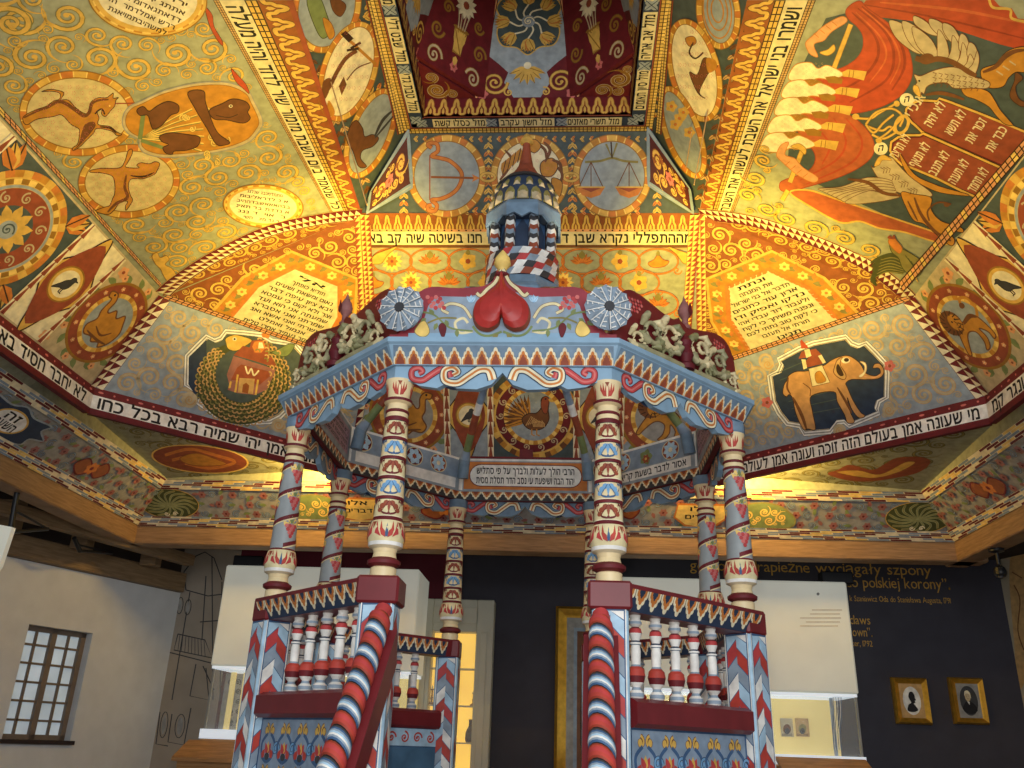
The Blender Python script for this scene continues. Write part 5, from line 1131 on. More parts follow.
q0 = atz(190, 566, 3.95); q1 = atz(0, 514, 3.95); beam_ab('trim_4', q0, q1+(q1-q0)*.5, .16, .16, w_old, 'old timber tie running beside the left beam')
zt = at(182, 573, YB-.1).z; e0 = lw0+D*.02-NL*.05+Vector((0, 0, 3.655)); beam_ab('trim_5', e0, e0+D*7, .3, zt-3.655, w_old, 'old timber wall plate on top of the cream wall')
for k, dd in enumerate((.9, 2.1, 3.2)):
    p = lw0+D*dd+NL*.25; mb = MB(); mb.bbox(p.x-.12, p.x+.12, p.y-.1, p.y+.1, zt-.05, 4.3, w_old); struct('trim_%d' % (6+k), mb, 'short timber block on the wall plate')
mb = MB(); mb.box(-9, -5.6, -4, 8, 4.45, 4.55, m_dark); mb.box(-5.6, 9, 5.8, 8, 4.45, 4.55, m_dark); mb.box(5.75, 9, -4, 5.8, 4.45, 4.55, m_dark); tag(mb.build('ceiling_boards'), 'dark roof boards beyond the timber frame', None, None, 'structure')
# ================================================================ things along the walls
m_case = mat('casewhite', .5, .04, 2, .2, col=(222, 222, 206)); m_niche = mat('nichelight', .6, .06, 3, .28, col=(232, 206, 130)); m_glow = mat('shelflight', .5, .03, 3, .5, col=(226, 236, 246)); m_metal = mat('graymetal', .35, .1, 5, metal=.4, col=(150, 148, 140))
m_brass = mat('gilt', .32, .18, 14, metal=.75, col=(214, 164, 62)); m_glass = None
def glass():
    m = bpy.data.materials.new('clear glass'); m.use_nodes = True; nt = m.node_tree; b = nt.nodes['Principled BSDF']
    b.inputs['Base Color'].default_value = (.9, .95, .95, 1); b.inputs['Roughness'].default_value = .03; b.inputs['Alpha'].default_value = .13; b.inputs['IOR'].default_value = 1.45; return m
m_glass = glass()
def case(Y, xa, xb, ytop, ybot, yshelf, label, mirror):
    p0 = at(xa, ytop, Y); p1 = at(xb, ytop, Y); zt_ = (p0.z+p1.z)/2; zb = at((xa+xb)/2, ybot, Y).z; zs = at((xa+xb)/2, yshelf, Y).z; x0, x1 = p0.x, p1.x
    r = empty('display_case', ((x0+x1)/2, Y+.5, 0), label, 'display case', 'tall lit museum display cases')
    mb = MB(); mb.bbox(x0, x1, Y, Y+.95, zb, zt_, m_case, None, .02); mb.build('header_panel', r, 'white light-box header')
    mb = MB(); mb.box(x0+.02, x1-.02, Y+.02, Y+.93, zb-.035, zb-.003, m_glow); mb.build('light_strip', r, 'glowing strip light')
    mb = MB(); mb.box(x0, x1, Y, Y+.95, zs-.12, zs, m_glow); mb.build('shelf', r, 'backlit white shelf')
    mb = MB(); mb.bbox(x0, x1, Y+.03, Y+.95, 0, zs-.125, w_box, None, .015); mb.build('base', r, 'wooden base')
    mb = MB(); mb.box(x0+.05, x1-.05, Y+.9, Y+.95, zs, zb-.036, m_niche); mb.build('back_panel', r, 'warm lit back panel')
    for x in (x0+.03, x1-.05): mb = MB(); mb.bbox(x, x+.03, Y+.03, Y+.06, zs, zb-.036, m_metal, None, .004); mb.build('corner_post', r)
    mb = MB(); mb.box(x0+.06, x1-.06, Y+.035, Y+.045, zs+.003, zb-.04, m_glass); mb.build('glass_pane', r)
    return r, x0, x1, zs, zb
rc, cx0, cx1, zs, zb = case(6.2, 600, 846, 579, 690, 752, 'white lit display case on the right with papers in its niche', 1)
mb = MB(); f = Facet([(cx0, 6.195, zb), (cx1, 6.195, zb), (cx1, 6.195, zb+1), (cx0, 6.195, zb+1)], toward=(0, 0, 2), base=None, mb=mb)
for y, a, b in ((610,812,842), (614,810,840), (618,800,841), (622,806,840), (626,800,838)): f.X.rib([(a, y), (b, y)], .7, 'beige')
f.X.ell(818, 594, 1.5, 1.5, 'grey', n=10); mb.build('caption_lines', rc, 'faint caption lines')
lc, lx0, lx1, lzs, lzb = case(6.2, 226, 420, 567, 669, 733, 'white lit display case on the left with a mosaic strip in its niche', -1)
def docs():
    for a, b, nm, lb in ((780, 794, 'document', 'small printed sheet with a dark portrait in the right display case'), (795, 810, 'document', 'small brown engraved sheet beside the portrait sheet in the right display case')):
        Y = 7.06; p = at(a, 718, Y); q = at(b, 737, Y); mb = MB(); mb.bbox(p.x, q.x, Y, Y+.02, q.z, p.z, 'beige' if a < 790 else 'tan', None, .004)
        f = Facet([(p.x, Y-.002, q.z), (q.x, Y-.002, q.z), (q.x, Y-.002, p.z), (p.x, Y-.002, p.z)], toward=(0, 0, 2), base=None, mb=mb)
        f.X.ell((a+b)/2, 729, 4, 5, 'brown' if a < 790 else 'olive', n=16); f.X.ell((a+b)/2, 731, 2.6, 3, 'charcoal', n=12)
        for k in range(3): f.X.rib([(a+2, 734+.8*k), (b-2, 734+.8*k)], .3, 'charcoal')
        tag(mb.build(nm), lb, 'document', 'papers in the right display case')
    Y = 6.3; p = at(829, 695, Y); q = at(838, 750, Y); p.z = zb-.05; mb = MB(); mb.bbox(p.x, q.x, Y, Y+.03, zs+.002, p.z, 'steel', None, .005)
    f = Facet([(p.x, Y-.002, q.z), (q.x, Y-.002, q.z), (q.x, Y-.002, p.z), (p.x, Y-.002, p.z)], toward=(0, 0, 2), base=None, mb=mb)
    for k in range(7): f.X.rib(crs([(833+k*1.3, 696), (834+k*1.3, 712), (832.6+k*1.3, 730), (834+k*1.3, 750)], False), .6, 'white' if k % 2 else 'dblue')
    tag(mb.build('patterned_panel'), 'narrow blue and white patterned panel at the right end of the right case', 'panel')
    Y = 6.9; p = at(226, 674, Y); p.z = lzb-.05; q = at(243, 729, Y); mb = MB(); mb.bbox(p.x, q.x, Y, Y+.05, lzs+.002, p.z, 'grey', None, .006)
    f = Facet([(p.x, Y-.002, q.z), (q.x, Y-.002, q.z), (q.x, Y-.002, p.z), (p.x, Y-.002, p.z)], toward=(0, 0, 2), base=None, mb=mb)
    for k in range(5):
        for j in range(2): f.X.spiral(231+7*j, 682+10*k, 3.4, 1, 1.6, 1-2*j, 1, 'charcoal')
    tag(mb.build('patterned_panel'), 'narrow grey panel of dark scrolls standing in the left case', 'panel')
    for a in (220, 246): 
        Y = 6.8; p = at(a, 673, Y); p.x = max(p.x, lx0+.12); mb = MB(); mb.bbox(p.x-.035, p.x+.035, Y, Y+.06, lzs+.002, lzb-.04, m_niche, None, .006); o = tag(mb.build('light_post'), 'yellow glowing post '+('left' if a < 230 else 'right')+' of the scroll panel in the left case', 'light')
docs()
def lectern(px0, px1, pyt, Y, label):
    a = at(px0, pyt, Y); b = at(px1, pyt, Y); z = (a.z+b.z)/2; x0, x1 = sorted((a.x, b.x)); r = empty('lectern', ((x0+x1)/2, Y, 0), label, 'lectern', 'oak lecterns before the display cases')
    d = .42
    pr = [(Y-d, z-.2), (Y-d, z-.245), (Y+.02, z-.045), (Y+.02, z)]
    mb = MB(); vs = [(x, y, zz_) for x in (x0, x1) for y, zz_ in pr]; mb.add(vs, [(0,1,2,3), (7,6,5,4), (0,4,5,1), (1,5,6,2), (2,6,7,3), (3,7,4,0)], w_box); mb.build('sloping_top', r)
    mb = MB(); mb.bbox(x0+.05, x1-.05, Y-d+.06, Y-.02, 0, z-.3, w_box, None, .01)
    vs = [(x, y, q) for x in (x0+.05, x1-.05) for y, q in ((Y-d+.06, z-.3), (Y-.02, z-.3), (Y-.02, z-.07), (Y-d+.06, z-.22))]; mb.add(vs, [(0,1,2,3), (7,6,5,4), (0,4,5,1), (2,6,7,3), (1,5,6,2), (3,7,4,0)], w_box); mb.build('cabinet', r)
    mb = MB(); mb.bbox(x0+.14, x1-.14, Y-d+.035, Y-d+.06, .3, z-.36, w_beam, None, .008); mb.build('door', r)
lectern(188, 268, 741, 5.75, 'oak lectern with a sloping top before the left display case'); lectern(776, 866, 758, 5.75, 'oak lectern with a sloping top before the right display case')
# ---- framed pictures
def frame(name, x0, x1, y0, y1, Y, w, label, cat, inner, group=None, parts=None):
    a = at(x0, y0, Y); b = at(x1, y1, Y); z1, z0 = a.z, b.z; xa, xb = a.x, b.x
    r = empty(name, ((xa+xb)/2, Y, z0), label, cat, group)
    mb = MB()
    prof = [(0, 0), (.25, .05), (.5, .035), (.8, .015), (1, .005)]
    for i in range(len(prof)-1):
        (s0, d0), (s1, d1) = prof[i], prof[i+1]; q = []
        for s_, d_ in ((s0, d0), (s1, d1)): q.append([(xa+w*s_, Y-d_, z0+w*s_), (xb-w*s_, Y-d_, z0+w*s_), (xb-w*s_, Y-d_, z1-w*s_), (xa+w*s_, Y-d_, z1-w*s_)])
        mb.add(q[0]+q[1], [(k, (k+1) % 4, 4+(k+1) % 4, 4+k) for k in range(4)], m_brass)
    mb.box(xa, xb, Y, YB, z0, z1, m_brass) if YB-Y > .001 else None
    mb.build('picture_frame', r, 'gilt moulded frame')
    mb = MB(); f = Facet([(xa+w*.9, Y-.004, z0+w*.9), (xb-w*.9, Y-.004, z0+w*.9), (xb-w*.9, Y-.004, z1-w*.9), (xa+w*.9, Y-.004, z1-w*.9)], toward=(0, 0, 2), base='tan', thick=.003, mb=mb)
    inner(f, f.pts[1][0], abs(f.pts[2][1]), 1 if f.V.z*1 > 0 else -1); mb.build('picture', r); return r
def sil(f, w, h, up):
    P = Paint(f.mb, lambda u, v, hh: f.O+f.U*u+f.V*(v*up if up > 0 else v*-1)+f.N*hh); 
    P.ell(w/2, h/2, w*.36, h*.4, 'white'); P.blob([(w*.5+x*w, h*.5+y*h) for x, y in [(-.22,-.28),(-.16,-.12),(-.04,-.06),(-.08,.02),(-.12,.12),(-.06,.24),(.06,.25),(.13,.16),(.14,.08),(.17,.02),(.12,.0),(.13,-.05),(.06,-.08),(.12,-.14),(.2,-.26),(0,-.32)]], 'ink')
def port(f, w, h, up):
    P = Paint(f.mb, lambda u, v, hh: f.O+f.U*u+f.V*(v*up if up > 0 else v*-1)+f.N*hh); P.rect(0, w, 0, h, 'grey')
    P.ell(w/2, h/2, w*.38, h*.42, 'charcoal'); P.blob([(w*(.5+x), h*(.5+y)) for x, y in [(-.3,-.26),(-.2,-.08),(-.06,-.02),(.1,-.04),(.26,-.14),(.3,-.28),(0,-.38)]], 'ink'); P.ell(w*.47, h*.62, w*.12, h*.14, 'beige'); P.blob([(w*(.47+x), h*(.62+y)) for x, y in [(-.13,.02),(-.1,.14),(.02,.17),(.12,.1),(.13,-.06),(.08,.06),(-.06,.08)]], 'cream'); P.poly([(w*.42, h*.48), (w*.53, h*.47), (w*.5, h*.38)], 'white')
    P.ell(w*.43, h*.63, w*.012, h*.012, 'ink', n=8); P.ell(w*.5, h*.63, w*.012, h*.012, 'ink', n=8); P.line([(w*.44, h*.56), (w*.5, h*.56)], w*.012, 'brown', sm=False)
frame('framed_picture', 891, 933, 677, 725, 7.44, .085, 'small gilt frame with a black silhouette head on a white oval', 'picture', sil, 'small gilt frames on the navy wall')
frame('framed_picture', 948, 990, 677, 725, 7.44, .085, 'small gilt frame with a dark oval portrait of a white-haired person', 'picture', port, 'small gilt frames on the navy wall')
def big(f, w, h, up):
    P = Paint(f.mb, lambda u, v, hh: f.O+f.U*u+f.V*(v*up if up > 0 else v*-1)+f.N*hh); P.rect(0, w, 0, h, 'grey'); P.rect(.12, w-.12, .12, h-.16, 'steel'); P.rect(.17, w-.17, .17, h-.21, 'brown')
    P.blob([(w*.3, h*.1), (w*.25, h*.5), (w*.4, h*.7), (w*.5, h*.86), (w*.62, h*.7), (w*.75, h*.5), (w*.72, h*.1)], 'dbrown'); P.ell(w*.5, h*.72, w*.12, h*.08, 'tan')
frame('framed_painting', 556, 640, 606, 800, 7.42, .17, 'large gilt-framed dark painting between the two rear posts of the canopy', 'picture', big)
# ---- lit cabinet
def cabinet():
    Y = 7.3; a = at(419, 599, Y); b = at(495, 601, Y); x0, x1, z1 = a.x, b.x, a.z; r = empty('glass_cabinet', ((x0+x1)/2, Y, 0), 'tall white-framed cabinet with a yellow lit glass front left of the navy wall', 'cabinet')
    zi = at(450, 632, Y).z; t = at(495, 640, Y).x-at(478, 640, Y).x
    mb = MB(); m_w = mat('cabinetwhite', .6, .05, 4, col=(196, 192, 172))
    for q in ((x0, x0+t, 0, z1), (x1-t, x1, 0, z1), (x0+t, x1-t, zi, z1), (x0+t, x1-t, 0, .3)): mb.bbox(q[0], q[1], Y-.08, YB, q[2], q[3], m_w, None, .012)
    mb.build('frame', r)
    mb = MB()
    for q in ((x1-t*.75, x1-t*.35, .3, zi), (x0+t*.35, x0+t*.75, .3, zi)): mb.bbox(q[0], q[1], Y-.1, Y-.08, q[2], q[3], m_w, None, .006)
    mb.bbox(x0+t, x1-t, Y-.1, Y-.08, zi+.12, z1-.12, m_w, None, .006); mb.build('moulding', r)
    mb = MB(); mb.box(x0+t, x1-t, YB-.03, YB-.005, .3, zi, mat('cabinetglow', .6, .1, 2, .9, col=(248, 200, 84))); mb.build('back_panel', r, 'glowing yellow back')
    for y in (668, 705, 742):
        z = at(450, y, Y).z; mb = MB(); mb.bbox(x0+t, x1-t, Y-.03, YB-.04, z-.02, z, m_w, None, .004); mb.build('shelf', r)
    mb = MB(); mb.box(x0+t, x1-t, Y-.06, Y-.05, .3, zi, m_glass); mb.build('glass_pane', r)
    z = at(450, 705, Y).z
    def cs(px, zz_, h, lb, nm='candlestick'):
        x = at(px, 700, Y).x; M = Matrix.Translation((x, Y+.07, zz_+.002)); mb = MB(); mb.lathe([(.05, 0), (.05, .015), (.012, .04), (.02, h*.4), (.012, h*.5), (.012, h*.8), (.03, h*.86), (.03, h*.9)], 'dgold', 14, M); mb.lathe([(.011, h*.9), (.011, h), (.002, h+.03)], 'cream', 10, M); tag(mb.build(nm), lb, 'candlestick', 'candlesticks in the lit cabinet')
    cs(431, z, .24, 'brass candlestick at the left of the lit cabinet, upper shelf'); cs(473, z, .2, 'brass candlestick at the right of the lit cabinet, upper shelf')
    z2_ = at(450, 742, Y).z; x = at(470, 730, Y).x; mb = MB(); mb.lathe([(.06, 0), (.075, .04), (.07, .14), (.03, .22), (.03, .3), (.04, .31)], 'dbrown', 16, Matrix.Translation((x, Y+.08, z2_+.002))); tag(mb.build('dark_bottle'), 'dark round bottle on the lower shelf of the lit cabinet', 'bottle')
cabinet()
# ---- black spot on a stem under the right beam
def spot(px, py0, py1, X_, label):
    p = atx(px, py0, X_); q = atx(px+3, py1, X_); r = empty('ceiling_camera', (p.x, p.y, 4.0), label, 'camera'); m_b = mat('blackmetal', .4, .1, 6, col=(24, 24, 26)); z0 = 4.0; L = z0-q.z
    mb = MB(); mb.lathe([(.09, 0), (.09, -.03), (.03, -.05)], m_b, 18, Matrix.Translation((p.x, p.y, z0))); mb.build('mounting_plate', r)
    mb = MB(); mb.tube([(p.x, p.y, z0-.03), (p.x, p.y, z0-L+.1)], .022, m_b); mb.build('stem', r)
    mb = MB(); mb.lathe([(.025, .09), (.06, .06), (.07, .015), (.07, -.015), (.05, -.05), (.015, -.065)], m_b, 20, Matrix.Translation((p.x, p.y, z0-L))); mb.build('housing', r)
    mb = MB(); mb.lathe([(.03, 0), (.028, -.02), (.0, -.03)], 'charcoal', 14, Matrix.Translation((p.x-.02, p.y-.03, z0-L-.045))); mb.build('lens', r)
spot(995, 543, 574, 5.56, 'black round camera hanging on a short stem under the right beam')
# ---- black bracket arms among the left timbers and the white board edge
def bracket(a, b, c, X_, label):
    pa, pb, pc = atx(*a, X_), atx(*b, X_), atx(*c, X_); mb = MB(); m_b = mat('blackmetal', .4, .1, 6, col=(24, 24, 26)); mb.tube([pa, pb], .03, m_b); mb.tube([pb, pc], .022, m_b); mb.tube([(pb+pa)*.5, pc], .014, m_b); tag(mb.build('iron_bracket'), label, 'bracket', 'black iron brackets under the left timbers')
bracket((18, 488), (10, 532), (48, 529), -5.62+OX, 'black iron bracket at the far left under the pine beam')
bracket((74, 538), (80, 551), (112, 553), -5.95+OX, 'black iron bracket on the timber tie, nearer the corner')
mb = MB(); m1, m2_ = at(-26, 520, 1.5), at(12, 527, 1.5); n1, n2 = at(-24, 600, 1.5), at(-1, 566, 1.5)
mb.slab([m1, m2_, n2, n1], (0, -1, 0), .06, m_case); tag(mb.build('hanging_board'), 'corner of a white board at the left edge under the timbers', 'board')
# ---- projector boxes above the display cases
for px, py, lb in ((835, 573, 'small black lamp box on top of the right display case'), (250, 561, 'small black lamp box on top of the left display case')):
    Y = 6.6; p = at(px, py, Y); r = empty('lamp_box', (p.x, Y, zt), lb, 'lamp', 'black lamp boxes on the display cases'); top = at(852, 579, 6.2).z if px > 500 else (at(226, 567, 6.2).z+at(420, 567, 6.2).z)/2
    top = (at(600, 579, 6.2).z+at(852, 579, 6.2).z)/2 if px > 500 else top
    mb = MB(); mb.bbox(p.x-.22, p.x+.22, Y-.1, Y+.1, top+.03, top+.2, mat('blackmetal', .4, .1, 6, col=(24, 24, 26)), None, .015); mb.build('body', r)
    mb = MB(); mb.box(p.x-.08, p.x+.08, Y-.05, Y+.05, top+.0005, top+.03, 'charcoal'); mb.build('foot', r)
# ---- thin cables hanging in the lantern
def cable(a, b, Za, Zb, lb):
    p = atz(a[0], a[1], Za); q = hit(b[0], b[1], p, (0, 1, 0)); mb = MB(); mb.tube([p, q], .006, 'tan', 6); tag(mb.build('cable'), lb, 'cable', 'thin cables under the lantern')
cable((331, 82), (367, 205), 7.0, 6, 'thin cable hanging before the left lantern wall'); cable((708, 110), (694, 185), 7.0, 6, 'thin cable hanging before the right lantern wall, outer of two'); cable((692, 130), (686, 168), 7.0, 6, 'thin cable hanging before the right lantern wall, inner of two')
# ================================================================ the canopied reading platform
PA, PB_ = .6, 1.4485
CORN = [(math.cos(math.radians(a))*PA/math.sin(PI/8), math.sin(math.radians(a))*PA/math.sin(PI/8)) for a in (-112.5, -67.5, -22.5, 22.5, 67.5, 112.5, 157.5, 202.5)]
# sides k: between CORN[k] and CORN[k+1]; k=0 front, 1 front right, 2 right, 3 back right, 4 back, 5 back left, 6 left, 7 front left
bim = empty('bimah', (0, 0, 0), 'octagonal painted wooden reading platform with eight columns and a crowned canopy', 'bimah')
T8 = math.tan(PI/8)
def side_frame(k):
    a = math.radians(-90+45*k); n = Vector((math.cos(a), math.sin(a), 0)); t = Vector((-math.sin(a), math.cos(a), 0)); return n, t
def SP(k, d, u, z): n, t = side_frame(k); return n*d+t*u+Vector((0, 0, z))
def side_paint(k, mb, d, outer=True):
    n, t = side_frame(k)
    if outer: return Paint(mb, lambda u, v, h: n*(d+h)+t*u+Vector((0, 0, v)))
    return Paint(mb, lambda u, v, h: n*(d-h)-t*u+Vector((0, 0, v)))
def side_prism(mb, k, prof, c):
    # prof: closed (d, z) outline, mitred to the neighbours
    nn = len(prof); vs = []
    for e in (-1, 1): vs += [SP(k, d, e*d*T8, z) for d, z in prof]
    fs = [tuple(range(nn)), tuple(range(2*nn-1, nn-1, -1))]
    for i in range(nn): j = (i+1) % nn; fs.append((i, i+nn, j+nn, j))
    mb.add(vs, fs, c)
BLU = mat('canopyblue', .45, .12, 7, col=(136, 168, 190)); BLD = mat('canopyblueaged', .5, .22, 12, col=(112, 136, 156)); MAR = mat('railmaroon', .38, .12, 8, col=(112, 34, 38)); CRM = mat('columncream', .4, .08, 12, col=(230, 208, 160))
PNK = mat('pedimentrose', .5, .15, 8, col=(146, 54, 62))
# ---- columns
CZ0, CZ1 = 2.40, 3.53
SHAFT = (.312, .885)
def rad(z): return .079-(z-.312)/(.573)*.013
def column(k, kind, ext=0):
    x, y = CORN[k]; M = Matrix.Translation((x, y, CZ0)); ang0 = math.atan2(-6.06-y, .38-x)
    col = mb = MB()
    prof = [(rad(SHAFT[0]), SHAFT[0])]; cols = []
    if kind == 'leaf':
        nb = 5; bh = (SHAFT[1]-SHAFT[0])/nb
        for i in range(nb):
            z0 = SHAFT[0]+i*bh; r = rad(z0)
            for f, c, dr in ((.08, 'maroon', .003), (.13, 'cream', .001), (.9, 'ivory' if i % 2 == 0 else CRM, 0), (.93, 'ink', .001), (1, 'maroon', .003)): prof.append((rad(z0+bh*f)+dr, z0+bh*f)); cols.append(c)
    else:
        prof += [(rad(SHAFT[0]+(SHAFT[1]-SHAFT[0])*t/8), SHAFT[0]+(SHAFT[1]-SHAFT[0])*t/8) for t in range(1, 9)]; cols = [mat('columngrey', .45, .12, 10, col=(152, 158, 158))]*8
    mb.lathe(prof, cols, 28, M)
    P = Paint(mb, lambda u, v, h: M @ Vector(((rad(v)+h+.0012)*math.cos(u+ang0), (rad(v)+h+.0012)*math.sin(u+ang0), v))); mb.h = .001
    if kind == 'leaf':
        for i in range(nb):
            z0 = SHAFT[0]+i*bh+bh*.14; H = bh*.76; c, c2 = ('rust', 'maroon') if i % 2 == 0 else ('blue', 'dblue')
            for j in range(3):
                u = j*2*PI/3; mb.h = .0012
                for e in (-1, 1):
                    # side curls and lobes of the palmette
                    P.rib(crs([(u+e*.12, z0+H*.06), (u+e*.42, z0+H*.14), (u+e*.72, z0+H*.42), (u+e*.88, z0+H*.8), (u+e*.7, z0+H*.92), (u+e*.66, z0+H*.74)], False, 4), .011, c2, h=.0016)
                    for q, (du, dv, su, sv) in enumerate(((.2, .74, .22, .19), (.46, .56, .22, .18), (.62, .3, .19, .15))):
                        P.mb.add([P.mapf(u+e*(du+su*math.cos(b*PI/4)), z0+H*(dv+sv*math.sin(b*PI/4)), .0022+.0003*q) for b in range(8)], [tuple(range(8))], c)
                    P.rib([(u+e*.05, z0+H*.86), (u+e*.2, z0+H*.62), (u+e*.36, z0+H*.42), (u+e*.5, z0+H*.2)], .007, c2, h=.0032)
                P.mb.add([P.mapf(*p, .0034) for p in ((u-.1, z0+H*.5), (u, z0+H*.98), (u+.1, z0+H*.5), (u, z0+H*.1))], [(0, 1, 2, 3)], c)
                P.mb.add([P.mapf(*p, .0016) for p in ((u-.2, z0), (u+.2, z0), (u, z0+H*.24))], [(0, 1, 2)], c2)
                P.mb.add([P.mapf(*p, .0016) for p in ((u+PI/3-.2, z0+H), (u+PI/3+.2, z0+H), (u+PI/3, z0+H*.66))], [(0, 1, 2)], c2)
    else:
        # red spiral band with bunches of grapes between its turns
        rows = []; h = P.up(); tw = 3.0
        N = 90
        for s0 in (0,):
            A = []; B = []
            for i in range(N+1):
                t = i/N; v = SHAFT[0]+(SHAFT[1]-SHAFT[0]-.03)*t; u = s0+t*tw*2*PI; A.append((u, v)); B.append((u, v+.03))
            mb.add([P.mapf(*p, h) for p in A]+[P.mapf(*p, h) for p in B], [(i, i+1, N+2+i, N+1+i) for i in range(N)], 'maroon')
            h2 = P.up(); mb.add([P.mapf(p[0], p[1]-.006, h2) for p in A]+[P.mapf(p[0], p[1]+.003, h2) for p in A], [(i, i+1, N+2+i, N+1+i) for i in range(N)], 'ivory')
        pitch = (SHAFT[1]-SHAFT[0]-.03)/tw
        for g in range(9):
            u = g*2*PI/3+.5; v = SHAFT[0]+pitch*(u/(2*PI))+pitch*.52+.015
            if v > SHAFT[1]-.06: continue
            h = P.up()
            for r_ in range(4):
                for q in range(4-r_):
                    uu = u+(q-(3-r_)/2)*.27; vv = v+.022-r_*.022
                    mb.add([P.mapf(uu+.17*math.cos(b*PI/3), vv+.0145*math.sin(b*PI/3), h+.0004) for b in range(6)], [tuple(range(6))], 'rose' if (q+r_) % 2 else 'pink')
            for e in (-1, 0, 1): P.poly([(u+e*.1, v+.04), (u+e*.3, v+.078), (u+e*.75, v+.06), (u+e*.62, v+.02), (u+e*.3, v+.034)] if e else [(u-.26, v+.04), (u, v+.09), (u+.26, v+.04)], 'lgold' if e else 'leaf')
    o = mb.build('column', bim, 'grey-blue column wound with a red band and grapes' if kind != 'leaf' else 'cream column banded with red and blue leaves')
    # foot with flaming bulb
    mb = MB()
    mb.lathe([(.07, 0), (.07, .05), (.062, .056), (.088, .07), (.09, .088), (.066, .105), (.06, .13), (.066, .152), (.092, .165), (.094, .185), (.1, .215), (.098, .26), (.086, .3), (.08, .312)], [CRM, CRM, 'maroon', 'maroon', 'maroon', CRM, CRM, 'cream', 'white', 'ivory', 'ivory', 'ivory', 'maroon'], 28, M)
    P = Paint(mb, lambda u, v, h: M @ Vector((((.1 if v < .26 else .1-(v-.26)*.3)+h+.001)*math.cos(u+ang0), ((.1 if v < .26 else .1-(v-.26)*.3)+h+.001)*math.sin(u+ang0), v))); mb.h = .001
    for j in range(4):
        u = j*PI/2
        for e in (-1, 1):
            P.poly([(u+e*.05, .2), (u+e*.3, .215), (u+e*.38, .245), (u+e*.36, .296), (u+e*.24, .25), (u+e*.1, .235)], 'red'); P.poly([(u+e*.3, .205), (u+e*.68, .225), (u+e*.62, .296), (u+e*.46, .24)], 'rose')
        P.poly([(u-.12, .205), (u+.12, .205), (u, .28)], 'dblue')
        P.poly([(u+PI/4-.14, .29), (u+PI/4+.14, .29), (u+PI/4, .25)], 'rust')
    mb.build('column_base', o)
    mb = MB(); t = CZ1-CZ0
    mb.lathe([(.067, .885), (.07, .892), (.07, .9), (.062, .905), (.062, .93), (.068, .934), (.068, .944), (.06, .95), (.058, .985), (.08, .996), (.082, 1.012), (.06, 1.02), (.07, 1.06), (.08, t-.02), (.083, t)], ['maroon', 'maroon', 'maroon', CRM, 'maroon', 'maroon', 'maroon', CRM, CRM, 'maroon', 'maroon', CRM, CRM, CRM], 28, M)
    if ext: mb.lathe([(.084, t), (.09, t+.01), (.09, t+ext)], BLD, 8, M)
    rc_ = lambda v: .062+(v-1.02)*.2
    P = Paint(mb, lambda u, v, h: M @ Vector(((rc_(v)+h+.0015)*math.cos(u+ang0), (rc_(v)+h+.0015)*math.sin(u+ang0), v))); mb.h = .001
    for j in range(4):
        u = j*PI/2
        for e in (-1, 1): P.poly([(u+e*.06, 1.03), (u+e*.34, 1.035), (u+e*.56, 1.07), (u+e*.5, 1.105), (u+e*.38, 1.065), (u+e*.3, 1.11), (u+e*.2, 1.06), (u+e*.1, 1.1)], 'red')
        P.poly([(u-.16, 1.112), (u+.16, 1.112), (u, 1.085)], 'rust')
    mb.build('capital', o)
for k in range(8): column(k, 'leaf' if k in (0, 1, 4, 5) else 'grape', 0 if k in (0, 1) else .07)
# ---- frieze and eaves, one length per side
def valance_outline():
    h = .60; pts = [(-h, 3.63), (-h, 3.525), (-.5, 3.515), (-.46, 3.49), (-.36, 3.475), (-.3, 3.51), (-.25, 3.475), (-.14, 3.47), (-.06, 3.5), (0, 3.575)]
    return pts+[(-a, b) for a, b in pts[-2::-1]]
def scurl(P, u, z, s, e, c, c2, hl):
    # S shaped scroll with a curled head
    path = [(u+e*.16*s, z-.02*s), (u+e*.13*s, z+.055*s), (u+e*.06*s, z+.06*s), (u-e*.02*s, z+.005*s), (u-e*.1*s, z-.05*s), (u-e*.19*s, z-.03*s), (u-e*.2*s, z+.05*s), (u-e*.14*s, z+.075*s), (u-e*.1*s, z+.04*s), (u-e*.135*s, z+.015*s)]
    q = crs(path, False, 6); P.rib(q, lambda t: .078*s*(1-.35*t), c2); P.rib(q, lambda t: .060*s*(1-.4*t), c); P.rib(q, lambda t: .017*s, hl)
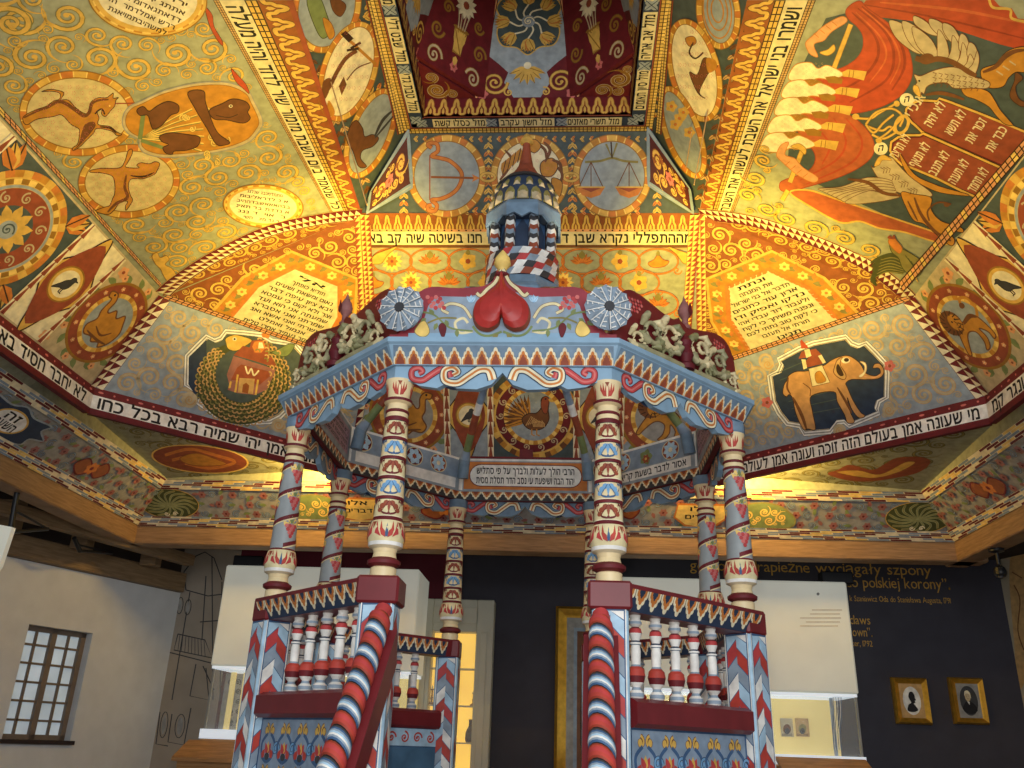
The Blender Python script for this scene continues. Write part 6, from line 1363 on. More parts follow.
for k in range(8):
    n, t_ = side_frame(k); mb = MB()
    out = valance_outline(); d0, d1 = 1.465, 1.505
    sc = d1*T8/.60
    F = Facet([SP(k, d1, u*sc, z) for u, z in out], toward=n*5, base=None)
    fr = mb; tri = tessellate_polygon([[Vector((u, z, 0)) for u, z in out]])
    a_ = [SP(k, d1, u*sc, z) for u, z in out]; b_ = [SP(k, d0, u*d0*T8/.6, z) for u, z in out]
    mb.add(a_, tri, BLU); mb.add(b_, tri, BLD); m_ = len(out)
    mb.add(a_+b_, [(i, (i+1) % m_, m_+(i+1) % m_, m_+i) for i in range(m_)], BLU)
    side_prism(mb, k, [(d0, 3.61), (d1+.02, 3.61), (1.585, 3.715), (1.60, 3.725), (1.60, 3.755), (d0, 3.77)], BLU)
    fz = mb.build('frieze', bim)
    # scallop strip on the sloping eave
    mb = MB(); mb.h = .002; f = Facet([SP(k, d1+.021, -(d1+.021)*T8, 3.615), SP(k, d1+.021, (d1+.021)*T8, 3.615), SP(k, 1.584, 1.584*T8, 3.713), SP(k, 1.584, -1.584*T8, 3.713)], toward=n*6+Vector((0, 0, 3)), base=None, mb=mb)
    up = 1 if f.pts[2][1] > 0 else -1; L = f.pts[1][0]; H = abs(f.pts[2][1]); P = Paint(mb, lambda u, v, h: f.O+f.U*u+f.V*(v*up)+f.N*h); P.rect(0, L, 0, H*.98, BLD)
    P2 = Paint(mb, lambda u, v, h: f.O+f.U*u+f.V*((H-v)*up)+f.N*h)
    P.rect(0, L, 0, H*.12, 'rust'); P.scallop(L, H*.95, 16, [('cream', .98), ('orange', .78), ('rust', .58)])
    mb.build('scallop_strip', fz)
    mb = MB(); mb.h = .003; P = side_paint(k, mb, d1)
    for e in (-1, 1):
        scurl(P, e*.40, 3.553, .62, -e, 'rose', 'maroon', 'pink'); scurl(P, e*.18, 3.545, .78, -e, 'cream', 'navy', 'orange')
    Pi = side_paint(k, mb, d0, False)
    for e in (-1, 1): scurl(Pi, e*.40, 3.55, .6, -e, 'rose', 'maroon', 'pink'); scurl(Pi, e*.18, 3.545, .76, -e, 'cream', 'navy', 'orange')
    mb.build('scroll_ornament', fz)
# ---- inner text boards on the rear sides
LINES = {4: ('הרבי הולך לעלות ולברך על פי סתליש', 'יהוד הבה ושיפעת עי נסב הדר תסלת מסית')}
for k in (2, 3, 4, 5, 6):
    mb = MB(); side_prism(mb, k, [(1.40, 3.68), (1.445, 3.68), (1.445, 3.985), (1.40, 3.985)], 'slate'); hw = 1.40*T8; mb.h = .003; P = side_paint(k, mb, 1.40, False)
    P.rect(-hw, hw, 3.965, 3.985, 'white'); P.rect(-hw, -hw+.02, 3.69, 3.98, 'white'); P.rect(hw-.02, hw, 3.69, 3.98, 'white')
    if k == 4:
        stad = lambda x, z0, z1: [(e*(x+(z1-z0)/2*math.sin(q)), (z0+z1)/2+(z1-z0)/2*math.cos(q)*e) for e in (1, -1) for q in [PI*i/10 for i in range(11)]]
        P.poly([(-hw+.03, 3.7), (hw-.03, 3.7), (hw-.03, 3.955), (-hw+.03, 3.955)], 'orange'); P.poly(stad(.40, 3.725, 3.935), 'maroon'); P.poly(stad(.40, 3.733, 3.927), 'white')
        P.text(LINES[4][0], -.44, 3.845, .88, .055, 'ink'); P.text(LINES[4][1], -.44, 3.757, .88, .055, 'ink')
        side_prism(mb, k, [(1.39, 3.985), (1.45, 3.985), (1.45, 4.005), (1.39, 4.005)], 'maroon'); mb.box(-.06, .06, 1.40, 1.44, 4.0, 4.08, 'maroon')
    elif k in (3, 5):
        P.rect(-hw+.02, hw-.02, 3.8, 3.965, 'greyblue')
        for j, u in enumerate((-.46, -.2, .06, .32)):
            if j == 1 and k == 5 or j == 2 and k == 3: P.flower(u, 3.875, .07, 'leaf', 'gold', 5); P.flower(u, 3.86, .04, 'rust', 'gold', 6); continue
            P.ell(u, 3.882, .088, .082, 'ivory'); P.ell(u, 3.882, .081, .075, 'rust' if j % 2 else 'maroon'); P.flower(u, 3.882, .074, 'lblue', 'cream' if j % 2 else 'rust', 8 if j % 2 else 6, .2)
        P.rect(-hw+.06, hw-.06, 3.70, 3.79, 'white')
        if k == 3: P.text('אסור לדבר בשעת קריאת התורה', -hw+.1, 3.72, 2*hw-.2, .05, 'ink')
    else:
        P.rect(-hw+.06, hw-.06, 3.72, 3.93, 'lilac')
        for r_ in range(4): P.text(lipsum(22, 40+k)[r_], -hw+.1, 3.735+.048*r_, 2*hw-.2, .028, 'charcoal')
    mb.build('text_board', bim)
    mb = MB(); side_prism(mb, k, [(1.41, 3.60), (1.45, 3.60), (1.45, 3.69), (1.41, 3.69)], 'maroon'); mb.h = .003; P = side_paint(k, mb, 1.41, False); w_ = 2*1.41*T8; P3 = Paint(mb, lambda u, v, h: P.mapf(u-w_/2, 3.69-v, h)); P3.rect(0, w_, 0, .088, 'charcoal'); P3.rect(0, w_, 0, .02, 'rust'); P3.scallop(w_, .085, 12, [('cream', .98), ('orange', .74), ('rust', .5)])
    mb.build('scallop_strip', bim)
# ---- front pediment with its heart
def front_pediment():
    Y = -1.545; z = lambda q: [(at(360+x/3.103, 270+y/3.103, Y).x, at(360+x/3.103, 270+y/3.103, Y).z) for x, y in q]
    out = z([(88,226),(92,200),(120,196),(150,160),(165,100),(185,68),(225,52),(300,56),(380,50),(412,32),(440,-6),(468,32),(500,50),(580,56),(660,52),(700,66),(722,100),(735,160),(765,196),(796,200),(800,226)])
    for i in range(len(out)): out[i] = (out[i][0], max(out[i][1], 3.75))
    s = crs(out[1:-1], False, 4); body = [out[0]]+s+[out[-1]]
    mb = MB(); pts = [Vector((x, Y, zz_)) for x, zz_ in body]; mb.slab(pts, (0, -1, 0), .05, PNK); pd = mb.build('pediment', bim, 'rose-framed front gable with a red heart and vines')
    F = Facet([(-1, Y, 0), (1, Y, 0), (1, Y, 5), (-1, Y, 5)], toward=(0, -5, 2), base=None); mb = F.mb; X = F.X; c = lambda q: Z(q, 3.103, 360, 270)
    mb.h = .002
    X.blob(c([(176,224),(178,190),(200,150),(212,112),(226,92),(250,82),(330,84),(440,62),(560,84),(640,82),(668,92),(682,112),(694,150),(712,190),(714,224)]), 'steel', None, sm=False); X.poly(c([(150,226),(150,196),(742,196),(742,226)]), BLU)
    for e in (1, -1):
        m = lambda q: c([(x if e > 0 else 884-x, y) for x, y in q])
        X.line(m([(345,150),(320,115),(280,105),(255,122),(275,135)]), 3.4, 'brown'); X.line(m([(345,150),(320,115),(280,105),(255,122),(275,135)]), 2.6, 'ivory'); X.line(m([(350,190),(310,195),(295,165),(320,150),(335,165)]), 2.6, 'ivory'); X.line(m([(350,190),(280,180),(230,140),(185,130)]), 1.8, 'leaf'); X.line(m([(300,150),(250,150),(210,165)]), 1.8, 'olive')
        for x, y, a in ((190,130,3), (205,150,2.4), (230,140,4), (265,155,1.2), (240,165,2), (180,160,2.6), (300,185,1.5)): X.leaf(*m([(x, y)])[0], a if e > 0 else PI-a, 8, 4.5, 'leaf', 'olive')
        X.blob(m([(192,160),(205,162),(216,190),(205,206),(185,206),(170,192),(180,172)]), 'lgold', 'olive', .7); X.blob(m([(255,165),(268,180),(258,212),(244,180)]), 'maroon', 'dmaroon', .5)
        for i in range(4):
            for j in range(3): X.ell(*m([(210+i*13+j*6, 85+j*14+(i % 2)*5)])[0], 2.2, 2.2, 'rose' if (i+j) % 2 else 'pink', n=10)
        for d in (-.6, 0, .6): X.leaf(*m([(345, 102)])[0], -PI/2+d, 8, 3.6, 'lblue', 'blue')
        X.line(m([(440,-2),(420,38),(395,60),(375,80),(362,72)]), 4.2, 'brown'); X.line(m([(440,-2),(420,38),(395,60),(375,80),(362,72)]), 3, 'ivory')
        X.line(m([(440,192),(400,205),(370,198),(350,175)]), 2.4, 'leaf'); X.leaf(*m([(430,200)])[0], 2.6 if e > 0 else .6, 8, 4, 'olive')
    mb.build('vine_panel', pd)
    heart = z([(440,10),(455,55),(490,82),(522,110),(530,150),(515,185),(480,195),(450,178),(440,150),(430,178),(400,195),(365,185),(350,150),(358,110),(390,82),(425,55)])
    mb = MB(); P_ = crs(heart, True, 5); cx = sum(p[0] for p in P_)/len(P_); cz = sum(p[1] for p in P_)/len(P_); rings = []
    for f_, d in ((1, .012), (.94, .05), (.72, .072), (.4, .085), (.05, .09)): rings.append([Vector((cx+(x-cx)*f_, Y-d, cz+(zz_-cz)*f_)) for x, zz_ in P_])
    m_ = len(P_)
    for i in range(4): mb.add(rings[i]+rings[i+1], [(j, (j+1) % m_, m_+(j+1) % m_, m_+j) for j in range(m_)], 'rust' if i == 0 else mat('heartred', .35, .15, 12, col=(168, 48, 42)), True)
    mb.add(rings[4], [tuple(range(m_))], 'red'); mb.build('heart', pd, 'carved red heart')
    zt_ = at(502, 253, Y).z; M = Matrix.Translation((at(502, 268, Y).x, Y+.02, zt_-.17)); mb = MB(); mb.lathe([(.02, 0), (.045, .015), (.045, .03), (.022, .045), (.03, .07), (.052, .1), (.045, .14), (.02, .18), (.0, .205)], ['maroon', 'maroon', 'maroon', 'lgold', 'lgold', 'lgold', 'lgold', 'lgold'], 18, M); mb.build('finial', pd, 'gilded bud finial')
front_pediment()
def side_pediment(k, lab):
    n, t_ = side_frame(k); hw = 1.56*T8-.02; z0 = 3.755
    half = [(-hw, 0), (-hw, .08), (-hw+.03, .15), (-hw+.05, .30), (-hw+.12, .40), (-hw+.24, .42), (-.14, .37), (-.05, .37), (0, .40)]; fu = .09 if k == 1 else -.05
    out = [half[0]]+crs(half[1:], False, 4); out = out+[(-a, b) for a, b in out[-2::-1]]
    mb = MB(); mb.slab([SP(k, 1.52, u, z0+v) for u, v in out], n, .05, MAR); pd = mb.build('pediment', bim, lab)
    mb = MB(); rnd = random.Random(9)
    G = [mat('carvedgreen', .5, .2, 14, col=(160, 154, 116)), mat('carvedcream', .5, .18, 14, col=(214, 198, 152)), mat('carvedolive', .5, .2, 14, col=(134, 132, 92))]
    for e in (-1, 1):
        for u, v, r, c in ((.15, .20, .095, 1), (.33, .17, .09, 0), (.46, .075, .065, 1), (.20, .055, .055, 2)):
            pts = []
            for i in range(22):
                q = i/21; a = 2.4+e*0+q*9; rr = r*(1.05-.85*q); pts.append(SP(k, 1.54+.025*q+.02, e*(u+rr*math.cos(a)), z0+v+rr*math.sin(a)))
            mb.tube(pts, lambda q, r=r: r*.2*(1-.45*q), G[c], 10)
            for j in range(4):
                a = j*1.5+.4; mb.tube([SP(k, 1.545, e*(u+r*.8*math.cos(a)), z0+v+r*.8*math.sin(a)), SP(k, 1.575, e*(u+r*1.05*math.cos(a+.35)), z0+v+r*1.05*math.sin(a+.35)), SP(k, 1.575, e*(u+r*1.2*math.cos(a+.75)), z0+v+r*1.2*math.sin(a+.75)), SP(k, 1.55, e*(u+r*1.05*math.cos(a+1.15)), z0+v+r*1.05*math.sin(a+1.15))], lambda q: r*.24*math.sin(PI*(.15+.8*q))+.004, G[(c+j) % 3], 8)
        mb.tube([SP(k, 1.56, e*.02, z0+.03), SP(k, 1.58, e*.25, z0+.02), SP(k, 1.56, e*.5, z0+.03)], .022, G[0], 8)
    mb.build('acanthus_carving', pd, 'carved grey-green acanthus scrolls')
    mb = MB(); B = SP(k, 1.56, 0, z0+.02); M = Matrix.Translation(B); mb.lathe([(.05, 0), (.055, .03), (.03, .05), (.05, .1), (.035, .16), (.045, .19), (.02, .23)], 'bordeaux', 14, M); mb.build('vase', pd, 'dark red turned vase')
    for e in (-1, 1):
        mb = MB(); mb.h = .002; P = side_paint(k, mb, 1.52)
        for i in range(5):
            for j in range(4):
                if i+j < 6: P.ell(e*(hw-.15-.026*i-.006*j), z0+.355-.024*j+.003*i, .011, .011, 'pink' if (i+j) % 2 else 'rose', n=8)
        mb.build('grape_cluster', pd, 'painted pink grapes')
    mb = MB(); M = Matrix.Translation(SP(k, 1.5, fu, z0+.355)) @ Matrix.Scale(.72, 4); mb.lathe([(.035, 0), (.05, .02), (.028, .05), (.03, .1), (.055, .14), (.06, .18), (.045, .23), (.018, .28), (0, .34)], 'dusty', 16, M); mb.h = .003
    P = Paint(mb, lambda u, v, h: M @ Vector(((.062+h)*n.x+u*t_.x, (.062+h)*n.y+u*t_.y, v))); P.poly([(0, .11), (.03, .16), (.02, .2), (0, .25), (-.02, .2), (-.03, .16)], 'maroon', True); mb.build('finial', pd, 'grey flame finial with a red drop')
side_pediment(1, 'dark red side gable with carved scrolls, right of the front'); side_pediment(7, 'dark red side gable with carved scrolls, left of the front')
# ---- pinwheel rosettes on the front corners
for k in (0, 1):
    x, y = CORN[k]; a = math.atan2(y, x); n = Vector((math.cos(a)*.5, math.sin(a), -.1)).normalized(); t_ = Vector((-n.y, n.x, 0)).normalized(); w_ = n.cross(t_)*-1
    if w_.z < 0: w_ = -w_
    tgt = at(401.5 if k == 0 else 608, 309 if k == 0 else 308, -1.60); C_ = tgt; mb = MB()
    f = lambda r, ang, d=0: C_+t_*(r*math.cos(ang))+w_*(r*math.sin(ang))+n*d
    R = .135; N = 13
    for i in range(N):
        a0 = 2*PI*i/N; a1 = 2*PI*(i+1)/N; am = (a0+a1)/2
        mb.add([f(.03, a0, .03), f(R*.7, a0-.02, .004), f(R*.98, a0+.03, .0), f(R*1.06, am, .012), f(R*.98, a1-.03, 0), f(R*.7, a1-.02, .004), f(.03, a1, .03), f(R*.6, am, .03)], [(0, 1, 7), (1, 2, 7), (2, 3, 7), (3, 4, 7), (4, 5, 7), (5, 6, 7), (6, 0, 7)], 'steel')
        for rr in (.45, .7, .9): mb.add([f(R*rr, a0+.04, .012+.02*(1-rr)), f(R*rr, am, .036*(1.3-rr)+.012), f(R*(rr+.05), am, .036*(1.3-rr)+.012), f(R*(rr+.05), a0+.04, .012+.02*(1-rr))], [(0, 1, 2, 3)], 'white')
        mb.tube([f(.03, a0, .034), f(R*.98, a0, .008)], .0035, 'white', 5)
    mb.add([f(R*.98, 2*PI*i/N, -.02) for i in range(N)], [tuple(range(N))], 'greyblue'); mb.add([f(R*.98, 2*PI*i/N, -.02) for i in range(N)]+[f(R*.98, 2*PI*i/N, .001) for i in range(N)], [(i, (i+1) % N, N+(i+1) % N, N+i) for i in range(N)], 'greyblue')
    o = mb.build('rosette', bim, 'grey-blue pinwheel rosette on the '+('left' if k == 0 else 'right')+' front corner')
    mb = MB(); mb.add([f(.03*math.cos(0), i*PI/4, .05 if 0 else .042) for i in range(8)]+[f(.034, i*PI/4, .02) for i in range(8)], [tuple(range(8))]+[(i, (i+1) % 8, 8+(i+1) % 8, 8+i) for i in range(8)], 'charcoal'); mb.build('boss', o, 'dark centre boss')
# ---- ribs rising to the crown
for k in range(8):
    x, y = CORN[k]; r0 = math.hypot(x, y); u = Vector((x/r0, y/r0, 0)); P0 = [u*1.45+Vector((0, 0, 3.78)), u*1.42+Vector((0, 0, 3.95)), u*1.2+Vector((0, 0, 4.2)), u*.85+Vector((0, 0, 4.5)), u*.5+Vector((0, 0, 4.68)), u*.28+Vector((0, 0, 4.78))]
    q = []
    for i in range(len(P0)-1):
        for j in range(4): q.append(P0[i].lerp(P0[i+1], j/4))
    q.append(P0[-1]); mb = MB(); CC = [BLD, BLD, BLD, 'greyblue', 'leaf', 'rust', 'rust', 'white', 'greyblue', 'charcoal', 'leaf', 'rust', 'rust', 'grey', 'greyblue', 'rust']
    mb.tube(q, lambda t: .05 if t < .22 else .034, lambda t: CC[min(len(CC)-1, int(t*len(CC)))], 8); mb.build('rib', bim, 'striped curved rib')
# ---- crown turret
def octp(r, z, off=PI/8): return [Vector((r*math.cos(off+i*PI/4), r*math.sin(off+i*PI/4), z)) for i in range(8)]
def octloft(mb, L, cols, cap=True):
    for i in range(len(L)-1):
        a, b = octp(*L[i]), octp(*L[i+1]); mb.add(a+b, [(j, (j+1) % 8, 8+(j+1) % 8, 8+j) for j in range(8)], cols[i] if isinstance(cols, list) else cols)
    if cap: mb.add(octp(*L[0]), [tuple(range(8))[::-1]], cols[0] if isinstance(cols, list) else cols); mb.add(octp(*L[-1]), [tuple(range(8))], cols[-1] if isinstance(cols, list) else cols)
mb = MB(); octloft(mb, [(.30, 4.68), (.37, 4.74), (.37, 4.80), (.32, 4.86), (.30, 4.93)], BLD); tur = mb.build('turret_base', bim, 'blue octagonal foot of the crown turret')
mb = MB(); n = 24; CB = ['rust', 'white', 'charcoal', 'rose', 'steel', 'white']
for r_ in range(4):
    for i in range(n):
        z0, z1 = 4.93+.06*r_, 4.93+.06*(r_+1); a0, a1 = 2*PI*(i+.25*r_)/n, 2*PI*(i+1+.25*r_)/n; g = lambda a, z, d=0: Vector(((.295-d)*math.cos(a), (.295-d)*math.sin(a), z)); sh = .12
        mb.add([g(a0, z0), g(a1, z0), g(a1+sh, z1), g(a0+sh, z1)], [(0, 1, 2, 3)], CB[(i*1+r_*2) % 6])
mb.lathe([(.295, 5.17), (.25, 5.175)], 'rust', 24, None, False); mb.lathe([(.25, 5.175), (.25, 4.93)], 'navy', 24, None, False); mb.build('turret_barrel', bim, 'barrel of slanting red, white and black bricks')
for i in range(8):
    a = PI/8+i*PI/4; x, y = .245*math.cos(a), .245*math.sin(a); mb = MB(); ncell = 11; z0, z1 = 5.05, 5.5
    for j in range(ncell):
        for s_ in range(8):
            a0, a1 = 2*PI*s_/8, 2*PI*(s_+1)/8; q0, q1 = z0+(z1-z0)*j/ncell, z0+(z1-z0)*(j+1)/ncell; tw = (z1-z0)/ncell
            o0, o1 = tw*(.5 if s_ % 2 else 0), tw*(.5 if (s_+1) % 2 else 0)
            mb.add([Vector((x+.04*math.cos(a0), y+.04*math.sin(a0), q0+o0)), Vector((x+.04*math.cos(a1), y+.04*math.sin(a1), q0+o1)), Vector((x+.04*math.cos(a1), y+.04*math.sin(a1), q1+o1)), Vector((x+.04*math.cos(a0), y+.04*math.sin(a0), q1+o0))], [(0, 1, 2, 3)], ['rust', 'white', 'charcoal', 'steel'][(j+s_//4) % 4])
    mb.build('turret_column', bim, 'small turret column striped red, white and black')
mb = MB(); octloft(mb, [(.19, 5.05), (.19, 5.55)], 'dblue'); mb.h = .004
for i in range(8):
    a = i*PI/4; F = Facet([Vector((.19*math.cos(PI/8)*math.cos(a)-s_*.07*math.sin(a), .19*math.cos(PI/8)*math.sin(a)+s_*.07*math.cos(a), z)) for s_, z in ((-1, 5.14), (1, 5.14), (1, 5.5), (-1, 5.5))], toward=(5*math.cos(a), 5*math.sin(a), 5.5), base=None, mb=mb)
    w_, h_ = F.pts[1][0], abs(F.pts[2][1]); u_ = 1 if F.pts[2][1] > 0 else -1; P = Paint(mb, lambda u, v, h: F.O+F.U*u+F.V*(v*u_)+F.N*h); P.poly([(.01, 0), (.01, h_*.7), (w_/2, h_), (w_-.01, h_*.7), (w_-.01, 0)], 'navy'); P.flower(w_/2, .05, .05, 'orange', 'rust', 5)
mb.build('turret_core', bim, 'dark blue inner drum')
mb = MB(); octloft(mb, [(.25, 5.49), (.30, 5.49), (.325, 5.51), (.325, 5.57), (.30, 5.61), (.2, 5.62)], ['navy', BLD, BLD, BLD, 'charcoal'])
for i in range(8):
    a = i*PI/4; g = .325*math.cos(PI/8)+.001; w_ = .325*math.sin(PI/8); t_ = Vector((-math.sin(a), math.cos(a), 0)); n_ = Vector((math.cos(a), math.sin(a), 0))
    mb.slab([n_*g+t_*(w_*x)+Vector((0, 0, z)) for x, z in ((-1, 5.52), (-1, 5.45), (-.5, 5.48), (0, 5.44), (.5, 5.48), (1, 5.45), (1, 5.52))], n_, .02, BLD)
mb.build('turret_eave', bim, 'blue octagonal eave of the turret')
mb = MB(); mb.lathe([(.27, 5.60), (.285, 5.64), (.27, 5.78), (.22, 5.9), (.16, 5.95)], ['charcoal', 'navy', 'navy', 'rust'], 32)
for r_ in range(2):
    for i in range(16):
        a = 2*PI*(i+.5*r_)/16; z0 = 5.62+.14*r_; R0 = .283-.022*r_; u = Vector((math.cos(a), math.sin(a), 0)); t_ = Vector((-math.sin(a), math.cos(a), 0)); w_ = .058-.006*r_
        for f_, c, d in ((1, 'dblue', 0), (.86, 'olive', .006), (.66, 'beige', .011)):
            pts = [(-w_*f_, .0), (-w_*f_, .10*f_), (-w_*.6*f_, .145*f_), (0, .16*f_), (w_*.6*f_, .145*f_), (w_*f_, .10*f_), (w_*f_, 0)]
            lean = .12+.28*r_; mb.add([u*(R0+d-v*lean-abs(x)*.18)+t_*x+Vector((0, 0, z0+v)) for x, v in pts]+[u*(R0+d+.016)+Vector((0, 0, z0+.045*f_))], [(j, (j+1) % 7, 7) for j in range(7)], c)
mb.build('turret_dome', bim, 'dome of grey-green scales')
mb = MB(); mb.lathe([(.25, 5.88), (.2, 5.94), (.12, 6.02), (.065, 6.12), (.04, 6.26), (.03, 6.36)], ['charcoal', 'rust', 'rust', 'rust', 'rust'], 20); sp_ = mb.build('turret_spire', bim, 'red spire')
mb = MB(); mb.lathe([(.03, 6.36), (.06, 6.38), (.05, 6.41), (.02, 6.46), (0, 6.48)], 'gold', 14); mb.build('finial', sp_, 'gold tip')
# ---- balustrade: posts, rails, balusters, panels
BR = ['red', 'white', 'steel', 'white', 'greyblue']
def braid(P, w, h0, h1, n):
    # plaited slanting bricks
    ph = (h1-h0)/n; P.rect(-w, w, h0, h1, 'dblue'); h = P.up(2); cols = ['red', 'white', 'steel', 'rose', 'lblue', 'steel', 'red', 'lblue', 'white']
    for j in range(-2, n+1):
        for e in (-1, 1):
            y = h0+j*ph+(0 if e < 0 else ph/2); s_ = ph*.75; xi = 0
            q = [(e*w*.97, y+.04*ph), (e*w*.97, y+.97*ph), (xi, y+s_+.97*ph), (xi, y+s_+.04*ph)]
            q = [(x, min(h1, max(h0, z))) for x, z in q]
            P.mb.add([P.mapf(*p, h) for p in q], [(0, 1, 2, 3)], cols[(j+(e > 0)*4) % 9])
def post(k, rot, z0=.95, z1=2.26, s=.092):
    x, y = CORN[k]; M = Matrix.Translation((x, y, 0)) @ Matrix.Rotation(math.radians(rot), 4, 'Z'); mb = MB(); mb.bbox(-s, s, -s, s, z0, z1, 'lblue', M, .01); mb.h = .002
    for f_ in range(4):
        R_ = M @ Matrix.Rotation(f_*PI/2, 4, 'Z'); P = Paint(mb, lambda u, v, h: R_ @ Vector((u, -s-h, v))); P.rect(-s+.012, s-.012, z0, z1, 'white'); P.rect(-s+.018, s-.018, z0, z1, 'dblue'); braid(P, s-.022, z0, z1-.01, 14)
    mb.build('post', bim, 'square post plaited with red, blue and white bricks')
    mb = MB(); e_ = .02 if k in (0, 1) else .004; mb.bbox(-s-e_, s+e_, -s-e_, s+e_, z1-.002, CZ0, MAR, M, .012); mb.build('post_cap', bim)
for k, r_ in ((0, 0), (1, 0), (2, 45), (3, -45), (4, 0), (5, 0), (6, 45), (7, -45)): post(k, r_)
BAL = [(.028, 0), (.034, .01), (.034, .03), (.022, .045), (.018, .06), (.034, .085), (.041, .12), (.036, .155), (.024, .17), (.021, .18), (.023, .25), (.02, .285), (.026, .29), (.026, .3), (.018, .31), (.03, .35), (.026, .375), (.016, .385), (.03, .4), (.03, .415), (.022, .43), (.026, .45)]
BALC = ['white', 'steel', 'white', 'steel', 'white', 'maroon', 'red', 'red', 'steel', 'white', 'white', 'steel', 'white', 'navy', 'white', 'rose', 'maroon', 'white', 'steel', 'white', 'white']
RZ0, RZ1, BZ0, BZ1 = 2.262, 2.395, 1.705, 1.845
def baluster(k, d, u, par, sc):
    M = Matrix.Translation(SP(k, d, u, BZ1)) @ Matrix.Diagonal((sc, sc, (RZ0-BZ1)/.45, 1)); mb = MB(); mb.lathe(BAL, BALC, 14, M); mb.build('baluster', par)
for k in (1, 2, 3, 5, 6, 7):
    hw = .6-.1; dA = PB_
    mb = MB(); M_ = None; n, t_ = side_frame(k)
    prof = [(dA-.085, RZ0), (dA+.07, RZ0), (dA+.115, RZ1-.02), (dA+.115, RZ1), (dA-.11, RZ1), (dA-.11, RZ1-.02)]
    vs = []
    for e in (-1, 1): vs += [SP(k, d, e*d*T8*.985, z) for d, z in prof]
    mb.add(vs, [tuple(range(6)), tuple(range(11, 5, -1))]+[(i, i+6, (i+1) % 6+6, (i+1) % 6) for i in range(6)], MAR); rl = mb.build('handrail', bim, 'maroon top rail with a scalloped edge')
    for outer in (1, 0):
        mb = MB(); mb.h = .0025
        if outer: q = [SP(k, dA+.07, -.62, RZ0+.002), SP(k, dA+.07, .62, RZ0+.002), SP(k, dA+.1145, .635, RZ1-.022), SP(k, dA+.1145, -.635, RZ1-.022)]; tw = n*6+Vector((0, 0, 2))
        else: q = [SP(k, dA-.085, hw, RZ0+.002), SP(k, dA-.085, -hw, RZ0+.002), SP(k, dA-.1095, -hw, RZ1-.022), SP(k, dA-.1095, hw, RZ1-.022)]; tw = Vector((0, 0, 2))
        f = Facet(q, toward=tw, base=None, mb=mb); up = 1 if f.pts[2][1] > 0 else -1; L, H = f.pts[1][0], abs(f.pts[2][1]); P = Paint(mb, lambda u, v, h: f.O+f.U*u+f.V*((H-v)*up)+f.N*h); P.rect(0, L, 0, H, 'navy'); P.scallop(L, H*.95, 12, [('cream', .96), ('orange', .72), ('navy', .4)]); mb.build('scallop_edge', rl)
    mb = MB(); vs = []
    prof = [(dA-.06, BZ0), (dA+.06, BZ0), (dA+.09, BZ0+.02), (dA+.09, BZ1-.02), (dA+.05, BZ1), (dA-.05, BZ1), (dA-.08, BZ1-.02), (dA-.08, BZ0+.02)]
    for e in (-1, 1): vs += [SP(k, d, e*hw, z) for d, z in prof]
    mb.add(vs, [tuple(range(8)), tuple(range(15, 7, -1))]+[(i, i+8, (i+1) % 8+8, (i+1) % 8) for i in range(8)], MAR); mb.build('lower_rail', bim)
    sgn = 1 if k in (1, 2, 3) else -1
    for i in range(5):
        u = (-.40+.165*i) * (1 if k in (1, 2, 3, ) else -1)
        baluster(k, dA, u-(.0 if k != 1 and k != 7 else 0), bim, 1.16)
    # panel
    mb = MB(); vs = []
    prof = [(dA-.03, .95), (dA+.03, .95), (dA+.03, BZ0), (dA-.03, BZ0)]
    for e in (-1, 1): vs += [SP(k, d, e*hw, z) for d, z in prof]
    mb.add(vs, [(0, 1, 2, 3), (7, 6, 5, 4)]+[(i, i+4, (i+1) % 4+4, (i+1) % 4) for i in range(4)], 'dblue'); mb.h = .003
    P = side_paint(k, mb, dA+.03); P.rect(-hw+.02, hw-.02, 1.0, BZ0-.01, 'greyblue')
    for r_ in range(3):
        for i in range(5):
            u = -.38+.19*i; z = 1.64-.22*r_
            for e in (-1, 1): P.spiral(u+e*.035, z, .03, PI/2, 1.4, e, .014, 'gold', 'brown'); P.line([(u+e*.02, z-.02), (u+e*.075, z-.07), (u+e*.06, z-.14), (u, z-.17)], .02, 'dblue')
            for d in (-.5, 0, .5): P.leaf(u, z-.13, PI/2+d, .07, .035, 'rose' if d else 'gold')
            P.ell(u, z-.14, .028, .02, 'charcoal', n=12); P.spiral(u+.095, z-.1, .04, 0, 1.3, 1, .014, 'blue', 'navy')
            for e in (-1, 1): P.leaf(u+e*.06, z-.15, PI/2+e*.5, .055, .04, 'red')
    P = side_paint(k, mb, dA-.03, False); P.rect(-hw+.01, hw-.01, 1.0, BZ0-.14, mat('seablue', .6, .25, 5, col=(74, 112, 142))); P.rect(-hw+.01, hw-.01, BZ0-.13, BZ0-.005, 'lblue')
    for i in range(8): P.spiral(-.43+.123*i, BZ0-.07, .045, PI/2*(i % 2), 1.5, 1-2*(i % 2), .014, 'red')
    mb.build('panel', bim, 'blue panel painted with gold and red scrolls')
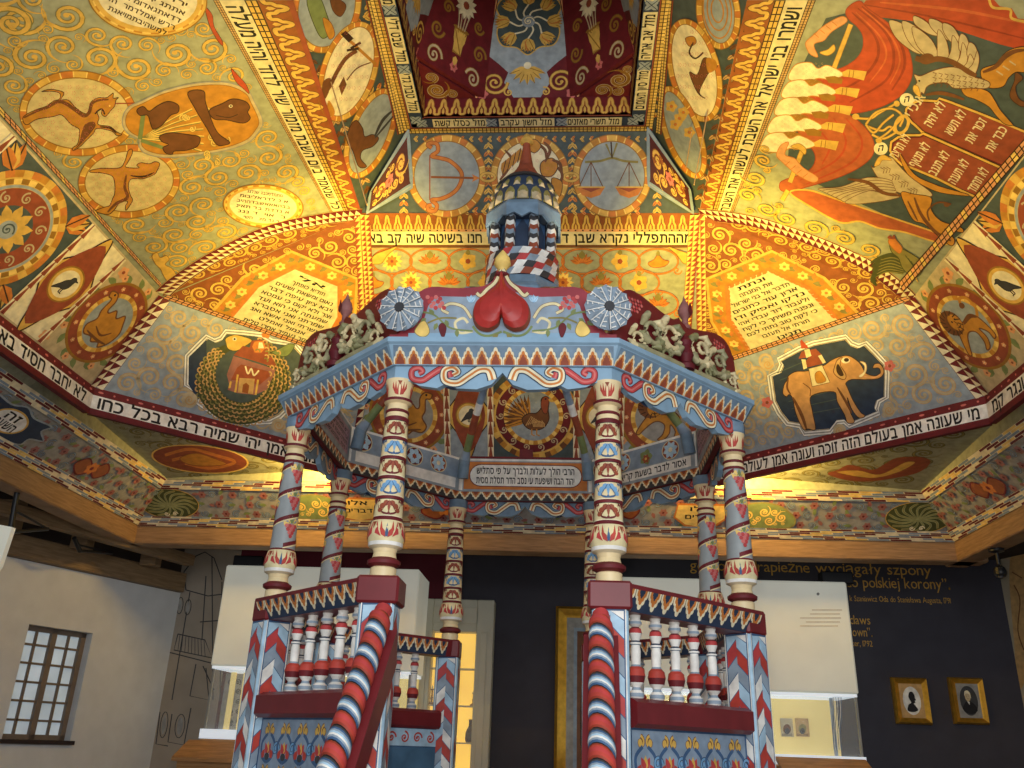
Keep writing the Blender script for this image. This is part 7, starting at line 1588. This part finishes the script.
# ---- platform and stair with rope handrails
mb = MB(); octloft(mb, [(1.68, 0), (1.68, .12), (1.62, .14), (1.62, .88), (1.7, .9), (1.7, .95)], ['maroon', 'maroon', 'dblue', 'maroon', 'maroon']); mb.build('platform', bim, 'octagonal platform')
for i in range(5):
    mb = MB(); z1 = .95-.17*(i+1)+.0; y1 = -1.58-.27*i; mb.bbox(-.5, .62, y1-.27, y1, 0, max(.1, z1), 'maroon', None, .01); mb.build('stair_step', bim)
def rope(a, b, label):
    a = Vector(a); b = Vector(b); d = b-a; c = a+d*1.9; n = 64; mb = MB(); up_ = Vector((0, -.03, .02)); path = [a+Vector((0, .05, .03)), a+Vector((0, .015, .02))]+[a+(c-a)*t/n for t in range(n+1)]
    CC = ['red', 'red', 'red', 'ink', 'white', 'lblue', 'steel', 'ink']
    # twisted stripes around the rail
    L = (c-a).length; r = .054; t_ = (c-a).normalized(); s_ = Vector((1, 0, 0)); s_ = (s_-t_*s_.dot(t_)).normalized(); w_ = t_.cross(s_); if_n = 16; N = 150; per = .15
    rings = []; cc_ = []; sub_ = 16; nr = int(L/per)
    for i in range(nr*sub_+1):
        t = i/sub_*per; f_ = (i % sub_)/sub_; bulge = 1+.13*abs(math.sin(2*PI*f_))**.5
        rings.append([a+t_*max(0, t+.03*math.cos(2*PI*j/if_n+.6))+s_*r*bulge*math.cos(2*PI*j/if_n)+w_*r*bulge*math.sin(2*PI*j/if_n) for j in range(if_n)]); cc_.append(['ink', 'dcurtain', 'red', 'rose', 'rose', 'red', 'red', 'dcurtain', 'ink', 'charcoal', 'dblue', 'steel', 'lblue', 'white', 'steel', 'dblue'][i % sub_])
    for i in range(len(rings)-1): mb.add(rings[i]+rings[i+1], [(j, (j+1) % if_n, if_n+(j+1) % if_n, if_n+j) for j in range(if_n)], cc_[i], True)
    mb.add(rings[0], [tuple(range(if_n))], 'red'); mb.tube([a+t_*.02, a+Vector((0, .03, .035)), a+Vector((0, .1, .04))], .044, 'rose', 12)
    o = mb.build('rope_handrail', bim, label)
    mb = MB(); s0 = a+Vector((0, .02, -.06)); s1 = c+Vector((0, .02, -.06)); w2 = .085
    vs = []
    for p in (s0, s1): vs += [p+Vector((-w2, 0, 0)), p+Vector((w2, 0, 0)), p+Vector((w2, .06, -.16)), p+Vector((-w2, .06, -.16))]
    mb.add(vs, [(0, 1, 2, 3), (7, 6, 5, 4), (0, 4, 5, 1), (1, 5, 6, 2), (2, 6, 7, 3), (3, 7, 4, 0)], MAR); mb.build('stair_string', bim, 'maroon stair board under the rope handrail')
rope(at(381, 617, -1.60), atx(331, 768, -.62), 'left rope-twist stair handrail in red, grey and white'); rope(at(601, 622, -1.60), at(602, 768, -2.08), 'right rope-twist stair handrail in red, grey and white')
